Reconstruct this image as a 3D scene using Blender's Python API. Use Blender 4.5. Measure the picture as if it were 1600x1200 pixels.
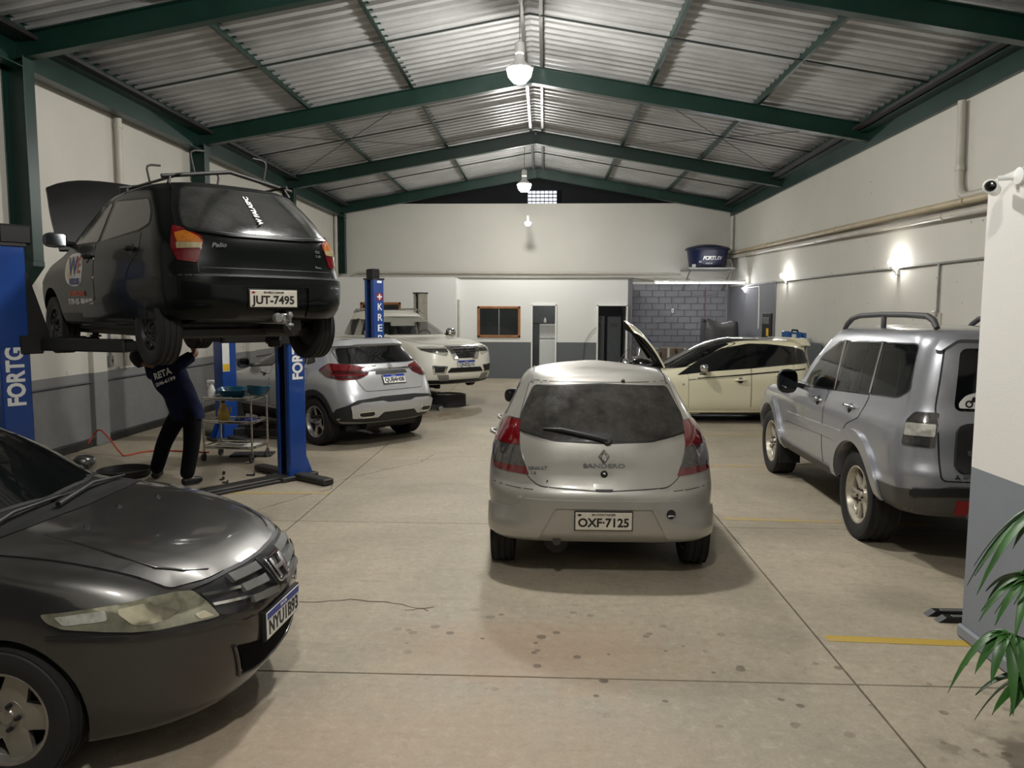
import bpy, bmesh, math, random
from math import sin, cos, pi, radians, sqrt, atan2, hypot
from mathutils import Vector, Matrix
from mathutils.bvhtree import BVHTree
from mathutils.geometry import delaunay_2d_cdt

for o in list(bpy.data.objects):
    bpy.data.objects.remove(o)
S = bpy.context.scene
COL = S.collection
random.seed(7)

# ---------------------------------------------------------------- camera, world, light, exposure
CAMH = 1.97
yaw, pitch, roll = radians(2.39), radians(5.47), radians(0.2)
F0 = Vector((-sin(yaw)*cos(pitch), cos(yaw)*cos(pitch), -sin(pitch)))
R0 = Vector((cos(yaw), sin(yaw), 0))
U0 = R0.cross(F0)
RR = R0*cos(roll) + U0*sin(roll)
UU = U0*cos(roll) - R0*sin(roll)
cam = bpy.data.cameras.new('camera')
cam.sensor_width = 36
cam.lens = 36*1200/1600
cam.clip_end = 200
co = bpy.data.objects.new('camera', cam)
co.matrix_world = Matrix(((RR.x, UU.x, -F0.x, 0), (RR.y, UU.y, -F0.y, 0), (RR.z, UU.z, -F0.z, CAMH), (0, 0, 0, 1)))
COL.objects.link(co)
S.camera = co

W = bpy.data.worlds.new('night')
S.world = W
W.use_nodes = True
W.node_tree.nodes['Background'].inputs[0].default_value = (0.55, 0.62, 0.75, 1)
W.node_tree.nodes['Background'].inputs[1].default_value = 0.03

S.view_settings.view_transform = 'Standard'
S.view_settings.look = 'None'
S.view_settings.gamma = 1
S.view_settings.use_curve_mapping = False
S.view_settings.exposure = 0.15

LAMP_COL = (1.0, 0.985, 0.945)
# the hanging lamps of the hall: x, y, z, watts
LAMPS = [(-0.45, 6.5, 5.4, 640), (-0.38, 11.3, 5.37, 640), (-0.55, 20.4, 5.22, 560), (-0.5, 22.6, 4.5, 14), (-0.2, 0.6, 5.4, 600)]

WALLW, TUBE = 14, 85

# ---------------------------------------------------------------- helpers
def link(o, parent=None):
    COL.objects.link(o)
    if parent is not None:
        o.parent = parent
    return o

def tag(o, label=None, cat=None, group=None, kind=None):
    if label: o['label'] = label
    if cat: o['category'] = cat
    if group: o['group'] = group
    if kind: o['kind'] = kind
    return o

def empty(name, loc=(0, 0, 0), rz=0.0, label=None, cat=None, group=None):
    o = bpy.data.objects.new(name, None)
    o.empty_display_size = 0.1
    o.location = loc
    o.rotation_euler = (0, 0, rz)
    link(o)
    return tag(o, label, cat, group)

class MB:
    """collects vertices and faces of one mesh"""
    def __init__(s):
        s.v = []; s.f = []; s.m = []; s.cur = 0
    def add(s, vs, fs):
        b = len(s.v)
        s.v += [tuple(p) for p in vs]
        s.f += [tuple(b+i for i in f) for f in fs]
        s.m += [s.cur]*len(fs)
        return s
    def box(s, c, d, ch=0.0, rot=None):
        """box with centre c, size d, chamfer ch"""
        hx, hy, hz = d[0]/2, d[1]/2, d[2]/2
        ch = min(ch, hx*.9, hy*.9, hz*.9)
        c = Vector(c)
        R = rot if rot is not None else Matrix.Identity(3)
        if ch <= 0:
            vs = [Vector((sx*hx, sy*hy, sz*hz)) for sx in (-1, 1) for sy in (-1, 1) for sz in (-1, 1)]
            fs = [(0, 1, 3, 2), (4, 6, 7, 5), (0, 4, 5, 1), (2, 3, 7, 6), (0, 2, 6, 4), (1, 5, 7, 3)]
            return s.add([c+R@v for v in vs], fs)
        vs = []; idx = {}
        for sx in (-1, 1):
            for sy in (-1, 1):
                for sz in (-1, 1):
                    for a in range(3):
                        h = [hx-ch, hy-ch, hz-ch]
                        h[a] += ch
                        idx[(sx, sy, sz, a)] = len(vs)
                        vs.append(Vector((sx*h[0], sy*h[1], sz*h[2])))
        fs = []
        g = lambda *k: idx[k]
        for sg in (-1, 1):
            fs.append([g(sg, -1, -1, 0), g(sg, 1, -1, 0), g(sg, 1, 1, 0), g(sg, -1, 1, 0)][::sg])
            fs.append([g(-1, sg, -1, 1), g(-1, sg, 1, 1), g(1, sg, 1, 1), g(1, sg, -1, 1)][::sg])
            fs.append([g(-1, -1, sg, 2), g(1, -1, sg, 2), g(1, 1, sg, 2), g(-1, 1, sg, 2)][::sg])
        for a, b_ in ((0, 1), (0, 2), (1, 2)):
            c_ = 3-a-b_
            for sa in (-1, 1):
                for sb in (-1, 1):
                    k = [0, 0, 0]; k[a] = sa; k[b_] = sb
                    k1 = list(k); k1[c_] = -1
                    k2 = list(k); k2[c_] = 1
                    fs.append([idx[(*k1, a)], idx[(*k2, a)], idx[(*k2, b_)], idx[(*k1, b_)]])
        for sx in (-1, 1):
            for sy in (-1, 1):
                for sz in (-1, 1):
                    fs.append([idx[(sx, sy, sz, 0)], idx[(sx, sy, sz, 1)], idx[(sx, sy, sz, 2)]])
        return s.add([c+R@v for v in vs], fs)
    def cyl(s, p0, p1, r, r2=None, n=14, cap=True):
        return s.tube([p0, p1], [r, r if r2 is None else r2], n, cap)
    def tube(s, pts, r, n=10, cap=True):
        pts = [Vector(p) for p in pts]
        rs = r if isinstance(r, (list, tuple)) else [r]*len(pts)
        vs = []; fs = []
        up = None
        for i, p in enumerate(pts):
            if i == 0: t = pts[1]-p
            elif i == len(pts)-1: t = p-pts[i-1]
            else: t = (pts[i+1]-p).normalized()+(p-pts[i-1]).normalized()
            t.normalize()
            if up is None:
                up = Vector((0, 0, 1)) if abs(t.z) < .9 else Vector((1, 0, 0))
            a = t.cross(up).normalized()
            b = a.cross(t).normalized()
            up = b
            for k in range(n):
                an = 2*pi*k/n
                vs.append(p+a*cos(an)*rs[i]+b*sin(an)*rs[i])
        for i in range(len(pts)-1):
            for k in range(n):
                fs.append((i*n+k, i*n+(k+1) % n, (i+1)*n+(k+1) % n, (i+1)*n+k))
        if cap:
            fs.append(tuple(range(n))[::-1])
            fs.append(tuple(len(vs)-n+k for k in range(n)))
        return s.add(vs, fs)
    def lathe(s, prof, M=None, n=32, close=False, cap=True):
        """prof: (r, h) points, spun about local z"""
        M = M or Matrix.Identity(4)
        vs = []; fs = []
        for r, h in prof:
            for k in range(n):
                a = 2*pi*k/n
                vs.append(M @ Vector((r*cos(a), r*sin(a), h)))
        m = len(prof)
        for i in range(m if close else m-1):
            j = (i+1) % m
            for k in range(n):
                fs.append((i*n+k, i*n+(k+1) % n, j*n+(k+1) % n, j*n+k))
        if not close and cap:
            if prof[0][0] > 1e-5: fs.append(tuple(range(n))[::-1])
            if prof[-1][0] > 1e-5: fs.append(tuple((m-1)*n+k for k in range(n)))
        return s.add(vs, fs)
    def prism(s, poly, M, h):
        """poly 2-D, extruded 0..h along local z of M"""
        n = len(poly)
        vs = [M @ Vector((x, y, 0)) for x, y in poly]+[M @ Vector((x, y, h)) for x, y in poly]
        fs = [tuple(range(n))[::-1], tuple(range(n, 2*n))]
        fs += [(i, (i+1) % n, n+(i+1) % n, n+i) for i in range(n)]
        return s.add(vs, fs)
    def strip(s, pts, w, z):
        """flat ribbon on the ground"""
        vs = []; fs = []
        for i, (x, y) in enumerate(pts):
            a = pts[max(0, i-1)]; b = pts[min(len(pts)-1, i+1)]
            t = Vector((b[0]-a[0], b[1]-a[1])).normalized()
            ww = (w[i] if isinstance(w, list) else w)/2
            vs += [(x-t.y*ww, y+t.x*ww, z), (x+t.y*ww, y-t.x*ww, z)]
        fs = [(2*i, 2*i+1, 2*i+3, 2*i+2) for i in range(len(pts)-1)]
        return s.add(vs, fs)
    def build(s, name, mat, parent=None, smooth=None, fix=True):
        me = bpy.data.meshes.new(name)
        me.from_pydata(s.v, [], s.f)
        for m_ in (mat if isinstance(mat, (list, tuple)) else [mat]):
            me.materials.append(m_)
        for p, k in zip(me.polygons, s.m):
            p.material_index = k
        if fix:
            bm = bmesh.new(); bm.from_mesh(me)
            bmesh.ops.remove_doubles(bm, verts=bm.verts, dist=1e-6)
            bmesh.ops.recalc_face_normals(bm, faces=bm.faces)
            bm.to_mesh(me); bm.free()
        if smooth is not None:
            for p in me.polygons: p.use_smooth = True
            me.set_sharp_from_angle(angle=radians(smooth))
        return link(bpy.data.objects.new(name, me), parent)

def clone(o, parent=None, loc=None):
    c = o.copy()
    COL.objects.link(c)
    if parent is not None: c.parent = parent
    if loc is not None: c.location = loc
    return c

def clone_tree(o, parent=None, loc=None):
    c = clone(o, parent, loc)
    for ch in list(o.children):
        clone_tree(ch, c)
    return c

def frame(o, x, z=None):
    """4x4 with origin o, x axis x, z axis z"""
    x = Vector(x).normalized(); z = Vector(z)
    y = z.cross(x).normalized(); z = x.cross(y).normalized()
    return Matrix(((x.x, y.x, z.x, o[0]), (x.y, y.y, z.y, o[1]), (x.z, y.z, z.z, o[2]), (0, 0, 0, 1)))

# ---------------------------------------------------------------- materials
def srgb(r, g, b):
    f = lambda c: (c/12.92 if c <= .04045 else ((c+.055)/1.055)**2.4)
    return (f(r/255), f(g/255), f(b/255))

class NT:
    def __init__(s, name):
        s.m = bpy.data.materials.new(name)
        s.m.use_nodes = True
        s.t = s.m.node_tree
        s.b = s.t.nodes['Principled BSDF']
    def n(s, typ, **kw):
        nd = s.t.nodes.new(typ)
        for k, v in kw.items():
            if k.startswith('i_'):
                k = k[2:]
                key = int(k) if k.isdigit() else k.replace('_', ' ')
                inp = nd.inputs[key]
                if hasattr(v, 'links') or isinstance(v, bpy.types.NodeSocket): s.t.links.new(v, inp)
                else: inp.default_value = v
            else: setattr(nd, k, v)
        return nd
    def lk(s, a, b): s.t.links.new(a, b)
    def math(s, op, a, b=0.0, c=0.0):
        nd = s.t.nodes.new('ShaderNodeMath'); nd.operation = op
        for i, v in enumerate((a, b, c)):
            if isinstance(v, bpy.types.NodeSocket): s.t.links.new(v, nd.inputs[i])
            else: nd.inputs[i].default_value = v
        return nd.outputs[0]
    def mix(s, fac, a, b, mode='MIX'):
        nd = s.t.nodes.new('ShaderNodeMix'); nd.data_type = 'RGBA'; nd.blend_type = mode
        for i, v in ((0, fac), (6, a), (7, b)):
            if isinstance(v, bpy.types.NodeSocket): s.t.links.new(v, nd.inputs[i])
            else: nd.inputs[i].default_value = v if i == 0 else (*v[:3], 1)
        return nd.outputs[2]
    def ramp(s, fac, a, b, ca=(0, 0, 0), cb=(1, 1, 1)):
        nd = s.t.nodes.new('ShaderNodeMapRange'); nd.clamp = True
        s.t.links.new(fac, nd.inputs[0]); nd.inputs[1].default_value = a; nd.inputs[2].default_value = b
        return nd.outputs[0]
    def noise(s, scale, detail=4, vec=None, rough=.6, dist=0.):
        nd = s.n('ShaderNodeTexNoise', i_Scale=scale, i_Detail=detail, i_Roughness=rough, i_Distortion=dist)
        if vec is not None: s.lk(vec, nd.inputs['Vector'])
        return nd.outputs['Fac']
    def pos(s):
        return s.n('ShaderNodeNewGeometry').outputs['Position']
    def obj(s):
        return s.n('ShaderNodeTexCoord').outputs['Object']
    def bump(s, h, st=.2, d=.01):
        nd = s.n('ShaderNodeBump', i_Strength=st, i_Distance=d)
        s.lk(h, nd.inputs['Height'])
        s.lk(nd.outputs[0], s.b.inputs['Normal'])

def simple(name, col, rough=.5, metal=0., coat=0., var=.12, scale=9., spec=.5, bump=0.):
    """principled material with a little procedural wear"""
    t = NT(name)
    c = srgb(*col)
    v = t.noise(scale, 5, t.obj())
    lo = tuple(x*(1-var) for x in c); hi = tuple(min(1, x*(1+var)) for x in c)
    t.lk(t.mix(t.ramp(v, .3, .7), lo, hi), t.b.inputs['Base Color'])
    r = t.math('MULTIPLY_ADD', v, .18, rough-.09)
    t.lk(r, t.b.inputs['Roughness'])
    t.b.inputs['Metallic'].default_value = metal
    t.b.inputs['Coat Weight'].default_value = coat
    t.b.inputs['Coat Roughness'].default_value = .04
    t.b.inputs['Specular IOR Level'].default_value = spec
    if bump: t.bump(t.noise(scale*6, 4, t.obj()), bump, .004)
    return t.m

def paint(name, col, metal=.6, rough=.32, dust=.15, dustcol=(150, 142, 125), coat=.8, spec=.5):
    """car paint with fine flake and a film of dust on upward faces"""
    t = NT(name)
    c = srgb(*col)
    fl = t.noise(900, 1, t.obj())
    base = t.mix(t.ramp(fl, .35, .65), tuple(x*.9 for x in c), tuple(min(1, x*1.1) for x in c))
    d = t.noise(3.0, 6, t.obj(), .65)
    nz = t.n('ShaderNodeSeparateXYZ', i_0=t.n('ShaderNodeNewGeometry').outputs['Normal']).outputs[2]
    f = t.math('MULTIPLY', t.ramp(d, .3, .75), t.math('MULTIPLY_ADD', t.ramp(nz, -.2, .9), dust*.8, dust*.35))
    t.lk(t.mix(f, base, srgb(*dustcol)), t.b.inputs['Base Color'])
    t.lk(t.math('MULTIPLY_ADD', f, -metal*.8, metal), t.b.inputs['Metallic'])
    t.lk(t.math('MULTIPLY_ADD', f, .5, rough), t.b.inputs['Roughness'])
    t.b.inputs['Coat Weight'].default_value = coat
    t.b.inputs['Specular IOR Level'].default_value = spec
    t.lk(t.math('MULTIPLY_ADD', f, .7, .03), t.b.inputs['Coat Roughness'])
    return t.m

def emit(name, col, st):
    t = NT(name)
    t.b.inputs['Base Color'].default_value = (*col, 1)
    t.b.inputs['Emission Color'].default_value = (*col, 1)
    t.b.inputs['Emission Strength'].default_value = st
    return t.m

M = {}
M['green'] = simple('green_steel_paint', (15, 46, 38), .36, var=.2, scale=2)
M['steel'] = simple('galvanised_steel', (150, 150, 148), .4, .7)
M['dark_steel'] = simple('dark_steel', (52, 50, 48), .55, .3, var=.3)
M['rod'] = simple('dark_rod', (38, 46, 43), .5)
M['chrome'] = simple('chrome', (215, 215, 215), .12, 1., var=.04)
M['mirrorglass'] = simple('mirror_glass', (70, 72, 74), .06, 1., var=.02)
M['stainless'] = simple('stainless_tube', (190, 186, 178), .28, .9, var=.08)
M['void'] = simple('deep_black', (5, 5, 5), .9, spec=.1)  # near-black colour stands in for the shade inside the saloon's open intake
M['black'] = simple('black_plastic', (18, 18, 19), .5, var=.2)
M['blackgloss'] = simple('black_gloss', (10, 10, 11), .15, coat=.5)
M['greyplastic'] = simple('grey_plastic', (62, 62, 63), .55)
M['rubber'] = simple('tyre_rubber', (24, 23, 22), .75, var=.3, scale=14)
M['pvc'] = simple('pvc_pipe', (176, 170, 158), .4, var=.1, scale=3)
M['pvcbeige'] = simple('pvc_pipe_beige', (172, 158, 130), .4, var=.14, scale=3)
M['conduit'] = simple('grey_conduit', (120, 120, 116), .45)
M['white'] = simple('white_plastic', (226, 226, 222), .4, var=.04)
M['liftblue'] = simple('lift_blue_paint', (10, 58, 130), .35, coat=.3, var=.12, scale=4)
M['liftdark'] = simple('lift_dark_blue', (10, 28, 74), .4, coat=.2, var=.15, scale=4)
M['red'] = simple('red_plastic', (128, 20, 22), .35)
M['redglass'] = simple('red_lens', (92, 8, 15), .12, coat=1., var=.25, scale=30)
M['darkred'] = simple('dark_red_lens', (52, 6, 11), .12, coat=1., var=.3, scale=30)
M['amber'] = simple('amber_lens', (150, 86, 24), .15, coat=1., var=.2, scale=30)
M['clearlens'] = simple('clear_lens', (188, 186, 176), .1, .35, coat=1., var=.3, scale=26)
M['smokelens'] = simple('smoked_lens', (66, 64, 62), .1, .2, coat=1., var=.35, scale=26)
M['textwhite'] = simple('white_lettering', (228, 228, 224), .5, var=.03)
M['textblack'] = simple('black_lettering', (14, 14, 15), .5, var=.03)
M['textgrey'] = simple('grey_lettering', (120, 120, 118), .35, .6, var=.05)
M['textorange'] = simple('orange_lettering', (206, 84, 40), .5)
M['textblue'] = simple('blue_lettering', (40, 46, 130), .5)
M['plate'] = simple('number_plate', (196, 190, 176), .35, var=.1, scale=14)
M['plate_white'] = simple('white_number_plate', (214, 214, 210), .3, var=.05)
M['plateblue'] = simple('plate_blue', (24, 48, 140), .35)
M['yellow'] = simple('yellow_plastic', (206, 168, 40), .45)
M['wood'] = simple('varnished_wood', (142, 92, 48), .4, var=.3, scale=6)
M['bluetool'] = simple('blue_enamel', (20, 78, 140), .35, coat=.3)
M['teal'] = simple('teal_plastic', (8, 78, 104), .3, coat=.3)
M['cloth'] = simple('navy_cloth', (17, 24, 50), .9, var=.25, scale=12, spec=.2)
M['trousers'] = simple('black_cloth', (14, 15, 20), .92, var=.3, scale=12, spec=.15)
M['skin'] = simple('skin', (128, 84, 62), .55, var=.1)
M['hair'] = simple('dark_cap', (16, 15, 16), .8)
M['hose'] = simple('orange_hose', (176, 66, 42), .5)
M['tarp'] = simple('grey_tarpaulin', (70, 70, 72), .32, var=.2, scale=4)
M['tank'] = simple('navy_tank', (13, 22, 54), .35, var=.12)
M['fridge'] = simple('white_enamel', (190, 192, 190), .3, var=.05)
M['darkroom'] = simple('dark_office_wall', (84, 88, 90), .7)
M['locker'] = simple('grey_locker', (92, 98, 100), .5)
M['cardboard'] = simple('cardboard', (104, 92, 78), .8, var=.2)
M['oil'] = simple('oil_amber', (190, 158, 70), .2)
M['paper'] = simple('paper', (196, 194, 188), .8, var=.12)

def glass_dark(name, col=(12, 13, 14), rough=.05, dust=0.0, trans=0.0):
    t = NT(name)
    c = srgb(*col)
    n = t.noise(7, 6, t.obj(), .7)
    f = t.math('MULTIPLY', t.ramp(n, .25, .8), dust)
    sp = t.ramp(t.noise(160, 2, t.obj()), .6, .72)
    f2 = t.math('MULTIPLY', f, t.math('MULTIPLY_ADD', sp, .8, .6))
    t.lk(t.mix(f2, c, srgb(120, 116, 106)), t.b.inputs['Base Color'])
    t.lk(t.math('MULTIPLY_ADD', f2, .6, rough), t.b.inputs['Roughness'])
    t.b.inputs['IOR'].default_value = 1.5
    if trans:
        t.b.inputs['Alpha'].default_value = 1-trans
    return t.m
M['glass'] = glass_dark('tinted_glass')
M['glassdust'] = glass_dark('dusty_rear_glass', (30, 29, 28), .1, .42)
M['glasspalio'] = glass_dark('worn_tint_glass', (22, 24, 24), .1, .2)
M['glassclear'] = glass_dark('clear_car_glass', (20, 26, 25), .03, .04, .62)
M['glassmid'] = glass_dark('half_tinted_glass', (14, 18, 18), .03, .04, .35)

# concrete floor --------------------------------------------------
def concrete():
    t = NT('worn_concrete')
    p = t.pos()
    inf = t.n('ShaderNodeObjectInfo').outputs['Random']
    n1 = t.noise(.55, 8, p, .62, .6)
    n2 = t.noise(3.2, 8, p, .7, .3)
    n3 = t.noise(60, 4, p, .7)
    base = t.mix(t.ramp(n1, .32, .68), srgb(145, 136, 118), srgb(180, 168, 147))
    base = t.mix(t.math('MULTIPLY', t.ramp(n2, .35, .75), .55), base, srgb(140, 131, 117))
    base = t.mix(t.math('MULTIPLY', inf, .16), base, srgb(132, 128, 120))
    base = t.mix(t.math('MULTIPLY', t.ramp(n3, .3, .7), .32), base, srgb(112, 104, 90))
    n4 = t.noise(17, 6, p, .75, .4)
    base = t.mix(t.math('MULTIPLY', t.ramp(n4, .52, .75), .5), base, srgb(112, 102, 86))
    base = t.mix(t.math('MULTIPLY', t.ramp(n4, .46, .28), .3), base, srgb(196, 188, 170))
    sc = t.n('ShaderNodeMapping'); sc.inputs['Scale'].default_value = (1.0, 5.0, 1.0); sc.inputs['Rotation'].default_value = (0, 0, .5)
    t.lk(p, sc.inputs[0])
    n5 = t.noise(1.6, 8, sc.outputs[0], .7, 1.0)
    base = t.mix(t.math('MULTIPLY', t.ramp(n5, .55, .72), .35), base, srgb(112, 104, 88))
    # warm rusty patch in front of the silver hatchback, dark oil drips, wear further back
    sx = t.n('ShaderNodeSeparateXYZ', i_0=p)
    def blob(x, y, rx, ry, soft=.6):
        dx = t.math('DIVIDE', t.math('SUBTRACT', sx.outputs[0], x), rx)
        dy = t.math('DIVIDE', t.math('SUBTRACT', sx.outputs[1], y), ry)
        d = t.math('SQRT', t.math('ADD', t.math('MULTIPLY', dx, dx), t.math('MULTIPLY', dy, dy)))
        d = t.math('ADD', d, t.math('MULTIPLY_ADD', n2, 1.2, -.6))
        return t.math('SUBTRACT', 1.0, t.ramp(d, 1-soft, 1.05))
    warm = blob(-.05, 4.3, 1.0, .55)
    base = t.mix(t.math('MULTIPLY', warm, .35), base, srgb(150, 116, 90))
    warm2 = blob(-.6, 3.2, 1.4, .8)
    base = t.mix(t.math('MULTIPLY', warm2, .22), base, srgb(172, 136, 108))
    vo = t.n('ShaderNodeTexVoronoi', i_Scale=9.0, i_Randomness=1.0)
    t.lk(p, vo.inputs['Vector'])
    rnd = t.n('ShaderNodeSeparateColor', i_0=vo.outputs['Color']).outputs[0]
    drop = t.math('MULTIPLY', t.math('LESS_THAN', t.math('ADD', vo.outputs['Distance'], t.math('MULTIPLY_ADD', n3, .12, -.06)), t.math('MULTIPLY', rnd, .28)), t.math('GREATER_THAN', rnd, .45))
    for bx in ((.1, 4.4, 1.25, .75, .3), (1.2, 3.9, 1.6, .5, .5), (2.15, 3.25, .7, .5, .4)):
        drop_i = t.math('MULTIPLY', drop, blob(*bx[:4]))
        base = t.mix(t.math('MULTIPLY', drop_i, .65), base, srgb(70, 60, 50))
    stain = t.math('MULTIPLY', t.ramp(t.noise(4.5, 3, p, .5), .5, .56), blob(2.1, 3.3, .45, .3))
    base = t.mix(t.math('MULTIPLY', stain, .75), base, srgb(88, 78, 66))
    for bx, k in (((2.45, 5.2, .35, .35), .35), ((-4.0, 9.3, 2.2, 1.2), .45), ((-2.6, 11.6, 1.6, 1.1), .5), ((-2.4, 15, 1.2, .9), .4), ((2.2, 6.9, .6, .5), .2), ((-3.7, 7.3, 1.4, .8), .25)):
        base = t.mix(t.math('MULTIPLY', blob(*bx), k), base, srgb(92, 84, 72))
    rust = t.math('MULTIPLY', t.ramp(t.noise(6, 4, p, .6, 1.2), .48, .6), blob(-2.1, 14.2, .8, .7))
    base = t.mix(t.math('MULTIPLY', rust, .8), base, srgb(112, 78, 48))
    t.lk(base, t.b.inputs['Base Color'])
    t.lk(t.math('MULTIPLY_ADD', n2, -.25, .72), t.b.inputs['Roughness'])
    t.b.inputs['Specular IOR Level'].default_value = .35
    t.bump(t.math('ADD', n3, t.math('MULTIPLY', n2, .6)), .12, .006)
    return t.m
M['floor'] = concrete()
M['joint'] = simple('joint_dirt', (58, 50, 42), .9)
M['yellowpaint'] = None
def worn_paint(name, col, under, amt=.5):
    t = NT(name)
    n = t.noise(7, 8, t.pos(), .72)
    t.lk(t.mix(t.ramp(n, amt, amt+.12), srgb(*col), srgb(*under)), t.b.inputs['Base Color'])
    t.b.inputs['Roughness'].default_value = .6
    return t.m
M['yellowpaint'] = worn_paint('yellow_floor_paint', (170, 142, 60), (158, 140, 104), .56)
M['yellowworn'] = worn_paint('faded_yellow_paint', (164, 142, 84), (156, 142, 116), .46)

# walls --------------------------------------------------------------
def wall_mat(name, up, low, zsplit=1.06, band=None, dirt=.12, peel=False, rough=.75, chips=False):
    t = NT(name)
    p = t.pos()
    z = t.n('ShaderNodeSeparateXYZ', i_0=p).outputs[2]
    n1 = t.noise(.8, 6, p, .6); n2 = t.noise(5, 8, p, .7); n3 = t.noise(70, 3, p)
    u = t.mix(t.math('MULTIPLY', t.ramp(n1, .3, .75), dirt*2.2), srgb(*up), tuple(c*.72 for c in srgb(*up)))
    if peel:
        m_ = t.math('MULTIPLY', t.ramp(n2, .6, .63), t.math('MULTIPLY', t.ramp(z, 1.9, 1.4), t.ramp(n1, .45, .6)))
        u = t.mix(m_, u, srgb(132, 124, 96))
    if chips:
        vo = t.n('ShaderNodeTexVoronoi', i_Scale=5.0)
        t.lk(p, vo.inputs['Vector'])
        rn = t.n('ShaderNodeSeparateColor', i_0=vo.outputs['Color']).outputs[0]
        ck = t.math('MULTIPLY', t.math('LESS_THAN', t.math('ADD', vo.outputs['Distance'], t.math('MULTIPLY_ADD', n2, .3, -.15)), t.math('MULTIPLY', rn, .09)), t.math('GREATER_THAN', n1, .5))
        u = t.mix(t.math('MULTIPLY', ck, .7), u, srgb(110, 104, 92))
    if low is not None:
        l = t.mix(t.math('MULTIPLY', t.ramp(n2, .35, .7), dirt*2), srgb(*low), tuple(c*.6 for c in srgb(*low)))
        if band:
            b_ = t.math('GREATER_THAN', z, band)
            l = t.mix(b_, l, srgb(*low))
        u = t.mix(t.math('GREATER_THAN', z, zsplit), l, u)
    t.lk(u, t.b.inputs['Base Color'])
    t.b.inputs['Roughness'].default_value = rough
    t.b.inputs['Specular IOR Level'].default_value = .3
    t.bump(t.math('ADD', n3, t.math('MULTIPLY', n2, .7)), .15, .006)
    return t.m
M['wall'] = wall_mat('off_white_wall', (198, 194, 184), (118, 120, 120), 1.06)
M['wall_left'] = wall_mat('left_wall_paint', (196, 192, 182), (122, 122, 120), 1.06, .93, .2, True)
M['wall_right'] = wall_mat('right_wall_paint', (198, 195, 185), None, dirt=.12, chips=True)
M['wall_upper'] = wall_mat('upper_wall_paint', (194, 191, 182), None, dirt=.14)
M['office'] = wall_mat('office_paint', (216, 216, 212), (98, 102, 104), 1.06, dirt=.06)
M['partition'] = wall_mat('partition_paint', (222, 219, 214), (128, 132, 138), 1.05, dirt=.05)
M['greywall'] = wall_mat('grey_wall_paint', (112, 112, 116), None, dirt=.12)
M['brick'] = simple('grey_painted_block', (116, 116, 120), .8, var=.1, scale=5, bump=.3)
M['mortar'] = simple('grey_mortar', (98, 98, 102), .9)
M['night'] = simple('dark_void', (16, 17, 20), .9)
def roofmat():
    t = NT('galvalume_sheet')
    p = t.pos()
    n = t.noise(1.1, 6, p, .6)
    t.lk(t.mix(t.ramp(n, .3, .7), srgb(154, 154, 153), srgb(184, 184, 182)), t.b.inputs['Base Color'])
    t.b.inputs['Metallic'].default_value = .15
    t.lk(t.math('MULTIPLY_ADD', n, .2, .38), t.b.inputs['Roughness'])
    return t.m
M['roof'] = roofmat()

def text(body, size, mat, parent, mtx, ext=.002, width=None, name='lettering', shear=0., bold=0., align='CENTER', space=1.):
    cu = bpy.data.curves.new(name, 'FONT')
    cu.body = body; cu.size = size; cu.extrude = ext; cu.offset = bold
    cu.align_x = align; cu.align_y = 'CENTER'; cu.shear = shear; cu.space_character = space; cu.resolution_u = 3
    o = bpy.data.objects.new(name, cu)
    COL.objects.link(o)
    dg = bpy.context.evaluated_depsgraph_get()
    me = bpy.data.meshes.new_from_object(o.evaluated_get(dg))
    bpy.data.objects.remove(o)
    me.name = name
    xs = [v.co.x for v in me.vertices]
    k = width/(max(xs)-min(xs)) if width and xs else 1
    for v in me.vertices:
        v.co.x *= k
        v.co = mtx @ v.co
    me.materials.clear(); me.materials.append(mat)
    return link(bpy.data.objects.new(name, me), parent)
# ================================================================ the hall
XL, XR, YB, RX = -6.5, 5.75, 24.3, -0.25
FR = [-0.55, 4.4, 9.3, 14.2, 19.2, 24.05]
def zroof(x, off=0.0):           # underside of rafters
    return 6.02 - abs(x-RX)*(1.05/5.95) + off

# floor: slabs with recessed joints
fl = tag(MB().box((-.4, 11.2, -.14), (13.2, 29, .2)).build('floor', M['joint']), kind='structure')
gx = [XL-.25, -2.3, 1.67, XR+.25]
gy = [-2.4, 1.0, 3.98, 6.95, 9.95, 12.95, 15.95, 18.95, 21.95, 25.0]
for i in range(3):
    for j in range(9):
        x0, x1, y0, y1 = gx[i], gx[i+1], gy[j], gy[j+1]
        MB().box(((x0+x1)/2, (y0+y1)/2, -.02), (x1-x0-.012, y1-y0-.012, .04), .003).build('floor_slab', M['floor'], fl)
for pts, wd, m in (([(1.72, 4.56), (3.1, 4.5)], .085, 'yellowpaint'), ([(1.72, 7.25), (3.6, 7.13)], .085, 'yellowworn'),
                   ([(2.1, 9.79), (3.6, 9.75)], .08, 'yellowworn'), ([(-3.6, 7.98), (-2.3, 8.06)], .085, 'yellowworn'), ([(1.75, 12.3), (3.5, 12.25)], .08, 'yellowworn')):
    MB().strip(pts, wd, .0016).build('floor_line', M[m], fl)
M['crack'] = simple('floor_crack', (96, 84, 70), .9)
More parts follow.
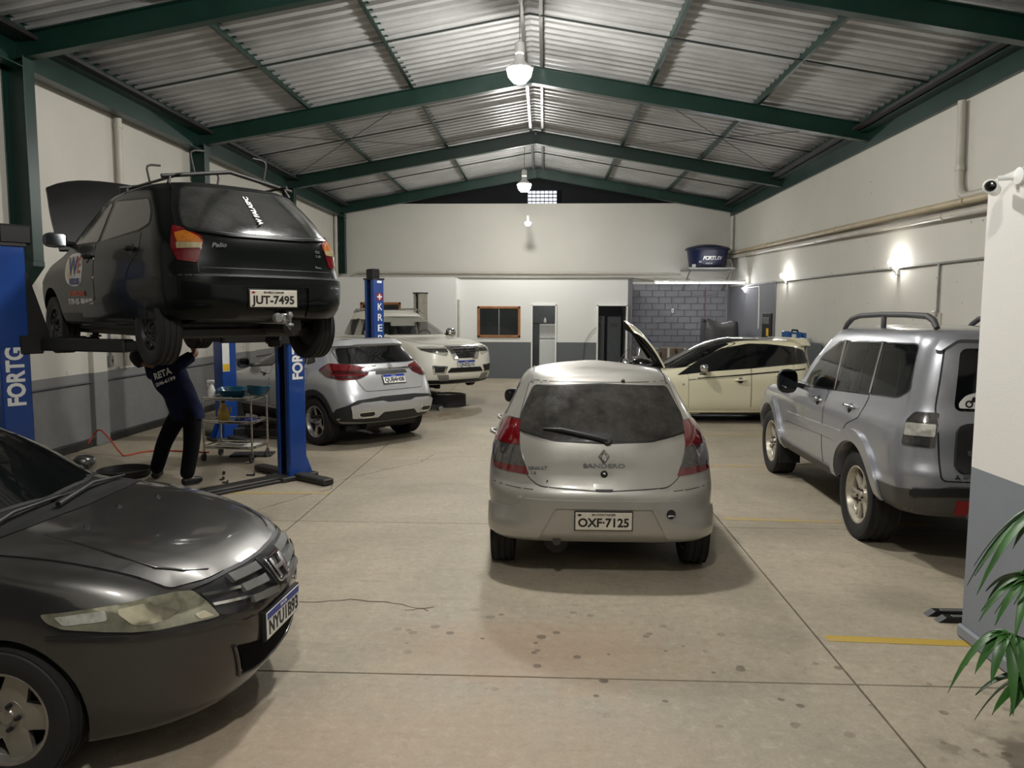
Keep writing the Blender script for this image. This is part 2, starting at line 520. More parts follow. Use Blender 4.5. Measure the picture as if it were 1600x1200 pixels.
for pts in ([(-2.18, 8.95), (-2.4, 8.6), (-2.35, 8.25), (-2.62, 7.75), (-2.8, 7.35), (-2.85, 7.15), (-2.6, 6.99), (-2.8, 6.85), (-3.2, 6.7)],
            [(-1.9, 5.0), (-1.55, 4.98), (-1.3, 5.03), (-1.0, 4.99), (-.75, 4.86)], [(-.9, 4.86), (-.72, 4.93)],
            [(-2.18, 8.95), (-1.95, 9.3), (-1.6, 9.8), (-1.5, 10.3)]):
    q = []
    for a, b in zip(pts, pts[1:]):
        for k in range(5):
            t_ = k/5
            q.append((a[0]+(b[0]-a[0])*t_+random.uniform(-.012, .012), a[1]+(b[1]-a[1])*t_+random.uniform(-.012, .012)))
    q.append(pts[-1])
    MB().strip(q, [random.uniform(.006, .02) for _ in q], .0012).build('floor_crack', M['crack'], fl)

# walls
def strip_wall(name, boxes, mat):
    m = MB()
    for c, d in boxes: m.box(c, d)
    return tag(m.build(name, mat), kind='structure')
wl = strip_wall('wall_left', [((XL-.1, 11.2, 2.6), (.2, 28, 5.2))], M['wall_left'])
# shallow concrete pilasters and the ledge above the dado
for y in (6.2, 10.85, 13.1, 16.7, 19.2):
    MB().box((XL+.03, y, 1.3), (.1, .34, 2.6), .01).build('pilaster', M['wall_left'], wl)
MB().box((XL+.012, 11.2, .93), (.05, 27, .015)).build('ledge', M['mortar'], wl)
tag(MB().box((XL+.02, 11.2, .06), (.06, 27.5, .12), .01).build('baseboard_left', M['dark_steel']), kind='structure')
wr = strip_wall('wall_right', [((XR+.1, 11.2, 2.6), (.2, 28, 5.2))], M['wall_right'])
MB().box((XR-.012, 21.85, 1.36), (.03, 4.8, 2.72)).build('grey_panel', M['greywall'], wr)
MB().box((XR-.01, 8.8, .53), (.03, 20.6, 1.06)).build('dado', M['greywall'], wr)
wb = strip_wall('wall_back', [((-.4, YB+.1, 2.64), (12.3, .2, 5.28))], M['wall_upper'])
# painted block masonry of the recess on the right
b0 = MB().box((0, 0, 0), (.385, .05, .187), .006).build('brick', M['brick'], wb)
first = True
MB().box((4.15, YB-.03, 1.4), (3.3, .06, 2.8)).build('mortar_bed', M['mortar'], wb)
for r in range(14):
    z = .1+r*.2
    x = 2.55+(-.2 if r % 2 else 0)
    while x < XR:
        x0, x1 = max(x, 2.5), min(x+.4, XR)
        if x1-x0 > .08:
            o = b0 if first else clone(b0)
            first = False
            o.location = ((x0+x1)/2, YB-.055+random.uniform(-.004, .003), z)
            o.scale = ((x1-x0-.012)/.388, 1, 1)
        x += .4
# dark sheet standing in for the night behind the gable, and the pierced grille
gb = MB()
gb.box((-.4, YB+.75, 5.9), (12.6, .1, 2.0))
tag(gb.build('trim_1', M['night']), kind='structure')
gr = MB()
for i in range(8): gr.box((-.55+i*.91/7, YB+.1, 5.47), (.02, .1, .46))
for j in range(5): gr.box((-.095, YB+.1, 5.25+j*.11), (.93, .1, .02))
grw = tag(gr.build('window_1', M['dark_steel']), kind='structure')
MB().box((-.095, YB+.17, 5.47), (.93, .02, .46)).build('pane', emit('lit_grille', (.85, .9, 1.0), .8), grw)

# office block
YO = 22.2
ow = MB()
def wall_with_holes(m, x0, x1, y0, y1, z1, holes):
    """boxes that leave the holes (x0,x1,z0,z1) open"""
    x = x0
    for hx0, hx1, hz0, hz1 in sorted(holes):
        if hx0 > x: m.box(((x+hx0)/2, (y0+y1)/2, z1/2), (hx0-x, y1-y0, z1))
        if hz0 > 0: m.box(((hx0+hx1)/2, (y0+y1)/2, hz0/2), (hx1-hx0, y1-y0, hz0))
        if hz1 < z1: m.box(((hx0+hx1)/2, (y0+y1)/2, (hz1+z1)/2), (hx1-hx0, y1-y0, z1-hz1))
        x = hx1
    if x < x1: m.box(((x+x1)/2, (y0+y1)/2, z1/2), (x1-x, y1-y0, z1))
wall_with_holes(ow, -2.58, 2.38, YO, YO+.15, 2.87, [(-1.92, -.70, 1.2, 2.08), (-.36, .33, 0, 2.13), (1.52, 2.36, 0, 2.13)])
wall_with_holes(ow, XL, -2.58, YO-.35, YO-.2, 2.9, [(-5.25, -4.1, 1.2, 2.18)])
ow.box((-2.543, YO-.105, 1.445), (.07, .48, 2.888))
ow.box((-2.05, YO+1.1, 2.82), (8.9, 2.1, .1))
tag(ow.build('wall_office', M['office']), kind='structure')
sw = MB().box((2.44, (YO+YB)/2, 1.43), (.14, YB-YO, 2.87)).build('wall_side', M['greywall']); tag(sw, kind='structure')
# office interior
oi = MB()
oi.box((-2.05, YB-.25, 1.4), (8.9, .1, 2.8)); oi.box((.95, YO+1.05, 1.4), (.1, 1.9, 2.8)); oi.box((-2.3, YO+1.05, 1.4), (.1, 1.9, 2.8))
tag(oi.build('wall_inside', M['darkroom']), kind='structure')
def framed_window(name, x0, x1, y, z0, z1):
    f = MB(); t_ = .07
    f.box(((x0+x1)/2, y, z1-t_/2), (x1-x0, .1, t_), .01); f.box(((x0+x1)/2, y, z0+t_/2), (x1-x0, .1, t_), .01)
    f.box((x0+t_/2, y, (z0+z1)/2), (t_, .1, z1-z0), .01); f.box((x1-t_/2, y, (z0+z1)/2), (t_, .1, z1-z0), .01)
    w_ = tag(f.build(name, M['wood']), kind='structure')
    MB().box(((x0+x1)/2, y+.01, (z0+z1)/2), (x1-x0-.1, .012, z1-z0-.1)).build('pane', M['glassclear'], w_)
    MB().box(((x0+x1)/2, y, (z0+z1)/2), (.02, .04, z1-z0-.1)).build('sash_bar', M['steel'], w_)
framed_window('window_2', -1.93, -.69, YO+.02, 1.19, 2.09)
framed_window('window_3', -5.26, -4.09, YO-.31, 1.19, 2.19)
for k, (x0, x1) in enumerate(((-.36, .33), (1.52, 2.36))):
    f = MB()
    f.box((x0, YO+.05, 1.07), (.04, .2, 2.14)); f.box((x1, YO+.05, 1.07), (.04, .2, 2.14)); f.box(((x0+x1)/2, YO+.05, 2.13), (x1-x0+.04, .2, .04))
    tag(f.build('door_%d' % (k+1), M['white']), kind='structure')

# partition wall at the entrance
pw = MB()
vs = [(2.56, 4.64, 0), (2.56, 4.64, 2.72), (2.53, -2.4, 0), (2.53, -2.4, 3.3)]
vs += [(x+.16, y, z) for x, y, z in vs]
pw.add(vs, [(0, 1, 3, 2), (4, 6, 7, 5), (0, 4, 5, 1), (2, 3, 7, 6), (1, 5, 7, 3), (0, 2, 6, 4)])
pwo = tag(pw.build('wall_entrance', M['partition']), kind='structure')
MB().box((2.548, 4.1, .04), (.03, 1.1, .08), .012).build('baseboard_entrance', M['partition'], pwo)
# front gable over the open entrance (behind the camera)
tag(MB().box((-.4, -2.45, 4.9), (12.4, .2, 2.9)).build('wall_front', M['wall_upper']), kind='structure')

# ---------------------------------------------------------------- roof
ce = bpy.data.objects.new('ceiling', None); link(ce); tag(ce, kind='structure')
def sheet_mesh():
    prof = []
    n = 4
    p_ = 1.0/n
    for i in range(n):
        a = i*p_
        prof += [(a, 0), (a+.085, 0), (a+.12, .042), (a+.215, .042)]
    prof.append((1.0, 0))
    return prof
prof = sheet_mesh()
for side in (-1, 1):
    xe = XL-.25 if side < 0 else XR+.25
    first = None
    for j in range(28):
        y0 = -3.0+j*1.0
        if first is None:
            m = MB(); vs = []; fs = []
            xm = (RX+xe)/2
            for (u, h) in prof:
                for x in (RX, xm, xe):
                    vs.append((x, u, zroof(x)+.42-h))
            for i in range(len(prof)-1):
                for k in range(2):
                    a = i*3+k
                    fs.append((a, a+1, a+4, a+3))
            m.add(vs, fs)
            first = m.build('roof_sheet', M['roof'], ce, fix=False)
            first.location.y = y0
        else:
            c = clone(first, ce); c.location.y = y0
            c.location.z = random.uniform(-.004, .004)
MB().box((RX, 11, zroof(RX)+.445), (.5, 28, .02)).build('ridge_cap', M['roof'], ce)
# frames
for k, y in enumerate(FR):
    for side in (-1, 1):
        xe = XL+.1 if side < 0 else XR-.02
        m = MB()
        a = Vector((RX, y, zroof(RX)+.14)); b = Vector((xe, y, zroof(xe)+.14))
        d = (b-a).normalized()
        rot = Matrix((d, Vector((0, 1, 0)), d.cross(Vector((0, 1, 0))))).transposed()
        L = (b-a).length
        m.box((a+b)/2, (L, .012, .29), rot=rot)
        for s in (-1, 1):
            m.box((a+b)/2+Vector((0, 0, s*.143)), (L, .15, .014), .003, rot=rot)
        m.box(b+Vector((0, 0, -.01)), (.014, .15, .33))
        m.build('rafter', M['green'], ce)
    m = MB().box((RX, y, zroof(RX)+.13), (.016, .15, .3)); m.build('ridge_plate', M['green'], ce)
# purlins
for x in (-6.28, -4.32, -2.42, RX-.14, RX+.14, 1.82, 3.72, 5.6):
    z = zroof(x)+.345
    m = MB()
    tilt = (1 if x > RX else -1)*-.175
    m.box((x, 11, z), (.006, 28, .13)); m.box((x+.025, 11, z-.062), (.055, 28, .006)); m.box((x+.025, 11, z+.062), (.055, 28, .006))
    m.build('purlin', M['green'] if abs(x-RX) > .5 else M['steel'], ce)
# sag rods at mid bay and diagonal bracing
for y in [(a+b)/2 for a, b in zip(FR, FR[1:])]:
    for side in (-1, 1):
        xe = XL+.15 if side < 0 else XR-.05
        a = Vector((RX, y, zroof(RX)+.29)); b = Vector((xe, y, zroof(xe)+.29))
        d = (b-a).normalized()
        rot = Matrix((d, Vector((0, 1, 0)), d.cross(Vector((0, 1, 0))))).transposed()
        MB().box((a+b)/2, ((b-a).length, .035, .022), rot=rot).build('sag_rod', M['rod'], ce)
for i in (0, 3):
    for side in (-1, 1):
        xe = XL+.2 if side < 0 else XR-.1
        xm = RX+side*1.9
        for (xa, ya), (xb, yb) in (((xm, FR[i]), (xe, FR[i+1])), ((xe, FR[i]), (xm, FR[i+1]))):
            MB().cyl((xa, ya, zroof(xa)+.26), (xb, yb, zroof(xb)+.26), .007, n=6).build('brace_rod', M['rod'], ce)
# eave beams and gutters
m = MB(); m.box((XL+.13, 11, 5.0), (.02, 28, .34)); m.box((XL+.2, 11, 4.84), (.16, 28, .014)); m.box((XL+.2, 11, 5.165), (.16, 28, .014))
m.build('eave_beam', M['green'], ce)
m = MB(); m.box((XR-.03, 11, 5.0), (.05, 28, .27)); m.box((XR-.12, 11, 5.13), (.2, 28, .02))
m.build('eave_beam', M['green'], ce)
m = MB(); m.box((XL+.32, 11, 5.19), (.2, 28, .05)); m.build('gutter', M['dark_steel'], ce)
m = MB(); m.box((XR-.24, 11, 5.185), (.2, 28, .05)); m.build('gutter', M['dark_steel'], ce)
# columns on the left side
for k, y in enumerate(FR):
    zb = 2.55 if k == 2 else (3.1 if k > 2 else 0)
    m = MB()
    h = 4.98-zb
    m.box((XL+.12, y, zb+h/2), (.012, .01, h)); m.box((XL+.14, y, zb+h/2), (.27, .012, h))
    for s in (-1, 1): m.box((XL+.14+s*.135, y, zb+h/2), (.014, .2, h), .003)
    if k == 2:
        m.prism([(0, 0), (.28, 0), (.28, -.06), (.05, -.36), (0, -.36)], Matrix(((1, 0, 0, XL), (0, 0, -1, y+.11), (0, 1, 0, zb), (0, 0, 0, 1))), .22)
    m.build('column', M['green'], wl)

def bulb_mat(w, r):
    # radiant exitance of a bulb of w watts
    return emit('lit_bulb', LAMP_COL, w/(4*pi*r*r*pi))

# added fill lights, out of view, that brighten the office rooms
for k, (x, y) in enumerate(((-1.4, 23.1), (.3, 23.3), (1.8, 23.2), (-4.6, 23.0))):
    e = empty('ceiling_lamp', (x, y, 2.76), 0, ['dim panel lamp on the ceiling behind the wood-framed office window', 'dim panel lamp on the ceiling above the refrigerator', 'dim panel lamp on the ceiling behind the dark doorway', 'dim panel lamp on the ceiling of the left office'][k], 'lamp')
    MB().box((0, 0, 0), (.4, .2, .04), .006).build('housing', M['white'], e)
    MB().box((0, 0, -.022), (.34, .15, .006)).build('diffuser', emit('dim_panel', (1, .97, .9), (45, 60, 6, 30)[k]), e)
# ================================================================ car kit
def pchip(ys, sub):
    """monotone cubic through ys, sub steps per interval"""
    n = len(ys)
    d = [ys[i+1]-ys[i] for i in range(n-1)]
    m = [0]*n
    m[0] = d[0]; m[-1] = d[-1]
    for i in range(1, n-1):
        m[i] = 0 if d[i-1]*d[i] <= 0 else 2*d[i-1]*d[i]/(d[i-1]+d[i])
    out = []
    for i in range(n-1):
        for k in range(sub):
            t = k/sub
            h00 = 2*t**3-3*t*t+1; h10 = t**3-2*t*t+t; h01 = -2*t**3+3*t*t; h11 = t**3-t*t
            out.append(h00*ys[i]+h10*m[i]+h01*ys[i+1]+h11*m[i+1])
    out.append(ys[-1])
    return out

def chaikin(poly, n, k=.25):
    for _ in range(n):
        q = []
        for i in range(len(poly)):
            a = Vector(poly[i]); b = Vector(poly[(i+1) % len(poly)])
            q += [a.lerp(b, k), a.lerp(b, 1-k)]
        poly = [tuple(p) for p in q]
    return poly

def rounded(poly, r, n=4):
    """round the corners of a 2-D polygon with radius about r"""
    out = []
    N = len(poly)
    for i in range(N):
        p = Vector(poly[i]); a = Vector(poly[i-1])-p; b = Vector(poly[(i+1) % N])-p
        ra = min(r, a.length*.45, b.length*.45)
        A = p+a.normalized()*ra; B = p+b.normalized()*ra
        for k in range(n+1):
            t = k/n
            out.append(tuple(A*(1-t)**2+p*2*t*(1-t)+B*t*t))
    return out

def inside(poly, x, y):
    c = False
    j = len(poly)-1
    for i in range(len(poly)):
        xi, yi = poly[i]; xj, yj = poly[j]
        if (yi > y) != (yj > y) and x < (xj-xi)*(y-yi)/(yj-yi)+xi: c = not c
        j = i
    return c

class Car:
    """car local frame: x right, y forward from the rear bumper, z up from the ground.
    body = stacked horizontal rings; panes, lamps, doors and trim are laid onto it."""
    def __init__(s, root, levels, pm, lr=.42, lf=.6, q=3.4, taper=(.03, .05), sub=4, axles=(.6, 3.2), wr=.31, arch=.06, under=None, zarch=None):
        s.root = root; s.pm = pm; s.axles = axles; s.wr = wr
        L = []
        for lv in levels:
            lv = list(lv)+[None]*(11-len(lv))
            yr, zr, yf, zf, w, l1, l2, z1, z2, q1, q2 = lv
            L.append([yr, zr, yf, zf, w, lr if l1 is None else l1, lf if l2 is None else l2, zr if z1 is None else z1, zf if z2 is None else z2, q if q1 is None else q1, q if q2 is None else q2])
        cols = [pchip([l[i] for l in L], sub) for i in range(11)]
        rings = []
        NC, NS = 11, 20
        ymid = (axles[0]+axles[1])/2
        for k in range(len(cols[0])):
            yr, zr, yf, zf, w, l1, l2, z1, z2, q1, q2 = [c[k] for c in cols]
            span = yf-yr
            l1 = min(l1, span*.45); l2 = min(l2, span*.45)
            half = []
            wR = w*(1-taper[0]); wF = w*(1-taper[1])
            for i in range(NC+1):
                th = pi/2*i/NC
                half.append((wR*sin(th)**(2/q1), yr+l1*(1-cos(th)**1.0), zr+(z1-zr)*(1-cos(th))))
            ya, yb = yr+l1, yf-l2
            for i in range(1, NS):
                t = i/NS
                y = ya+(yb-ya)*t
                yc = (ya+yb)/2
                u = (y-yc)/((yb-ya)/2)
                wy = w-(w-wR)*u*u if u < 0 else w-(w-wF)*u*u
                half.append((wy, y, z1+(z2-z1)*t))
            for i in range(NC+1):
                th = pi/2*(1-i/NC)
                half.append((wF*sin(th)**(2/q2), yf-l2*(1-cos(th)), zf+(z2-zf)*(1-cos(th))))
            rings.append(half)
        n = len(rings[0])
        vs = []; idx = {}
        for k, h in enumerate(rings):
            for i, (x, y, z) in enumerate(h):
                idx[(k, i, 1)] = len(vs); vs.append(Vector((x, y, z)))
                if x < 1e-6: idx[(k, i, -1)] = idx[(k, i, 1)]
                else:
                    idx[(k, i, -1)] = len(vs); vs.append(Vector((-x, y, z)))
        fs = []
        for k in range(len(rings)-1):
            for i in range(n-1):
                f = [idx[(k, i, 1)], idx[(k, i+1, 1)], idx[(k+1, i+1, 1)], idx[(k+1, i, 1)]]
                g = [idx[(k, i, -1)], idx[(k+1, i, -1)], idx[(k+1, i+1, -1)], idx[(k, i+1, -1)]]
                fs += [f, g]
        for k, fl_ in ((0, 1), (len(rings)-1, 0)):
            for i in range(n-1):
                f = [idx[(k, i, 1)], idx[(k, i+1, 1)], idx[(k, i+1, -1)], idx[(k, i, -1)]]
                f = list(dict.fromkeys(f))
                if len(f) > 2: fs.append(f[::-1] if not fl_ else f)
        s.v = vs; s.f = fs
        s.bvh = BVHTree.FromPolygons(vs, [tuple(f) for f in fs])
        me = bpy.data.meshes.new('body')
        me.from_pydata([tuple(v) for v in vs], [], fs)
        bm = bmesh.new(); bm.from_mesh(me)
        bmesh.ops.remove_doubles(bm, verts=bm.verts, dist=1e-5)
        bmesh.ops.recalc_face_normals(bm, faces=bm.faces)
        bm.to_mesh(me); bm.free()
        me.materials.append(pm); me.materials.append(M['black'])
        o = bpy.data.objects.new('body', me)
        link(o)
        # wheel wells
        cut = MB()
        for a, ay in enumerate(axles):
            R = wr+arch
            za = wr if zarch is None else zarch[a]
            for sd in (-1, 1):
                cut.lathe([(0, .0), (R, .0), (R, .8), (0, .8)], frame((sd*.52, ay, za), (0, 1, 0), (sd, 0, 0)), 40)
        c = cut.build('wheel_well', M['black'])
        for p in c.data.polygons: p.material_index = 1
        c.data.materials.clear(); c.data.materials.append(pm); c.data.materials.append(M['black'])
        md = o.modifiers.new('b', 'BOOLEAN'); md.object = c; md.operation = 'DIFFERENCE'; md.solver = 'EXACT'
        dg = bpy.context.evaluated_depsgraph_get()
        nm = bpy.data.meshes.new_from_object(o.evaluated_get(dg))
        bpy.data.objects.remove(o); bpy.data.objects.remove(c)
        s.me = nm
        for p in nm.polygons: p.use_smooth = True
        nm.set_sharp_from_angle(angle=radians(38))
        s.body = link(bpy.data.objects.new('body', nm), root)

    # direction of looking for a view
    VIEW = {'B': (0, 1, 0), 'F': (0, -1, 0), 'L': (1, 0, 0), 'R': (-1, 0, 0), 'T': (0, 0, -1)}
    def hit(s, u, v, view):
        if view == 'B': o = (u, -3, v)
        elif view == 'F': o = (u, 9, v)
        elif view == 'L': o = (-4, u, v)
        elif view == 'R': o = (4, u, v)
        elif view == 'T': o = (u, v, 6)
        d = Vector(s.VIEW[view])
        h = s.bvh.ray_cast(Vector(o), d)
        if h[0] is None:
            q = s.bvh.find_nearest(Vector(o)+d*4)
            oo = Vector(o); 
            # closest point on the silhouette in the view plane
            best = s.bvh.find_nearest(Vector((u, 2, v)) if view in 'BF' else (Vector((0, u, v)) if view in 'LR' else Vector((u, v, 1))))
            return best[0], best[1]
        return h[0], h[1]

    def mesh_on(s, name, poly, project, off, mat, parent, ds=.05, skirt=.006, smooth=30, bow=0.0):
        """cover the 2-D polygon with triangles and lay every vertex on the body"""
        N = len(poly)
        bd = []
        for i in range(N):
            a = Vector(poly[i][:2]); b = Vector(poly[(i+1) % N][:2])
            k = max(1, int((b-a).length/ds+.5))
            for j in range(k):
                bd.append(a.lerp(b, j/k))
        xs = [p.x for p in bd]; ys = [p.y for p in bd]
        bp = [(p.x, p.y) for p in bd]
        inner = []
        nx = int((max(xs)-min(xs))/ds)+1; ny = int((max(ys)-min(ys))/ds)+1
        for i in range(nx):
            for j in range(ny):
                x = min(xs)+(i+.5)*ds; y = min(ys)+(j+.5)*ds
                if inside(bp, x, y) and min((p.x-x)**2+(p.y-y)**2 for p in bd) > (ds*.45)**2:
                    inner.append(Vector((x, y)))
        nb = len(bd)
        V, E, Fc, *_ = delaunay_2d_cdt(bd+inner, [(i, (i+1) % nb) for i in range(nb)], [], 1, 1e-6)
        vs = []; ns = []
        for p in V:
            q, nn = project(p)
            vs.append(q); ns.append(nn)
        # even the normals out over neighbours
        acc = [Vector(n_) for n_ in ns]
        for a, b in E:
            acc[a] += ns[b]; acc[b] += ns[a]
        ns = [a.normalized() for a in acc]
        cnt = {}
        for f in Fc:
            for i in range(3):
                e = (f[i], f[(i+1) % 3]); cnt[e] = 1
        top = [v+n_*off for v, n_ in zip(vs, ns)]
        out = list(top); fs = []
        flip = None
        tot = 0
        for f in Fc:
            a, b, c = (top[i] for i in f)
            tot += (b-a).cross(c-a).dot(ns[f[0]])
        flip = tot < 0
        for f in Fc: fs.append(tuple(f)[::-1] if flip else tuple(f))
        low = {}
        for (a, b) in cnt:
            if (b, a) not in cnt:
                for i in (a, b):
                    if i not in low:
                        low[i] = len(out); out.append(vs[i]-ns[i]*skirt)
                q = (b, a, low[a], low[b])
                fs.append(q[::-1] if flip else q)
        me = bpy.data.meshes.new(name)
        me.from_pydata([tuple(v) for v in out], [], fs)
        me.materials.append(mat)
        for p in me.polygons: p.use_smooth = True
        me.set_sharp_from_angle(angle=radians(smooth))
        return link(bpy.data.objects.new(name, me), parent or s.root)

    def patch(s, name, poly, view, off=.004, mat=None, r=0.0, parent=None, ds=.05, skirt=.006):
        if r: poly = rounded(poly, r)
        return s.mesh_on(name, poly, lambda p: s.hit(p.x, p.y, view), off, mat or s.pm, parent, ds, skirt)

    def patch3(s, name, pts, d, off=.004, mat=None, r=0.0, parent=None, ds=.05, skirt=.006):
        """outline given by points near the surface, seen along direction d"""
        d = Vector(d).normalized()
        ax = d.cross(Vector((0, 0, 1))).normalized(); ay = ax.cross(d).normalized()
        poly = [(Vector(p).dot(ax), Vector(p).dot(ay)) for p in pts]
        c = sum((Vector(p) for p in pts), Vector())/len(pts)
        if r: poly = rounded(poly, r)
        def pr(p):
            o = ax*p.x+ay*p.y+d*(c.dot(d)-1.2)
            h = s.bvh.ray_cast(o, d, 3)
            if h[0] is None:
                h = s.bvh.find_nearest(ax*p.x+ay*p.y+d*c.dot(d))
            return h[0], h[1]
        return s.mesh_on(name, poly, pr, off, mat or s.pm, parent, ds, skirt)

    def both3(s, name, pts, d, **k):
        s.patch3(name, pts, d, **k)
        return s.patch3(name, [(-x, y, z) for x, y, z in pts], (-d[0], d[1], d[2]), **k)

    def sides(s, name, poly, **k):
        return s.patch(name, poly, 'L', **k), s.patch(name, poly, 'R', **k)

    def panel(s, name, poly, view, r=.03, gap=.008, off=.0035, mat=None, gapmat=None):
        """a body panel set off by a dark shut line all round"""
        p = s.patch(name, poly, view, off, mat or s.pm, r, ds=.07)
        big = grow(rounded(poly, r), gap)
        s.patch('shut_line', big, view, .0012, gapmat or M['black'], 0, p, .07)
        return p

    def window(s, name, poly, view, mat, r=.03, seal=.014, off=.005, sealmat=None):
        w = s.patch(name, poly, view, off, mat, r, ds=.06)
        if seal:
            s.patch('window_seal', grow(rounded(poly, r), seal), view, off-.0025, sealmat or M['black'], 0, w, .06)
        return w

    def seam(s, pts, view, w=.006, off=.0012, mat=None, parent=None, name='seam'):
        """thin dark line along pts"""
        q = []
        for a, b in zip(pts, pts[1:]):
            k = max(1, int(hypot(b[0]-a[0], b[1]-a[1])/.05))
            q += [(a[0]+(b[0]-a[0])*j/k, a[1]+(b[1]-a[1])*j/k) for j in range(k)]
        q.append(pts[-1])
        vs = []; 
        for i, p in enumerate(q):
            a = q[max(0, i-1)]; b = q[min(len(q)-1, i+1)]
            t = Vector((b[0]-a[0], b[1]-a[1])).normalized()
            for sg in (1, -1):
                h, n_ = s.hit(p[0]-t.y*w/2*sg, p[1]+t.x*w/2*sg, view)
                vs.append(h+n_*off)
        fs = [(2*i, 2*i+1, 2*i+3, 2*i+2) for i in range(len(q)-1)]
        return MB().add(vs, fs).build(name, mat or M['black'], parent or s.root)

    def at(s, u, v, view, off=0.0):
        p, n_ = s.hit(u, v, view)
        return p+n_*off, n_

    def handle(s, y, z, side, mat=None, L=.19):
        p, n_ = s.at(y, z, 'L' if side < 0 else 'R')
        h = MB()
        h.tube([p+Vector((0, -L/2, 0)), p+n_*.035+Vector((0, -L/2+.03, .004)), p+n_*.04+Vector((0, 0, .006)), p+n_*.035+Vector((0, L/2-.03, .004)), p+Vector((0, L/2, 0))], [.014, .016, .017, .016, .014], 8)
        o = h.build('door_handle', mat or s.pm, s.root, smooth=50)
        cup = MB().lathe([(0, .002), (.045, .003), (.05, .0)], frame(p+n_*.003+Vector((0, 0, -.004)), (0, 1, 0), n_), 16)
        cup.build('handle_cup', M['black'], o, smooth=40)
        return o

    def mirror(s, y, z, side, mat=None, sz=(.11, .13, .085), out=.09):
        p, n_ = s.at(y, z, 'L' if side < 0 else 'R')
        m = MB()
        c = Vector((p.x+side*(out+sz[0]), y, z+sz[2]*.55))
        prof = []
        n = 16
        vs = []; fs = []
        # shell: flat towards the rear, domed towards the front
        for i, (t, k) in enumerate(((-.5, .96), (-.42, 1.0), (0, .98), (.3, .85), (.5, .6), (.6, .28))):
            for j in range(n):
                a = 2*pi*j/n
                cx, cz = cos(a), sin(a)
                cx = abs(cx)**.7*(1 if cx > 0 else -1); cz = abs(cz)**.7*(1 if cz > 0 else -1)
                vs.append(c+Vector((cx*sz[0]*k, t*sz[1]*1.1, cz*sz[2]*k)))
        for i in range(5):
            for j in range(n):
                fs.append((i*n+j, i*n+(j+1) % n, (i+1)*n+(j+1) % n, (i+1)*n+j))
        fs.append(tuple(range(n))[::-1]); fs.append(tuple(5*n+j for j in range(n)))
        m.add(vs, fs)
        o = m.build('wing_mirror', mat or s.pm, s.root, smooth=45)
        a = MB(); a.tube([(p.x-side*.03, y+.01, z), (p.x+side*out*.7, y, z+sz[2]*.2), (c.x-side*sz[0]*.4, y, c.z-sz[2]*.3)], [.03, .026, .03], 8)
        a.build('mirror_arm', M['black'], o, smooth=50)
        g = MB().add([c+Vector((sx*sz[0]*.82, -sz[1]*.555, sz_*sz[2]*.8)) for sx, sz_ in ((-1, -.8), (1, -.8), (1, .8), (.8, 1), (-.8, 1), (-1, .8))], [(0, 1, 2, 3, 4, 5)])
        g.build('mirror_glass', M['mirrorglass'], o)
        return o

    def wheels(s, make, x, fr=True, z=None, hidden=(), spin=None):
        for a, ay in enumerate(s.axles):
            for sd in (-1, 1):
                if (a, sd) in hidden: continue
                make(s.root, (sd*x, ay, s.wr if z is None else z[a]), sd, spin)

def grow(poly, d):
    """offset a polygon outward by d"""
    N = len(poly)
    A = sum(poly[i][0]*poly[(i+1) % N][1]-poly[(i+1) % N][0]*poly[i][1] for i in range(N))
    sg = 1 if A > 0 else -1
    out = []
    for i in range(N):
        p = Vector(poly[i]); a = (p-Vector(poly[i-1])); b = (Vector(poly[(i+1) % N])-p)
        if a.length < 1e-6 or b.length < 1e-6:
            continue
        a.normalize(); b.normalize()
        n1 = Vector((a.y, -a.x))*sg; n2 = Vector((b.y, -b.x))*sg
        m = n1+n2
        if m.length < .2: m = n1
        m.normalize()
        k = 1/max(.5, m.dot(n1))
        out.append(tuple(p+m*d*k))
    return out

def polar(cy, cz, r, a0, a1, n=16):
    return [(cy+r*cos(radians(a0+(a1-a0)*i/n)), cz+r*sin(radians(a0+(a1-a0)*i/n))) for i in range(n+1)]

# ---------------------------------------------------------------- wheels
def tyre_profile(r, rr, w):
    """closed (radius, width) section of a tyre with tread grooves"""
    h = w/2
    s_ = r-rr
    out = [(rr, -h*.82), (rr+s_*.35, -h*.98), (rr+s_*.62, -h), (rr+s_*.86, -h*.95), (r-.008, -h*.84)]
    for g in (-.5, -.17, .17, .5):
        out += [(r-.001, (g-.07)*w*.8), (r-.009, (g-.05)*w*.8), (r-.009, (g+.05)*w*.8), (r-.001, (g+.07)*w*.8)]
    out += [(r-.008, h*.84), (rr+s_*.86, h*.95), (rr+s_*.62, h), (rr+s_*.35, h*.98), (rr, h*.82)]
    return out

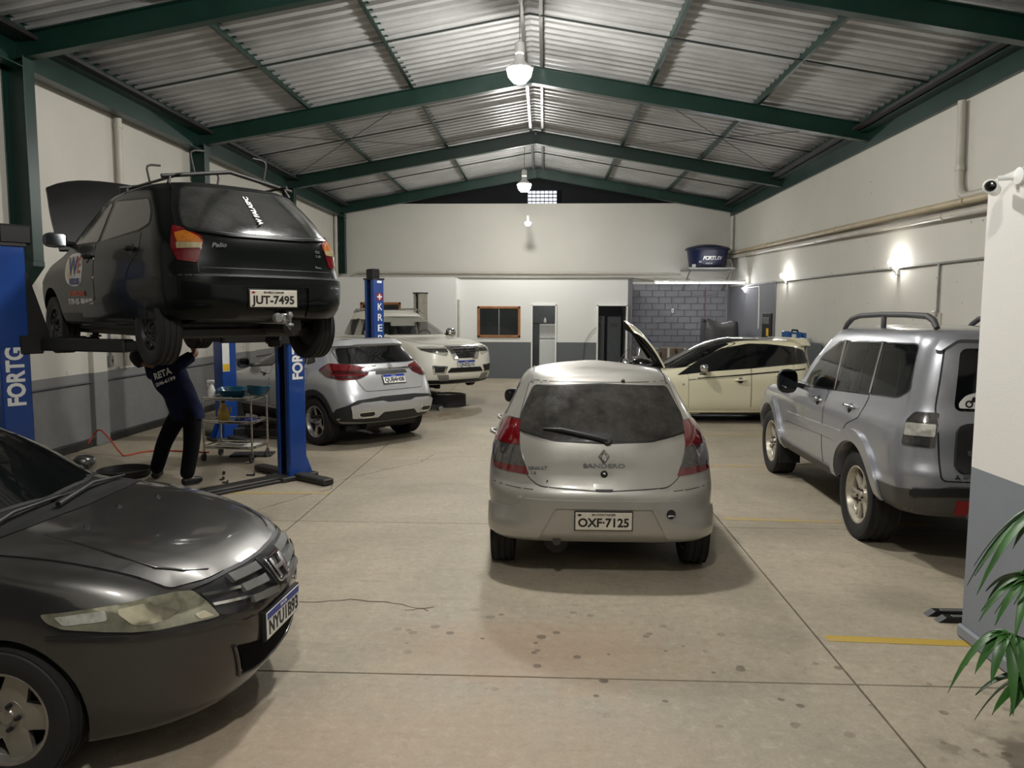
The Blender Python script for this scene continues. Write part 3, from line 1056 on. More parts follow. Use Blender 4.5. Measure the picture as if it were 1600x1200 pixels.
WHEELCACHE = {}
def make_wheel(key, r, rr, w, spokes, mat, style='alloy', label=None):
    """returns a function that places the wheel (rim, spokes, hub > tyre)"""
    def meshes():
        if key in WHEELCACHE: return WHEELCACHE[key]
        # local: axle along z, outside at +z
        h = w/2
        m = MB()
        m.lathe([(rr*.96, -h*.8), (rr, -h*.82), (rr+.012, -h*.8), (rr-.004, -h*.6), (rr*.9, -h*.4), (rr*.9, h*.4), (rr-.004, h*.66), (rr+.014, h*.8), (rr+.004, h*.86), (rr*.965, h*.82), (rr*.93, h*.6), (rr*.88, h*.2), (rr*.88, -h*.3), (rr*.96, -h*.8)], n=44, cap=False)
        fz = h*.62
        if style == 'steel':
            m.lathe([(0, fz*.55), (.05, fz*.55), (.06, fz*.8), (rr*.42, fz*.86), (rr*.55, fz*.7), (rr*.72, fz*.95), (rr*.86, fz*.7), (rr*.93, fz*.5)], n=44, cap=False)
        else:
            m.lathe([(0, fz*.95), (.03, fz*.97), (.034, fz*.86), (.075, fz*.84), (.085, fz*.5), (0, fz*.4)], n=24)
            n, wi, wo, twin = spokes
            for k in range(n):
                for off in ((-twin, twin) if twin else (0,)):
                    a = 2*pi*k/n+pi/2
                    R = Matrix.Rotation(a, 4, 'Z')
                    pts = []
                    r0, r1 = .045, rr*.955
                    vs = []
                    for (t, dz) in ((0, .84), (.45, .8), (.8, .86), (1, .92)):
                        rd = r0+(r1-r0)*t
                        ww = wi+(wo-wi)*t
                        ofs = off*t*1.0
                        for (sx, zz) in ((-1, -.32), (-1, -.06), (-.6, 0), (.6, 0), (1, -.06), (1, -.32)):
                            vs.append(R @ Vector((rd, ofs+sx*ww/2, fz*(dz)+zz*.06*1.4)))
                    fs = []
                    for i in range(3):
                        for j in range(5):
                            fs.append((i*6+j, i*6+j+1, (i+1)*6+j+1, (i+1)*6+j))
                        fs.append((i*6+5, i*6, (i+1)*6, (i+1)*6+5))
                    fs += [tuple(range(6))[::-1], tuple(range(18, 24))]
                    m.add(vs, fs)
        m.cur = 1
        m.lathe([(.06, -h*.1), (rr*.62, -h*.1), (rr*.62, h*.05), (.06, h*.05)], n=24, cap=False)      # brake disc / drum
        m.lathe([(0, -h*.6), (rr*.9, -h*.6), (rr*.9, -h*.5), (0, -h*.5)], n=24)
        nb = 4 if style == 'steel' else 5
        for k in range(nb):
            a = 2*pi*k/nb+.3
            m.lathe([(0, .022), (.009, .022), (.011, 0)], Matrix.Translation((.052*cos(a), .052*sin(a), fz*.82)), 8)
        if style == 'steel':
            for k in range(10):
                a = 2*pi*k/10
                m.lathe([(0, .006), (.019, .006), (.021, 0)], Matrix.Translation((rr*.74*cos(a), rr*.74*sin(a), fz*.93)), 10)
        o = m.build('wheel', [mat, M['black']], None, smooth=32)
        t = MB().lathe(tyre_profile(r, rr, w), n=48, cap=False)
        t_ = t.build('tyre', M['rubber'], None, smooth=38)
        a, b = o.data, t_.data
        bpy.data.objects.remove(o); bpy.data.objects.remove(t_)
        WHEELCACHE[key] = (a, b)
        return a, b
    def place(parent, pos, sd, spin=None, tilt=None):
        a, b = meshes()
        o = bpy.data.objects.new('wheel', a)
        t = bpy.data.objects.new('tyre', b)
        link(o, parent); link(t, o)
        R = frame(pos, (0, 0, -1), (sd, 0, 0))
        o.matrix_local = R @ Matrix.Rotation(random.uniform(0, 6.28) if spin is None else spin, 4, 'Z')
        return o
    return place

# ---------------------------------------------------------------- number plates
def number_plate(parent, mtx, chars, style='grey', w=.40, h=.13, top=''):
    m = MB().box((0, 0, .003), (w, h, .006), .003)
    m.cur = 1
    m.box((0, 0, -.003), (w+.016, h+.016, .006), .002)
    p = m.build('number_plate', [M['plate'] if style == 'grey' else M['plate_white'], M['black']], parent)
    p.matrix_local = mtx
    if style == 'grey':
        text(chars, h*.68, M['textblack'], p, Matrix.Translation((0, -h*.10, .0065)), .0006, w*.9, bold=.0026)
        text(top, h*.17, M['textblack'], p, Matrix.Translation((0, h*.37, .0065)), .0006, w*.42, bold=.0006)
        MB().add([(-w*.43, h*.44, .0068), (-w*.38, h*.36, .0068), (-w*.43, h*.28, .0068), (-w*.47, h*.36, .0068)], [(0, 1, 2, 3)]).build('plate_mark', M['red'] if chars[0] == 'J' else M['textblack'], p)
    else:
        MB().box((0, h*.36, .0068), (w-.008, h*.25, .001)).build('plate_band', M['plateblue'], p)
        text(top, h*.15, M['textwhite'], p, Matrix.Translation((0, h*.36, .0078)), .0004, w*.2)
        text(chars, h*.72, M['textblack'], p, Matrix.Translation((0, -h*.13, .0065)), .0006, w*.9, bold=.0032)
    return p

def clipz(pts, z0, z1):
    """part of a 3-D outline between two heights"""
    for sg, zz in ((1, z0), (-1, z1)):
        out = []
        for i in range(len(pts)):
            a = Vector(pts[i]); b = Vector(pts[(i+1) % len(pts)])
            fa, fb = sg*(a.z-zz), sg*(b.z-zz)
            if fa >= 0: out.append(tuple(a))
            if fa*fb < 0: out.append(tuple(a.lerp(b, fa/(fa-fb))))
        pts = out
    return pts

def lamp(car, name, pts, d, base, zones=(), off=.006, r=.03, label=None):
    """a pair of lamps; zones = (name, z0, z1, material) lenses laid on the housing"""
    for sg in (1, -1):
        q = [(x*sg, y, z) for x, y, z in pts]
        dd = (d[0]*sg, d[1], d[2])
        o = car.patch3(name, q, dd, off, base, r, ds=.035)
        for nm, z0, z1, m in zones:
            z_ = clipz(q, z0, z1)
            if len(z_) > 2: car.patch3(nm, z_, dd, off+.004, m, r*.6, o, .035)

def on(car, u, v, view, off=.004, up=(0, 0, 1)):
    """matrix lying on the car at (u, v): local x to the reader's right, z out of the surface"""
    p, n = car.at(u, v, view, off)
    x = {'B': (1, 0, 0), 'F': (-1, 0, 0), 'L': (0, -1, 0), 'R': (0, 1, 0)}[view]
    return frame(p, (Vector(x)-n*n.dot(Vector(x))), n)

def hollow(car, cab, sides_=(), front=None, rear=None, yf=2.9, yr=1.8):
    """cut a cabin and window openings out of the body; cab = (z0, yr0, yf0, w0, z1, yr1, yf1, w1)"""
    z0, a0, b0, w0, z1, a1, b1, w1 = cab
    cuts = []
    m = MB()
    m.add([(-w0, a0, z0), (w0, a0, z0), (w0, b0, z0), (-w0, b0, z0), (-w1, a1, z1), (w1, a1, z1), (w1, b1, z1), (-w1, b1, z1)],
          [(3, 2, 1, 0), (4, 5, 6, 7), (0, 1, 5, 4), (1, 2, 6, 5), (2, 3, 7, 6), (3, 0, 4, 7)])
    cuts.append(m.build('cut', M['black']))
    X, Y, Z = Vector((1, 0, 0)), Vector((0, 1, 0)), Vector((0, 0, 1))
    for p in sides_:
        for sd in (-1, 1):
            q = MB().prism(p, Matrix(((0, 0, sd, 0), (1, 0, 0, 0), (0, 1, 0, 0), (0, 0, 0, 1))) @ Matrix.Translation((0, 0, .3)), 1.0)
            cuts.append(q.build('cut', M['black']))
    if front:
        cuts.append(MB().prism(front, Matrix(((1, 0, 0, 0), (0, 0, 1, yf), (0, 1, 0, 0), (0, 0, 0, 1))), 3).build('cut', M['black']))
    if rear:
        cuts.append(MB().prism(rear, Matrix(((1, 0, 0, 0), (0, 0, -1, yr), (0, 1, 0, 0), (0, 0, 0, 1))), 3).build('cut', M['black']))
    o = car.body
    for c in cuts:
        for p in c.data.polygons: p.material_index = 1
        c.data.materials.clear(); c.data.materials.append(car.pm); c.data.materials.append(M['black'])
        md = o.modifiers.new('b', 'BOOLEAN'); md.object = c; md.operation = 'DIFFERENCE'; md.solver = 'EXACT'
    par = o.parent
    o.parent = None
    dg = bpy.context.evaluated_depsgraph_get()
    nm = bpy.data.meshes.new_from_object(o.evaluated_get(dg))
    o.modifiers.clear()
    o.data = nm
    o.parent = par
    for c in cuts: bpy.data.objects.remove(c)
    for p in nm.polygons: p.use_smooth = True
    nm.set_sharp_from_angle(angle=radians(38))

def seat(parent, x, y, z, w=.5):
    m = MB()
    m.box((x, y+.22, z), (w, .5, .16), .05)
    rot = Matrix.Rotation(radians(14), 3, 'X')
    m.box((x, y-.09, z+.33), (w, .14, .62), .05, rot)
    s = m.build('seat', M['greyplastic'], parent, smooth=50)
    for dx in ([0] if w < .7 else [-.35, .35]):
        MB().box((x+dx, y-.2, z+.74), (.26, .1, .17), .045, rot).build('headrest', M['greyplastic'], s, smooth=50)
    return s

def steering(parent, x, y, z):
    mt = Matrix.Translation((x, y, z)) @ Matrix.Rotation(radians(65), 4, 'X')
    pts = [mt @ Vector((.18*cos(2*pi*k/20), .18*sin(2*pi*k/20), 0)) for k in range(21)]
    m = MB().tube(pts, .014, 6, False)
    m.tube([mt @ Vector((-.17, 0, 0)), mt @ Vector((0, 0, -.02)), mt @ Vector((.17, 0, 0))], .014, 6)
    m.tube([mt @ Vector((0, 0, 0)), mt @ Vector((0, 0, -.3))], .025, 8)
    m.build('steering_wheel', M['black'], parent, smooth=50)

def open_bonnet(root, hy, hz, L0, hw, ang, top, under, bulge=.14):
    an = radians(ang)
    hp = Vector((0, hy, hz))
    rows = []
    for k in range(9):
        t_ = k/8
        row = []
        for j in range(13):
            u = -1+2*j/12
            l = (L0-bulge*abs(u)**3)*t_
            x = u*(hw+.02*sin(pi*t_))*(1-.06*t_**3)
            bow = .05*sin(pi*min(1, t_*.9))+.03*(1-u*u)-.05*max(0, t_-.8)/.2
            row.append(hp+Vector((x, l*cos(an)-bow*sin(an), l*sin(an)+bow*cos(an))))
        rows.append(row)
    nrm = Vector((0, -sin(an), cos(an)))
    N_ = 13
    b_ = 9*N_
    vs = [v for row in rows for v in row]+[v-nrm*.03 for row in rows for v in row]
    m = MB()
    ft = [(k*N_+j, k*N_+j+1, (k+1)*N_+j+1, (k+1)*N_+j) for k in range(8) for j in range(12)]
    fu = [(b_+k*N_+j, b_+(k+1)*N_+j, b_+(k+1)*N_+j+1, b_+k*N_+j+1) for k in range(8) for j in range(12)]
    ring = list(range(N_))+[k*N_+N_-1 for k in range(1, 9)]+[8*N_+j for j in range(N_-2, -1, -1)]+[k*N_ for k in range(7, 0, -1)]
    m.add(vs, ft+[(a, b, b+b_, a+b_) for a, b in zip(ring, ring[1:]+ring[:1])])
    nf = len(m.f)
    m.f += fu; m.m += [1]*len(fu)
    o = m.build('bonnet', [top, under], root, smooth=40)
    # stiffening ribs on the underside
    for x0, x1 in ((-.5, -.12), (.5, .12)):
        r = MB()
        a = hp+Vector((x0, .15*cos(an), .15*sin(an)))-nrm*.04
        b = hp+Vector((x1, (L0-.25)*cos(an), (L0-.25)*sin(an)))-nrm*.03
        r.tube([a, b], .025, 6)
        r.build('bonnet_rib', under, o)
    MB().cyl((hw*.8, hy+.75, hz-.1), hp+Vector((hw*.75, .62*cos(an), .62*sin(an)))-nrm*.04, .006, n=6).build('bonnet_prop', M['steel'], root)
    return o
# ================================================================ silver hatchback, rear view, middle of the floor
M['p_sandero'] = paint('warm_silver_paint', (160, 157, 150), .5, .34, .35, (150, 146, 136))
def build_sandero():
    root = empty('hatchback_car', (.43, 5.36, 0), 0, 'silver hatchback seen squarely from behind in the middle of the floor', 'car')
    c = Car(root, [
        (.40, .25, 3.70, .2, .74, .3, None, None, None, 4.5), (.10, .30, 3.9, .24, .835, .3, None, None, None, 4.8), (.02, .39, 3.99, .36, .86, .32, None, None, None, 4.5), (.0, .55, 4.02, .5, .868), (.015, .66, 4.0, .62, .873),
        (.055, .73, 3.96, .68, .873), (.075, .80, 3.9, .74, .868), (.11, .95, 3.4, .92, .84), (.145, 1.05, 3.0, 1.0, .80),
        (.25, 1.2, 2.75, 1.14, .72), (.37, 1.33, 2.45, 1.3, .655), (.46, 1.42, 2.25, 1.4, .605, None, None, 1.43, 1.41), (.54, 1.47, 2.15, 1.45, .55, None, None, 1.48, 1.46),
        (.72, 1.50, 2.0, 1.485, .42), (1.0, 1.525, 1.7, 1.52, .12)], M['p_sandero'], lr=.46, lf=.6, q=3.3, axles=(.62, 3.21), wr=.30, arch=.055)
    P = c.pm
    tg = c.panel('tailgate', [(-.535, 1.425), (-.60, 1.2), (-.625, 1.03), (-.565, .80), (-.47, .715), (0, .69), (.47, .715), (.565, .80), (.625, 1.03), (.60, 1.2), (.535, 1.425)], 'B', .05, .007, .004)
    g = c.window('rear_window', [(-.50, 1.385), (-.585, 1.2), (-.605, 1.085), (-.35, 1.035), (0, 1.022), (.35, 1.035), (.605, 1.085), (.585, 1.2), (.50, 1.385), (0, 1.41)], 'B', M['glassdust'], .03, .010, .011)
    lamp(c, 'tail_lamp', [(-.555, .08, .785), (-.78, .36, .80), (-.83, .5, .95), (-.80, .5, 1.10), (-.74, .48, 1.16), (-.645, .26, 1.16), (-.628, .16, .97)], (.5, .86, 0), M['smokelens'],
         (('red_lens', .985, 1.15, M['redglass']), ('clear_lens', .845, .98, M['smokelens']), ('red_lens', .785, .84, M['redglass'])))
    # stepped bumper with the plate recess
    c.patch('bumper_skin', [(-.83, .545), (-.66, .545), (-.56, .625), (.56, .625), (.66, .545), (.83, .545), (.83, .345), (.46, .345), (.34, .568), (-.34, .568), (-.46, .345), (-.83, .345)], 'B', .014, P, .02, None, .05, .004)
    c.seam([(-.80, .70), (-.6, .69), (-.5, .688)], 'B', .005); c.seam([(.80, .70), (.6, .69), (.5, .688)], 'B', .005)
    for sd, vw in ((-1, 'L'), (1, 'R')):
        c.panel('door', [(1.12, 1.04), (.98, .62), (1.22, .34), (2.02, .33), (2.03, 1.04)], vw, .05)
        c.panel('door', [(2.06, 1.04), (2.05, .33), (2.98, .33), (3.05, .85), (3.02, 1.03)], vw, .05)
        c.window('side_window', [(.88, 1.14), (1.0, 1.36), (1.98, 1.42), (2.03, 1.09)], vw, M['glass'], .04)
        c.window('side_window', [(2.10, 1.42), (2.14, 1.07), (2.86, 1.05), (2.42, 1.34)], vw, M['glass'], .04)
        c.handle(1.2, .93, sd); c.handle(2.2, .91, sd)
    c.mirror(2.78, 1.03, -1, M['black'], (.10, .09, .075), .07); c.mirror(2.78, 1.03, 1, M['black'], (.10, .09, .075), .07)
    c.window('windscreen', [(-.62, 1.06), (-.50, 1.40), (.50, 1.40), (.62, 1.06)], 'F', M['glass'], .05)
    lamp(c, 'head_lamp', [(-.5, 3.95, .62), (-.8, 3.6, .66), (-.8, 3.5, .82), (-.55, 3.8, .8)], (.4, -.9, 0), M['clearlens'])
    c.window('grille', [(-.42, .62), (-.36, .75), (.36, .75), (.42, .62)], 'F', M['black'], .03, .02, .005, M['chrome'])
    # roof edges
    for sx in (-1, 1):
        vs = [c.at(sx*.515, y, 'T', .004)[0] for y in [.62+.1*i for i in range(15)]]
        MB().tube(vs, .006, 6).build('roof_moulding', M['black'], root)
    # wiper, washer, badges
    p, n = c.at(.03, 1.035, 'B', .02)
    q, _ = c.at(-.29, 1.09, 'B', .032); q2, _ = c.at(-.43, 1.10, 'B', .02); q3, _ = c.at(-.02, 1.05, 'B', .02)
    w = MB(); w.lathe([(0, .03), (.03, .026), (.036, 0)], frame(p-n*.008, (1, 0, 0), n), 16); w.tube([p+n*.01, q+n*.004, q2], [.022, .016, .008], 8)
    wo = w.build('wiper', M['black'], root, smooth=50)
    MB().tube([q2, q3], .008, 6).build('wiper_blade', M['rubber'], wo)
    p, n = c.at(.17, 1.435, 'B', .004)
    MB().lathe([(0, .014), (.012, .012), (.016, 0)], frame(p, (1, 0, 0), n), 12).build('washer_nozzle', M['black'], root)
    mt = on(c, 0.005, .925, 'B', .008)
    e = MB()
    for s_, hgt in ((1, .006),):
        o_ = [(0, .055), (.042, 0), (0, -.055), (-.042, 0)]; i_ = [(0, .028), (.02, 0), (0, -.028), (-.02, 0)]
        for k in range(4):
            e.add([mt @ Vector((*o_[k], 0)), mt @ Vector((*o_[(k+1) % 4], 0)), mt @ Vector((*i_[(k+1) % 4], .004)), mt @ Vector((*i_[k], .004)),
                   mt @ Vector(((o_[k][0]+i_[k][0])/2, (o_[k][1]+i_[k][1])/2, .012)), mt @ Vector(((o_[(k+1) % 4][0]+i_[(k+1) % 4][0])/2, (o_[(k+1) % 4][1]+i_[(k+1) % 4][1])/2, .012))],
                  [(0, 1, 5, 4), (4, 5, 2, 3), (0, 4, 3), (1, 2, 5)])
    e.build('emblem', M['chrome'], root)
    text('SANDERO', .042, M['textgrey'], root, on(c, .005, .862, 'B', .008), .003, .30, bold=.0008)
    text('RENAULT', .032, M['textgrey'], root, on(c, -.47, .835, 'B', .008), .002, .14, bold=.001)
    text('1.6', .03, M['textgrey'], root, on(c, -.50, .80, 'B', .008), .002, .04, bold=.001)
    mt = on(c, .005, .805, 'B', .008)
    MB().lathe([(0, .012), (.014, .01), (.022, .006), (.026, 0)], mt, 20).build('tailgate_lock', M['black'], root, smooth=40)
    MB().lathe([(0, .015), (.009, .014), (.010, .010)], mt, 12).build('lock_barrel', M['chrome'], root)
    c.patch('handle_recess', [(-.075, .735), (-.06, .692), (.07, .692), (.085, .735)], 'B', .006, M['p_sandero'], .015)
    c.patch('handle_shadow_gap', [(-.06, .70), (-.05, .685), (.06, .685), (.07, .70)], 'B', .009, M['black'], .008)
    number_plate(root, on(c, .0, .485, 'B', .012), 'OXF\u00b77125', 'grey', .40, .13, 'BA-CONTAINER')
    # towing eye cover missing on the right
    mt = on(c, .475, .53, 'B', .013)
    MB().lathe([(.032, 0), (.036, .006), (.042, .006), (.046, 0)], mt, 24, cap=False).build('towing_eye_ring', M['p_sandero'], root, smooth=40)
    MB().lathe([(0, .004), (.033, .004), (.034, 0)], mt, 24).build('towing_eye_hole', M['black'], root)
    MB().tube([mt @ Vector((-.02, -.012, .003)), mt @ Vector((0, -.006, .012)), mt @ Vector((.02, -.012, .003))], .007, 8).build('towing_eye', M['chrome'], root)
    # exhaust, axle beam, under tray
    MB().tube([(-.33, .75, .27), (-.33, .2, .30), (-.33, .05, .315)], [.035, .03, .03], 12).build('exhaust_pipe', M['dark_steel'], root, smooth=40)
    ax = MB(); ax.box((0, .62, .26), (1.2, .12, .07), .01); ax.box((0, 1.5, .24), (1.2, 1.6, .1), .02)
    for sx in (-1, 1): ax.box((sx*.5, .75, .27), (.07, .5, .08), .01)
    ax.cyl((-.33, .3, .24), (-.33, .9, .24), .09, n=14)
    ax.build('rear_axle', M['black'], root)
    c.wheels(make_wheel('sandero', .30, .19, .185, (5, .05, .06, 0), M['steel'], 'steel'), .74)
    return c
CAR_S = build_sandero()
# ================================================================ dark grey saloon, nose in from the left
M['p_honda'] = paint('graphite_paint', (58, 57, 56), .7, .3, .06)
def build_honda():
    root = empty('saloon_car', (-5.714, 3.78, 0), radians(-91.2), 'dark grey saloon with its nose pointing right in the near left corner', 'car')
    c = Car(root, [
        (.35, .25, 4.15, .16, .77), (.1, .30, 4.30, .18, .825), (.02, .42, 4.36, .28, .84), (0, .55, 4.395, .46, .846), (.0, .68, 4.39, .60, .8475),
        (.02, .80, 4.345, .70, .843, None, .74, None, .72), (.05, .92, 4.28, .765, .832, None, .72, .90, .79), (.10, 1.0, 4.10, .85, .825, None, .62, .95, .86, None, 2.9), (.25, 1.03, 3.75, .935, .81, None, .5, .98, .925, None, 3.2),
        (.55, 1.05, 3.28, 1.0, .785, .4, .4, 1.03, .975), (.95, 1.18, 2.95, 1.17, .715, .4, .36), (1.35, 1.36, 2.6, 1.335, .61, .4, .34), (1.6, 1.44, 2.35, 1.425, .54),
        (1.85, 1.475, 2.2, 1.465, .36), (1.95, 1.483, 2.15, 1.48, .08)], M['p_honda'], lr=.46, lf=.72, q=2.7, taper=(.04, .05), axles=(.985, 3.535), wr=.30, arch=.04)
    P = c.pm
    # bonnet, wings, cowl
    hood = [(-.555, 4.125), (-.41, 4.218), (-.2, 4.275), (0, 4.288), (.2, 4.275), (.41, 4.218), (.555, 4.125), (.61, 3.88), (.67, 3.5), (.685, 3.34), (.40, 3.39), (0, 3.42), (-.40, 3.39), (-.685, 3.34), (-.67, 3.5), (-.61, 3.88)]
    c.panel('bonnet', hood, 'T', .04, .006, .006)
    for sx in (-1, 1):
        pts = [c.at(sx*x, y, 'T', .0065)[0] for x, y in ((.45, 3.5), (.485, 3.7), (.505, 3.86), (.50, 4.03), (.44, 4.13), (.35, 4.2))]
        MB().tube(pts, [.002, .006, .008, .008, .006, .002], 8).build('bonnet_crease', P, root, smooth=60)
    c.patch('cowl', [(-.66, 3.33), (-.40, 3.385), (0, 3.41), (.40, 3.385), (.66, 3.33), (.66, 3.16), (.4, 3.23), (0, 3.26), (-.4, 3.23), (-.66, 3.16)], 'T', .008, M['black'], .01)
    c.window('windscreen', [(-.64, 3.06), (-.35, 3.17), (0, 3.21), (.35, 3.17), (.64, 3.06), (.53, 2.40), (.3, 2.45), (0, 2.47), (-.3, 2.45), (-.53, 2.40)], 'T', M['glass'], .03, .02)
    for (x0, y0), (x1, y1), (x2, y2) in (((.12, 3.34), (-.25, 3.28), (-.62, 3.24)), ((.62, 3.3), (.35, 3.28), (.0, 3.27))):
        a = [c.at(x0, y0, 'T', .03)[0], c.at(x1, y1, 'T', .045)[0], c.at(x2, y2, 'T', .03)[0]]
        w = MB().tube(a, [.014, .011, .006], 8).build('wiper', M['black'], root, smooth=50)
        b = [c.at(x1+.3, y1-.02, 'T', .02)[0], c.at(x2, y2-.02, 'T', .02)[0]]
        MB().tube(b, .007, 6).build('wiper_blade', M['rubber'], w)
    for x, y in ((.3, 3.6), (-.3, 3.62), (-.05, 3.55)):
        p, n = c.at(x, y, 'T', .006)
        MB().lathe([(0, .012), (.008, .01), (.014, 0)], frame(p, (1, 0, 0), n), 10).build('washer_nozzle', M['black'], root)
    # head lamps with reflectors under a clear cover
    hl = [(.792, 3.71, .742), (.749, 3.863, .75), (.702, 3.967, .753), (.624, 4.069, .759), (.545, 4.14, .757), (.492, 4.186, .745), (.48, 4.25, .69), (.462, 4.297, .622), (.527, 4.256, .627), (.586, 4.206, .632), (.666, 4.114, .635), (.708, 4.045, .643), (.786, 3.794, .682), (.792, 3.735, .708)]
    M['h_lens'] = simple('aged_lamp_lens', (128, 126, 108), .08, .35, coat=1., var=.35, scale=14)
    M['h_refl'] = simple('lamp_reflector', (190, 184, 160), .12, .8, coat=1., var=.15, scale=40)
    for sg in (1, -1):
        q = [(x*sg, y, z) for x, y, z in hl]
        dd = (-.66*sg, -.75, 0)
        L_ = c.patch3('head_lamp', q, dd, .008, M['h_lens'], .012, ds=.03)
        c.patch3('reflector', [(x*sg, y, z) for x, y, z in ((.70, 3.95, .735), (.63, 4.05, .742), (.555, 4.12, .745), (.55, 4.16, .70), (.60, 4.13, .665), (.68, 4.03, .66))], dd, .011, M['h_refl'], .03, L_, .03)
        c.patch3('turn_lens', [(x*sg, y, z) for x, y, z in ((.78, 3.76, .73), (.745, 3.87, .737), (.715, 3.93, .738), (.72, 3.94, .70), (.775, 3.79, .695))], dd, .011, M['clearlens'], .01, L_, .03)
        c.patch3('lamp_bulb', [(x*sg, y, z) for x, y, z in ((.53, 4.2, .66), (.50, 4.235, .665), (.48, 4.275, .63), (.53, 4.235, .635))], dd, .011, M['h_refl'], .01, L_, .03)
    # grille with its bars and the badge panel
    M['h_grille'] = simple('dark_grille', (44, 44, 46), .3, .3, coat=.4)
    M['h_bar'] = simple('grey_grille_bar', (128, 128, 126), .3, .45)
    gp = [(-.485, .735), (-.33, .76), (0, .755), (.33, .76), (.485, .735), (.462, .625), (.25, .562), (0, .548), (-.25, .562), (-.462, .625)]
    gr_ = c.patch('grille', gp, 'F', .006, M['h_grille'], .015)
    c.patch('bonnet_gap', [(-.50, .748), (-.3, .768), (0, .762), (.3, .768), (.50, .748), (.30, .756), (0, .75), (-.30, .756)], 'F', .009, M['black'], 0, gr_, .03)
    for sx in (-1, 1):
        for name, a, b, w_, off, m in (('grille_bar', (.485, .716), (.31, .691), .012, .022, 'chrome'), ('grille_bar', (.474, .672), (.29, .642), .012, .022, 'chrome'),
                                       ('grille_bar', (.33, .733), (.12, .722), .032, .03, 'h_bar'), ('grille_bar', (.31, .682), (.12, .668), .034, .03, 'h_bar'), ('grille_bar', (.285, .626), (.05, .597), .03, .03, 'h_bar')):
            pl = [(sx*a[0], a[1]+w_/2), (sx*b[0], b[1]+w_/2), (sx*b[0], b[1]-w_/2), (sx*a[0], a[1]-w_/2)]
            c.patch(name, pl, 'F', off, M[m], .004, gr_, .04, -.006)
    bp = c.patch('badge_panel', [(-.12, .745), (.12, .745), (.075, .615), (-.075, .615)], 'F', .034, M['h_grille'], .015, gr_, .03, -.006)
    mt = on(c, 0, .678, 'F', .036)
    e = MB()
    e.prism([(-.062, .055), (-.04, .055), (-.030, .008), (.030, .008), (.04, .055), (.062, .055), (.046, -.055), (.026, -.055), (.026, -.012), (-.026, -.012), (-.026, -.055), (-.046, -.055)], mt, .012)
    e.build('emblem', M['chrome'], root)
    rim = rounded([(-.082, .066), (.082, .066), (.06, -.068), (-.06, -.068)], .02, 4)
    MB().tube([mt @ Vector((x, y, .004)) for x, y in rim+rim[:1]], .006, 6, False).build('emblem_rim', M['chrome'], root)
    # bumper: crease under the lamps, intake, lip, plate
    c.patch('bumper_ledge', [(.80, .655), (.70, .628), (.59, .615), (.46, .606), (.34, .553), (.25, .545), (.30, .515), (.42, .575), (.57, .590), (.70, .607), (.80, .635)], 'F', .01, P, .01, None, .04)
    c.patch('bumper_ledge', [(-x, z) for x, z in [(.80, .655), (.70, .628), (.59, .615), (.46, .606), (.34, .553), (.25, .545), (.30, .515), (.42, .575), (.57, .590), (.70, .607), (.80, .635)]], 'F', .01, P, .01, None, .04)
    c.window('lower_intake', [(-.39, .452), (-.2, .40), (0, .39), (.2, .40), (.39, .452), (.325, .30), (.13, .275), (-.13, .275), (-.325, .30)], 'F', M['void'], .02, 0, .006)
    lip = [(.41, .46), (.345, .292), (.25, .272), (.13, .262), (0, .258), (-.13, .262), (-.25, .272), (-.345, .292), (-.41, .46)]
    pts = []
    for a, b in zip(lip, lip[1:]):
        for k in range(4): pts.append(c.at(a[0]+(b[0]-a[0])*k/4, a[1]+(b[1]-a[1])*k/4, 'F', .006)[0])
    pts.append(c.at(*lip[-1], 'F', .006)[0])
    MB().tube(pts, .009, 8).build('intake_lip', P, root, smooth=60)
    number_plate(root, on(c, 0, .462, 'F', .016), 'NYU1B93', 'white', .40, .13, 'BRASIL')
    MB().box((0, 0, -.012), (.42, .15, .016), .004).build('plate_holder', M['black'], root).matrix_local = on(c, 0, .462, 'F', .014)
    # sides
    for sd, vw in ((-1, 'L'), (1, 'R')):
        c.panel('door', [(2.12, 1.03), (2.1, .3), (2.95, .3), (3.1, .8), (3.06, .99)], vw, .05)
        c.panel('door', [(1.1, 1.02), (1.25, .4), (1.4, .3), (2.07, .3), (2.09, 1.03)], vw, .05)
        c.window('side_window', [(2.14, 1.40), (2.16, 1.06), (3.02, 1.03), (2.5, 1.36)], vw, M['glass'], .03)
        c.window('side_window', [(1.25, 1.12), (1.5, 1.36), (2.08, 1.41), (2.1, 1.07)], vw, M['glass'], .03)
        c.handle(2.25, .93, sd); c.handle(1.3, .94, sd)
        c.mirror(2.86, .985, sd, P, (.07, .08, .055), .05)
        p, n = c.at(3.35, .80, vw, .003)
        MB().lathe([(0, .012), (.022, .01), (.026, 0)], frame(p, (0, 1, 0), n), 14).build('side_repeater', M['amber'], root)
    # boot end
    c.window('rear_window', [(-.58, 1.10), (-.50, 1.36), (.50, 1.36), (.58, 1.10)], 'B', M['glass'], .05)
    lamp(c, 'tail_lamp', [(-.5, .05, .75), (-.8, .4, .8), (-.78, .45, .98), (-.55, .08, .97)], (.5, .86, 0), M['redglass'])
    c.panel('boot_lid', [(-.52, .98), (-.45, .62), (.45, .62), (.52, .98)], 'B', .05)
    number_plate(root, on(c, 0, .78, 'B', .012), 'NYU1B93', 'white', .40, .13, 'BRASIL')
    MB().box((0, 2.2, .22), (1.3, 3.6, .08), .02).build('floor_pan', M['black'], root)
    c.wheels(make_wheel('honda', .302, .192, .18, (5, .125, .10, 0), simple('satin_alloy', (150, 146, 138), .35, .75), 'alloy'), .735, spin=0)
    return c
CAR_H = build_honda()
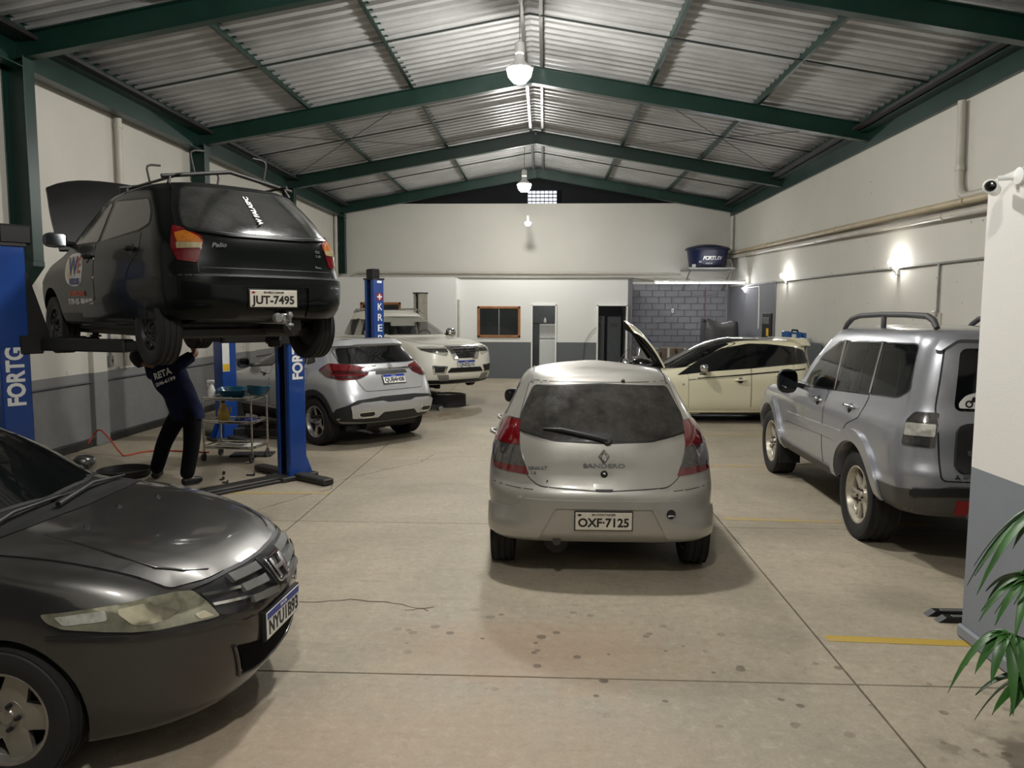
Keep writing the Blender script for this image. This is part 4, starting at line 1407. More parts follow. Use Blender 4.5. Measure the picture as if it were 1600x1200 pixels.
# ================================================================ silver off-roader on the right
M['p_pajero'] = paint('cool_silver_paint', (156, 158, 164), .6, .3, .1)
def build_pajero():
    root = empty('off_road_car', (3.58, 5.62, 0), radians(-1.5), 'tall silver off-roader with roof rails parked along the right wall, half behind the white partition', 'car')
    c = Car(root, [
        (.25, .42, 4.40, .36, .78), (.05, .48, 4.53, .42, .88), (.0, .60, 4.6, .55, .92), (.0, .75, 4.62, .70, .935), (.03, .86, 4.60, .80, .935),
        (.05, 1.0, 4.52, .95, .928, None, None, None, .98), (.06, 1.1, 4.35, 1.04, .915, None, None, None, 1.06), (.08, 1.18, 3.6, 1.14, .89), (.10, 1.26, 3.25, 1.22, .872),
        (.12, 1.42, 3.03, 1.4, .838), (.15, 1.62, 2.76, 1.6, .788), (.18, 1.74, 2.58, 1.72, .752), (.22, 1.80, 2.45, 1.785, .715), (.27, 1.832, 2.35, 1.815, .645),
        (.4, 1.85, 2.2, 1.84, .4), (.6, 1.855, 2.1, 1.85, .1)], M['p_pajero'], lr=.24, lf=.45, q=4.4, taper=(.02, .04), axles=(1.05, 3.83), wr=.385, arch=.075)
    P = c.pm
    M['pj_grey'] = simple('dark_bumper_plastic', (72, 70, 66), .5, .1)
    band = [(2.70, 1.165), (2.62, 1.29), (2.34, 1.545), (1.95, 1.69), (1.2, 1.715), (.34, 1.735), (.31, 1.58), (.27, 1.36), (.40, 1.30), (1.6, 1.225)]
    hollow(c, (.95, .16, 3.0, .80, 1.76, .30, 2.45, .66), [rounded(grow(band, -.012), .05)], rounded([(-.74, 1.27), (-.66, 1.70), (.66, 1.70), (.74, 1.27)], .05), rounded([(-.565, 1.24), (-.51, 1.70), (.51, 1.70), (.565, 1.24)], .06), 2.5, .4)
    for x in (-.4, .4): seat(root, x, 2.0, .98)
    seat(root, 0, 1.05, 1.0, 1.25)
    steering(root, -.4, 2.62, 1.22)
    MB().box((0, 2.85, 1.1), (1.5, .35, .2), .06).build('dashboard', M['black'], root, smooth=50)
    for sd, vw in ((-1, 'L'), (1, 'R')):
        c.panel('door', [(1.87, 1.22), (1.84, .80), (1.85, .50), (2.90, .50), (2.93, .75), (3.04, 1.12), (3.0, 1.2)], vw, .04, .007, .004)
        c.panel('door', [(.90, 1.27), (1.0, 1.07), (1.25, .98), (1.46, .72), (1.5, .5), (1.81, .50), (1.80, .80), (1.83, 1.22)], vw, .04, .007, .004)
        bw = c.patch('window_pillar', [(1.65, 1.235), (1.73, 1.235), (1.86, 1.70), (1.68, 1.70)], vw, .007, M['blackgloss'], .01)
        c.patch('window_pillar', [(.83, 1.28), (.94, 1.28), (.97, 1.72), (.87, 1.72)], vw, .007, M['blackgloss'], .01, bw)
        c.patch('window_pillar', [(1.145, 1.28), (1.18, 1.28), (1.21, 1.70), (1.18, 1.70)], vw, .007, M['blackgloss'], .01, bw)
        M_ = M['glassmid']
        c.patch('side_window', [(2.69, 1.168), (2.61, 1.29), (2.33, 1.54), (1.95, 1.685), (1.84, 1.69), (1.71, 1.23)], vw, .009, M_, .03, bw)
        c.patch('side_window', [(1.67, 1.23), (1.72, 1.69), (1.20, 1.71), (1.16, 1.265)], vw, .009, M_, .03, bw)
        c.patch('quarter_window', [(1.165, 1.265), (1.20, 1.705), (.93, 1.72), (.89, 1.28)], vw, .009, M_, .03, bw)
        c.patch('side_window', [(.88, 1.28), (.91, 1.715), (.345, 1.73), (.315, 1.58), (.275, 1.365), (.40, 1.305)], vw, .009, M_, .04, bw)
        for y0, z0, y1, z1 in ((1.69, 1.24, 1.765, 1.70), (.885, 1.29, .92, 1.72)):
            a = c.at(y0, z0, vw, .012)[0]; b = c.at(y1, z1, vw, .012)[0]
            MB().tube([a, b], .009, 6).build('window_pillar_trim', M['chrome'], bw)
        # flared arches, side moulding, sill step
        for k, ay in enumerate(c.axles):
            pl = polar(ay, .40, .56, -8, 188, 26)+polar(ay, .40, .455, 188, -8, 26)
            c.patch('wheel_arch', pl, vw, .03, P, 0, None, .06, .01)
        c.patch('side_moulding', [(1.36, .80), (1.36, .90), (3.0, .86), (3.12, .82), (3.1, .76)], vw, .016, P, .02)
        c.patch('side_step', [(1.55, .52), (1.55, .43), (3.3, .43), (3.3, .52)], vw, .02, M['pj_grey'], .02)
        c.handle(2.05, 1.10, sd, M['chrome'], .2); c.handle(1.22, 1.13, sd, M['chrome'], .2)
        c.mirror(2.66, 1.16, sd, M['black'], (.105, .11, .13), .08)
        # grey lower bumper wrapping the corner
        c.patch('rear_bumper', [(.62, .63), (.40, .635), (.06, .66), (.04, .45), (.2, .43), (.55, .43)], vw, .012, M['pj_grey'], .02)
        # roof rail
        x = sd*.60
        z0 = 1.80
        ys = [.36, .42, .52, .9, 1.4, 1.9, 2.1, 2.22, 2.3]
        zs = [.02, .07, .10, .112, .118, .112, .09, .05, .01]
        pts = [Vector((x, y, c.at(x, y, 'T')[0].z+z)) for y, z in zip(ys, zs)]
        rl = MB().tube(pts, [.022, .026, .026, .024, .024, .024, .026, .026, .02], 8)
        for y, z in ((1.35, .11),):
            p = c.at(x, y, 'T')[0]; rl.box(p+Vector((0, 0, z/2)), (.03, .06, z+.02), .006)
        rl.build('roof_rail', M['greyplastic'], root, smooth=50)
    c.patch('bumper_step', [(-.80, .66), (-.6, .70), (.6, .70), (.80, .66), (.80, .47), (-.80, .47)], 'B', .02, M['pj_grey'], .03)
    for sx in (-1, 1):
        c.patch('bumper_corner', [(sx*.84, .665), (sx*.62, .69), (sx*.30, .695), (sx*.30, .64), (sx*.62, .63), (sx*.84, .61)], 'B', .035, M['black'], .02, None, .05)
        c.patch('reflector', [(sx*.56, .60), (sx*.48, .60), (sx*.48, .50), (sx*.56, .50)], 'B', .034, M['red'], .01)
    c.patch('bumper_plate', [(-.47, .62), (.47, .62), (.47, .47), (-.47, .47)], 'B', .03, M['steel'], .02)
    td = c.panel('rear_door', [(-.66, .74), (-.675, 1.25), (-.60, 1.70), (-.55, 1.76), (.55, 1.76), (.60, 1.70), (.675, 1.25), (.66, .74)], 'B', .04, .012, .008)
    c.window('rear_window', [(-.565, 1.24), (-.51, 1.70), (.51, 1.70), (.565, 1.24)], 'B', M['glass'], .06, .0, .010)
    c.patch('spoiler', [(-.60, 1.78), (-.66, 1.68), (-.63, 1.665), (-.53, 1.74), (.53, 1.74), (.63, 1.665), (.66, 1.68), (.60, 1.78)], 'B', .06, P, .02, None, .05, .02)
    sk = rounded([(-.53, 1.262), (-.53, 1.30), (-.48, 1.36), (-.39, 1.385), (-.30, 1.36), (-.25, 1.30), (-.25, 1.262)], .03)
    st = c.patch('window_sticker', sk, 'B', .018, M['plate_white'], 0, None, .03, .001)
    mt = on(c, -.39, 1.30, 'B', .0195)
    m = MB()
    for x in (-.075, .075): m.lathe([(.016, 0), (.016, .0006), (.028, .0006), (.028, 0)], mt @ Matrix.Translation((x, -.005, 0)), 16, True)
    m.prism([(-.07, .0), (-.03, .012), (.03, .008), (.07, 0), (.05, .03), (.0, .02), (-.04, .05), (-.05, .045)], mt, .0008)
    m.prism([(-.012, .055), (.012, .055), (0, .072)], mt, .0008)
    m.build('sticker_print', M['textblack'], st)
    hs = c.patch('plate_housing', [(-.56, 1.12), (-.58, .84), (-.54, .79), (.30, .79), (.34, .84), (.34, 1.12), (.28, 1.15), (-.50, 1.15)], 'B', .05, M['black'], .04, None, .05, .03)
    c.patch('handle_bar', [(-.5, .96), (-.5, .92), (.28, .92), (.28, .96)], 'B', .062, M['greyplastic'], .01, hs)
    text('MITSUBISHI', .03, M['textgrey'], root, on(c, -.44, .765, 'B', .013), .002, .17, bold=.0006)
    mt = on(c, -.56, .765, 'B', .013)
    e = MB()
    for k in range(3):
        a = radians(90+120*k)
        q = mt @ Matrix.Rotation(a, 4, 'Z')
        e.prism([(0, 0), (.011, .008), (.022, 0), (.011, -.008)], q, .003)
    e.build('emblem', M['textblack'], root)
    # spare wheel on the rear door
    w = MB().lathe([(0, .2), (.2, .2), (.30, .18), (.36, .12), (.375, .02), (.36, 0)], on(c, .08, 1.0, 'B', .05), 40)
    w.build('spare_wheel_cover', P, root, smooth=40)
    # lamps
    lp = [(-.685, .09, 1.225), (-.80, .20, 1.225), (-.835, .24, 1.16), (-.87, .22, .975), (-.70, .08, .965)]
    for sg in (1, -1):
        q = [(x*sg, y, z) for x, y, z in lp]
        d = (.6*sg, .8, 0)
        o = c.patch3('tail_lamp', q, d, .008, M['smokelens'], .02, ds=.03)
        for k, (z0, z1, m) in enumerate(((1.15, 1.205, M['smokelens']), (1.05, 1.14, M['clearlens']), (.985, 1.04, M['smokelens']))):
            z_ = clipz([((x*.88-.095*sg), y, z) for x, y, z in q], z0, z1)
            if len(z_) > 2: c.patch3('lens_cell', z_, d, .013, m, .012, o, .03)
    # front end
    c.window('windscreen', [(-.74, 1.27), (-.66, 1.70), (.66, 1.70), (.74, 1.27)], 'F', M['glass'], .05)
    c.panel('bonnet', [(-.7, 4.3), (0, 4.42), (.7, 4.3), (.74, 3.4), (-.74, 3.4)], 'T', .05)
    c.window('grille', [(-.42, .72), (-.45, .98), (.45, .98), (.42, .72)], 'F', M['chrome'], .04)
    lamp(c, 'head_lamp', [(-.5, 4.5, .78), (-.88, 4.2, .80), (-.88, 4.1, .98), (-.5, 4.45, .99)], (.5, -.86, 0), M['clearlens'])
    u = MB(); u.box((0, 2.4, .42), (1.2, 3.9, .12), .03); u.box((0, 1.05, .36), (1.3, .1, .1), .02); u.box((0, 3.83, .36), (1.3, .1, .1), .02)
    u.tube([(.4, 1.2, .36), (.4, .4, .38), (.42, .12, .42)], .04, 10)
    u.build('chassis', M['black'], root)
    for sx in (-1, 1): MB().box((sx*.78, 3.39, .33), (.24, .02, .26), .004).build('mud_flap', M['black'], root)
    c.wheels(make_wheel('pajero', .385, .245, .25, (6, .032, .042, .034), simple('dusty_alloy', (186, 179, 164), .35, .6), 'alloy'), .775)
    return c
CAR_P = build_pajero()
# ================================================================ silver crossover, rear three-quarter
M['p_gla'] = paint('bright_silver_paint', (184, 185, 187), .5, .28, .05)
def build_gla():
    root = empty('crossover_car', (-2.11, 11.07, 0), radians(49.7), 'silver crossover with red lamps seen from behind, beyond the blue lift posts', 'car')
    c = Car(root, [
        (.40, .30, 4.1, .25, .70), (.12, .36, 4.3, .3, .83), (.03, .48, 4.39, .42, .885), (.0, .62, 4.42, .58, .9), (.03, .74, 4.4, .68, .905), (.08, .86, 4.3, .78, .905),
        (.13, .98, 4.0, .88, .89), (.19, 1.08, 3.5, .97, .86), (.32, 1.22, 3.0, 1.14, .79), (.47, 1.36, 2.6, 1.3, .715), (.54, 1.445, 2.4, 1.40, .67), (.62, 1.49, 2.2, 1.46, .60),
        (.9, 1.52, 1.95, 1.50, .42), (1.1, 1.535, 1.7, 1.525, .1)], M['p_gla'], lr=.42, lf=.65, q=3.2, axles=(.86, 3.56), wr=.345, arch=.06)
    P = c.pm
    M['g_black'] = simple('black_cladding', (30, 30, 31), .55)
    tg = c.panel('tailgate', [(-.60, .96), (-.52, .82), (.52, .82), (.60, .96), (.63, 1.06), (.70, 1.15), (.64, 1.40), (-.64, 1.40), (-.70, 1.15), (-.63, 1.06)], 'B', .04, .007, .004)
    c.window('rear_window', [(-.69, 1.20), (-.60, 1.40), (-.3, 1.425), (.3, 1.425), (.60, 1.40), (.69, 1.20), (.4, 1.195), (-.4, 1.195)], 'B', M['glass'], .03, .008, .011)
    c.patch('roof_spoiler', [(-.62, 1.475), (-.655, 1.41), (-.3, 1.432), (.3, 1.432), (.655, 1.41), (.62, 1.475), (.3, 1.495), (-.3, 1.495)], 'B', .045, P, .01, None, .05, .03)
    lp = [(-.88, .72, 1.10), (-.80, .60, 1.20), (-.60, .30, 1.18), (-.40, .2, 1.14), (-.41, .17, 1.05), (-.58, .2, .985), (-.76, .33, .975), (-.87, .55, 1.01)]
    lamp(c, 'tail_lamp', lp, (.5, .86, 0), M['redglass'], (('lens_band', 1.06, 1.10, M['darkred']), ('lens_band', 1.0, 1.03, M['darkred'])), .012, .03)
    c.patch('trim_bar', [(-.42, 1.115), (.42, 1.115), (.42, 1.095), (-.42, 1.095)], 'B', .022, M['chrome'], .006, None, .05, .01)
    mt = on(c, 0, 1.135, 'B', .026)
    e = MB()
    e.lathe([(.036, 0), (.036, .006), (.042, .006), (.042, 0)], mt, 28, True)
    for k in range(3):
        q = mt @ Matrix.Rotation(radians(90+120*k), 4, 'Z')
        e.prism([(0, .010), (.037, 0), (0, -.010)], q, .006)
    e.build('emblem', M['chrome'], root)
    text('GLA 200', .04, M['textgrey'], root, on(c, -.32, 1.152, 'B', .007), .003, .21, bold=.0008)
    number_plate(root, on(c, 0, .965, 'B', .012), 'QUB4H08', 'white', .40, .13, 'BRASIL')
    c.patch('handle_recess', [(-.27, 1.085), (.27, 1.085), (.29, 1.04), (-.29, 1.04)], 'B', .008, M['g_black'], .01)
    # black band, silver skid plate, tail pipes
    c.patch('bumper_band', [(-.86, .58), (-.66, .70), (-.3, .735), (.3, .735), (.66, .70), (.86, .58), (.86, .40), (.5, .38), (-.5, .38), (-.86, .40)], 'B', .012, M['g_black'], .03)
    c.patch('skid_plate', [(-.74, .62), (-.6, .665), (-.3, .675), (-.22, .65), (.22, .65), (.3, .675), (.6, .665), (.74, .62), (.70, .45), (.36, .45), (.28, .52), (-.28, .52), (-.36, .45), (-.70, .45)], 'B', .03, P, .02)
    for sx in (-1, 1):
        q = [(sx*.64, .555), (sx*.43, .565), (sx*.40, .50), (sx*.44, .462), (sx*.61, .458), (sx*.66, .50)]
        t_ = c.patch('tail_pipe', q, 'B', .045, M['chrome'], .03, None, .03)
        c.patch('pipe_opening', grow(rounded(q, .03), -.022), 'B', .049, M['black'], 0, t_, .03)
    # sides
    for sd, vw in ((-1, 'L'), (1, 'R')):
        for ay in c.axles:
            pl = polar(ay, .345, .475, -4, 184, 26)+polar(ay, .345, .40, 184, -4, 26)
            c.patch('wheel_arch', pl, vw, .014, M['g_black'], 0, None, .06, .01)
        c.patch('sill', [(1.30, .45), (1.30, .30), (3.12, .30), (3.12, .45)], vw, .014, M['g_black'], .02)
        c.panel('door', [(2.10, 1.09), (2.08, .50), (3.05, .47), (3.2, .85), (3.1, 1.02)], vw, .05)
        c.panel('door', [(1.10, 1.10), (1.15, .92), (1.38, .72), (1.45, .5), (2.05, .50), (2.06, 1.09)], vw, .05)
        c.window('side_window', [(2.12, 1.40), (2.11, 1.12), (3.02, 1.05), (2.6, 1.30)], vw, M['glass'], .03, .016, .006, M['black'])
        c.window('side_window', [(1.20, 1.16), (1.25, 1.36), (2.05, 1.41), (2.06, 1.12)], vw, M['glass'], .04, .016, .006, M['black'])
        c.window('quarter_window', [(.98, 1.21), (1.12, 1.34), (1.20, 1.35), (1.15, 1.17)], vw, M['glass'], .02, .012, .006, M['black'])
        c.handle(2.25, .98, sd); c.handle(1.30, 1.0, sd)
        c.mirror(2.92, 1.06, sd, M['black'], (.10, .10, .08), .08)
        a = [c.at(sd*.57, y, 'T', .0)[0]+Vector((0, 0, z)) for y, z in ((.85, .0), (.95, .035), (1.5, .04), (2.1, .035), (2.25, .0))]
        MB().tube(a, .014, 8).build('roof_rail', M['chrome'], root, smooth=50)
    pl = polar(1.13, 1.0, .085, 0, 350, 20)
    p = c.patch('fuel_flap', pl, 'L', .003, P, 0, None, .05)
    c.patch('shut_line', polar(1.13, 1.0, .09, 0, 350, 20), 'L', .0012, M['black'], 0, p)
    c.window('windscreen', [(-.70, 1.12), (-.60, 1.42), (.60, 1.42), (.70, 1.12)], 'F', M['glass'], .05)
    c.window('grille', [(-.40, .62), (-.36, .78), (.36, .78), (.40, .62)], 'F', M['g_black'], .03)
    lamp(c, 'head_lamp', [(-.5, 4.3, .72), (-.85, 3.9, .75), (-.84, 3.8, .85), (-.5, 4.2, .85)], (.5, -.86, 0), M['clearlens'])
    u = MB(); u.box((0, 2.1, .27), (1.3, 3.4, .1), .02); u.box((0, .86, .3), (1.4, .12, .1), .02); u.cyl((-.4, .35, .33), (.4, .35, .33), .1, n=14)
    u.build('underbody', M['black'], root)
    c.wheels(make_wheel('gla', .345, .225, .225, (5, .06, .045, .0), simple('bright_alloy', (196, 194, 188), .25, .8), 'alloy'), .78)
    return c
CAR_G = build_gla()
# ================================================================ black hatchback raised on the lift
M['p_palio'] = paint('black_green_paint', (8, 12, 11), .0, .3, .03, (90, 86, 78), .22, .1)
ZP = 1.58
def build_palio():
    root = empty('raised_hatchback', (-2.117, 6.025, ZP), radians(48.5), 'black hatchback with open bonnet and roof rack raised on the blue lift', 'car')
    c = Car(root, [
        (.35, .28, 3.4, .22, .66), (.08, .33, 3.6, .27, .765), (.0, .45, 3.7, .40, .797), (.0, .60, 3.735, .55, .806), (.03, .68, 3.72, .64, .807), (.055, .74, 3.66, .70, .803), (.08, .88, 3.5, .80, .79),
        (.13, .98, 3.05, .92, .765), (.24, 1.12, 2.82, 1.06, .715), (.41, 1.28, 2.50, 1.25, .65), (.51, 1.36, 2.28, 1.36, .61), (.58, 1.40, 2.15, 1.40, .565), (.75, 1.43, 1.95, 1.43, .42), (1.0, 1.445, 1.6, 1.44, .08)],
        M['p_palio'], lr=.42, lf=.55, q=3.4, axles=(.62, 2.98), wr=.28, arch=.06, zarch=(.26, .26))
    P = c.pm
    tg = c.panel('tailgate', [(-.50, 1.37), (-.60, 1.16), (-.64, .99), (-.53, .92), (-.57, .66), (.57, .66), (.53, .92), (.64, .99), (.60, 1.16), (.50, 1.37)], 'B', .03, .006, .004)
    c.window('rear_window', [(-.47, 1.345), (-.57, 1.14), (-.60, 1.0), (-.3, .975), (.3, .975), (.60, 1.0), (.57, 1.14), (.47, 1.345)], 'B', M['glasspalio'], .04, .008, .011)
    c.patch('tailgate_edge', [(-.60, .985), (-.3, .96), (.3, .96), (.60, .985), (.60, .97), (.3, .94), (-.3, .94), (-.60, .97)], 'B', .018, P, .005, None, .05, .01)
    lp = [(-.655, .335, 1.02), (-.60, .26, .995), (-.52, .165, .94), (-.50, .155, .90), (-.565, .13, .735), (-.68, .22, .755), (-.70, .27, .86)]
    lamp(c, 'tail_lamp', lp, (.5, .86, 0), M['redglass'], (), .012, .02)
    for sg in (1, -1):
        top = [(-.66, .29, .955), (-.60, .245, .975), (-.53, .17, .925), (-.51, .155, .885), (-.65, .26, .885)]
        mid = [(-.655, .265, .885), (-.51, .155, .885), (-.525, .15, .845), (-.655, .255, .84)]
        c.patch3('amber_lens', [(x*sg, y, z) for x, y, z in top], (.5*sg, .86, 0), .018, M['amber'], .012, None, .03)
        c.patch3('clear_lens', [(x*sg, y, z) for x, y, z in mid], (.5*sg, .86, 0), .018, simple('yellowed_lens', (140, 126, 92), .15, 0, 1., .2, 30), .008, None, .03)
    # bumper, its top edge and the plate recess
    c.patch('bumper_skin', [(-.80, .635), (.80, .635), (.80, .32), (.3, .33), (.285, .40), (.285, .565), (-.285, .565), (-.285, .40), (-.3, .33), (-.80, .32)], 'B', .014, P, .015)
    for a, b in (((-.78, .645), (.78, .645)),): c.seam([a, b], 'B', .012, .002)
    c.seam([(-.55, .70), (.55, .70)], 'B', .005, .006)
    number_plate(root, on(c, -.03, .475, 'B', .012), 'JUT-7495', 'grey', .40, .13, 'BA-BELO JARDIM')
    # towing hitch
    h = MB()
    h.box((.07, .03, .33), (.08, .1, .06), .01); h.box((.07, .4, .30), (.06, .8, .05), .01)
    h.lathe([(0, .03), (.018, .024), (.026, 0), (.018, -.02), (.012, -.03), (.012, -.07)], Matrix.Translation((.09, -.04, .345)), 14)
    h.box((.09, -.02, .27), (.05, .08, .02), .004)
    h.lathe([(0, .0), (.035, .0), (.04, .03), (.03, .05), (0, .05)], frame((-.02, -.02, .325), (1, 0, 0), (0, -1, 0)), 18)
    h.tube([(.06, -.01, .33), (.05, -.03, .29), (.09, -.04, .23), (.1, -.02, .27)], .007, 6)
    h.build('tow_bar', M['steel'], root, smooth=40)
    text('Palio', .048, M['textgrey'], root, on(c, -.41, .872, 'B', .008), .003, .11, shear=.3, bold=.001)
    for z, s_ in ((.865, 'ELX'), (.83, '1.0')): text(s_, .028, M['textgrey'], root, on(c, .44, z, 'B', .008), .002, .05, bold=.001)
    text('flex', .022, M['textgrey'], root, on(c, .43, .735, 'B', .008), .002, .07, bold=.001)
    # white vertical lettering on the rear window
    p, n = c.at(-.03, 1.17, 'B', .018)
    q, _ = c.at(-.03, 1.27, 'B', .018)
    up = (q-p).normalized()
    text('W FALASPC', .055, M['textwhite'], root, frame(p, up, n), .0006, .36, bold=.0022)
    # sides
    for sd, vw in ((-1, 'L'), (1, 'R')):
        c.panel('door', [(1.66, .95), (1.64, .36), (2.50, .36), (2.62, .62), (2.66, .90), (2.6, .96)], vw, .04, .006, .003)
        c.panel('door', [(.70, .99), (.68, .86), (.90, .70), (.99, .45), (1.04, .36), (1.61, .36), (1.63, .96)], vw, .04, .006, .003)
        c.window('side_window', [(1.62, .965), (1.60, 1.30), (1.95, 1.30), (2.2, 1.22), (2.58, .985)], vw, M['glasspalio'], .03, .016)
        c.window('side_window', [(.76, 1.01), (.60, 1.05), (.66, 1.15), (.80, 1.26), (1.50, 1.30), (1.53, .96)], vw, M['glasspalio'], .03, .016)
        c.handle(.83, .86, sd, M['black'], .14); c.handle(1.80, .84, sd, M['black'], .14)
        c.mirror(2.50, .985, sd, M['black'], (.10, .10, .07), .06)
        c.patch('sill', [(1.02, .35), (1.02, .26), (2.6, .26), (2.6, .35)], vw, .01, M['black'], .02)
        for y, z in ((1.64, .66), (1.64, .82)):
            pp, nn = c.at(y, z, vw, .004)
            MB().box(pp, (.006, .03, .014), .002).build('door_hinge', M['chrome'], root)
    # sign writing on the left doors
    sk = chaikin([(2.34, .90), (1.93, .885), (1.94, .66), (1.99, .59), (2.30, .60), (2.42, .68), (2.42, .82)], 2)
    M['cream_print'] = simple('cream_print', (222, 206, 176), .5)
    st = c.patch('door_sticker', sk, 'L', .007, M['textwhite'], 0, None, .04, .002)
    c.patch('sticker_panel', chaikin([(2.32, .86), (2.16, .87), (2.17, .66), (2.33, .65), (2.39, .73)], 1), 'L', .0085, M['cream_print'], 0, st, .04, .001)
    text('W', .24, M['textblue'], root, on(c, 2.17, .765, 'L', .0115), .0006, .26, bold=.003)
    text('E', .2, M['textorange'], root, on(c, 2.0, .77, 'L', .011), .0006, .09, bold=.001)
    text('REDES', .075, M['textblue'], root, on(c, 2.12, .635, 'L', .0115), .0006, .28, bold=.0022)
    text('W REDES.COM.BR', .06, M['textorange'], root, on(c, 2.08, .525, 'L', .009), .0006, .44, bold=.0015)
    text('71 3791-4125 - 8888 484 8031', .07, M['textwhite'], root, on(c, 2.0, .455, 'L', .009), .0006, .66, bold=.0022)
    # open bonnet and engine bay
    c.patch('engine_bay', [(-.62, 3.0), (-.60, 3.5), (0, 3.62), (.60, 3.5), (.62, 3.0)], 'T', .004, M['black'], .05)
    open_bonnet(root, 2.95, .97, .96, .68, BONNET_P, M['black'], M['black'])
    c.window('windscreen', [(-.60, 1.0), (-.53, 1.33), (.53, 1.33), (.60, 1.0)], 'F', M['glasspalio'], .04)
    lamp(c, 'head_lamp', [(-.4, 3.66, .62), (-.74, 3.35, .64), (-.74, 3.3, .76), (-.42, 3.55, .75)], (.4, -.9, 0), M['clearlens'])
    # underside: sills, axle, silencer
    u = MB(); u.box((0, 1.9, .25), (1.25, 2.6, .1), .03); u.box((0, .62, .2), (1.3, .1, .09), .02); u.cyl((.25, .2, .26), (.25, .65, .26), .085, n=16); u.box((0, 3.1, .22), (.9, .6, .14), .03)
    for sx in (-1, 1): u.box((sx*.52, 1.8, .19), (.1, 2.2, .06), .01)
    u.build('underbody', M['dark_steel'], root)
    # roof rack: two bent cross bars with hooks, two rails
    r_ = MB()
    zt = 1.45
    for yb in (.72, 1.62):
        r_.tube([(-.57, yb, zt-.01), (0, yb, zt+.09), (.57, yb, zt-.01)], .017, 8)
        for sx in (-1, 1): r_.tube([(sx*.50, yb, zt+.0), (sx*.53, yb-.03, zt-.07)], .013, 8)
    for sx in (-1, 1): r_.tube([(sx*.46, .6, zt+.005), (sx*.46, 1.9, zt+.005)], .012, 8)
    r_.build('roof_rack', M['dark_steel'], root, smooth=50)
    for yb in (.72, 1.62):
        for sx in (-1, 1):
            k = MB(); x = sx*.30
            k.tube([(x, yb, zt+.03), (x+sx*.03, yb, zt+.18), (x+sx*.025, yb, zt+.21), (x-sx*.01, yb, zt+.225), (x-sx*.09, yb, zt+.23)], .010, 8)
            k.build('rack_hook', M['dark_steel'], root, smooth=60)
    c.wheels(make_wheel('palio', .28, .17, .165, (4, .05, .06, 0), simple('black_steel_wheel', (34, 33, 32), .5, .3), 'steel'), .68, z=(.23, .23))
    return c
BONNET_P = 56
CAR_F = build_palio()
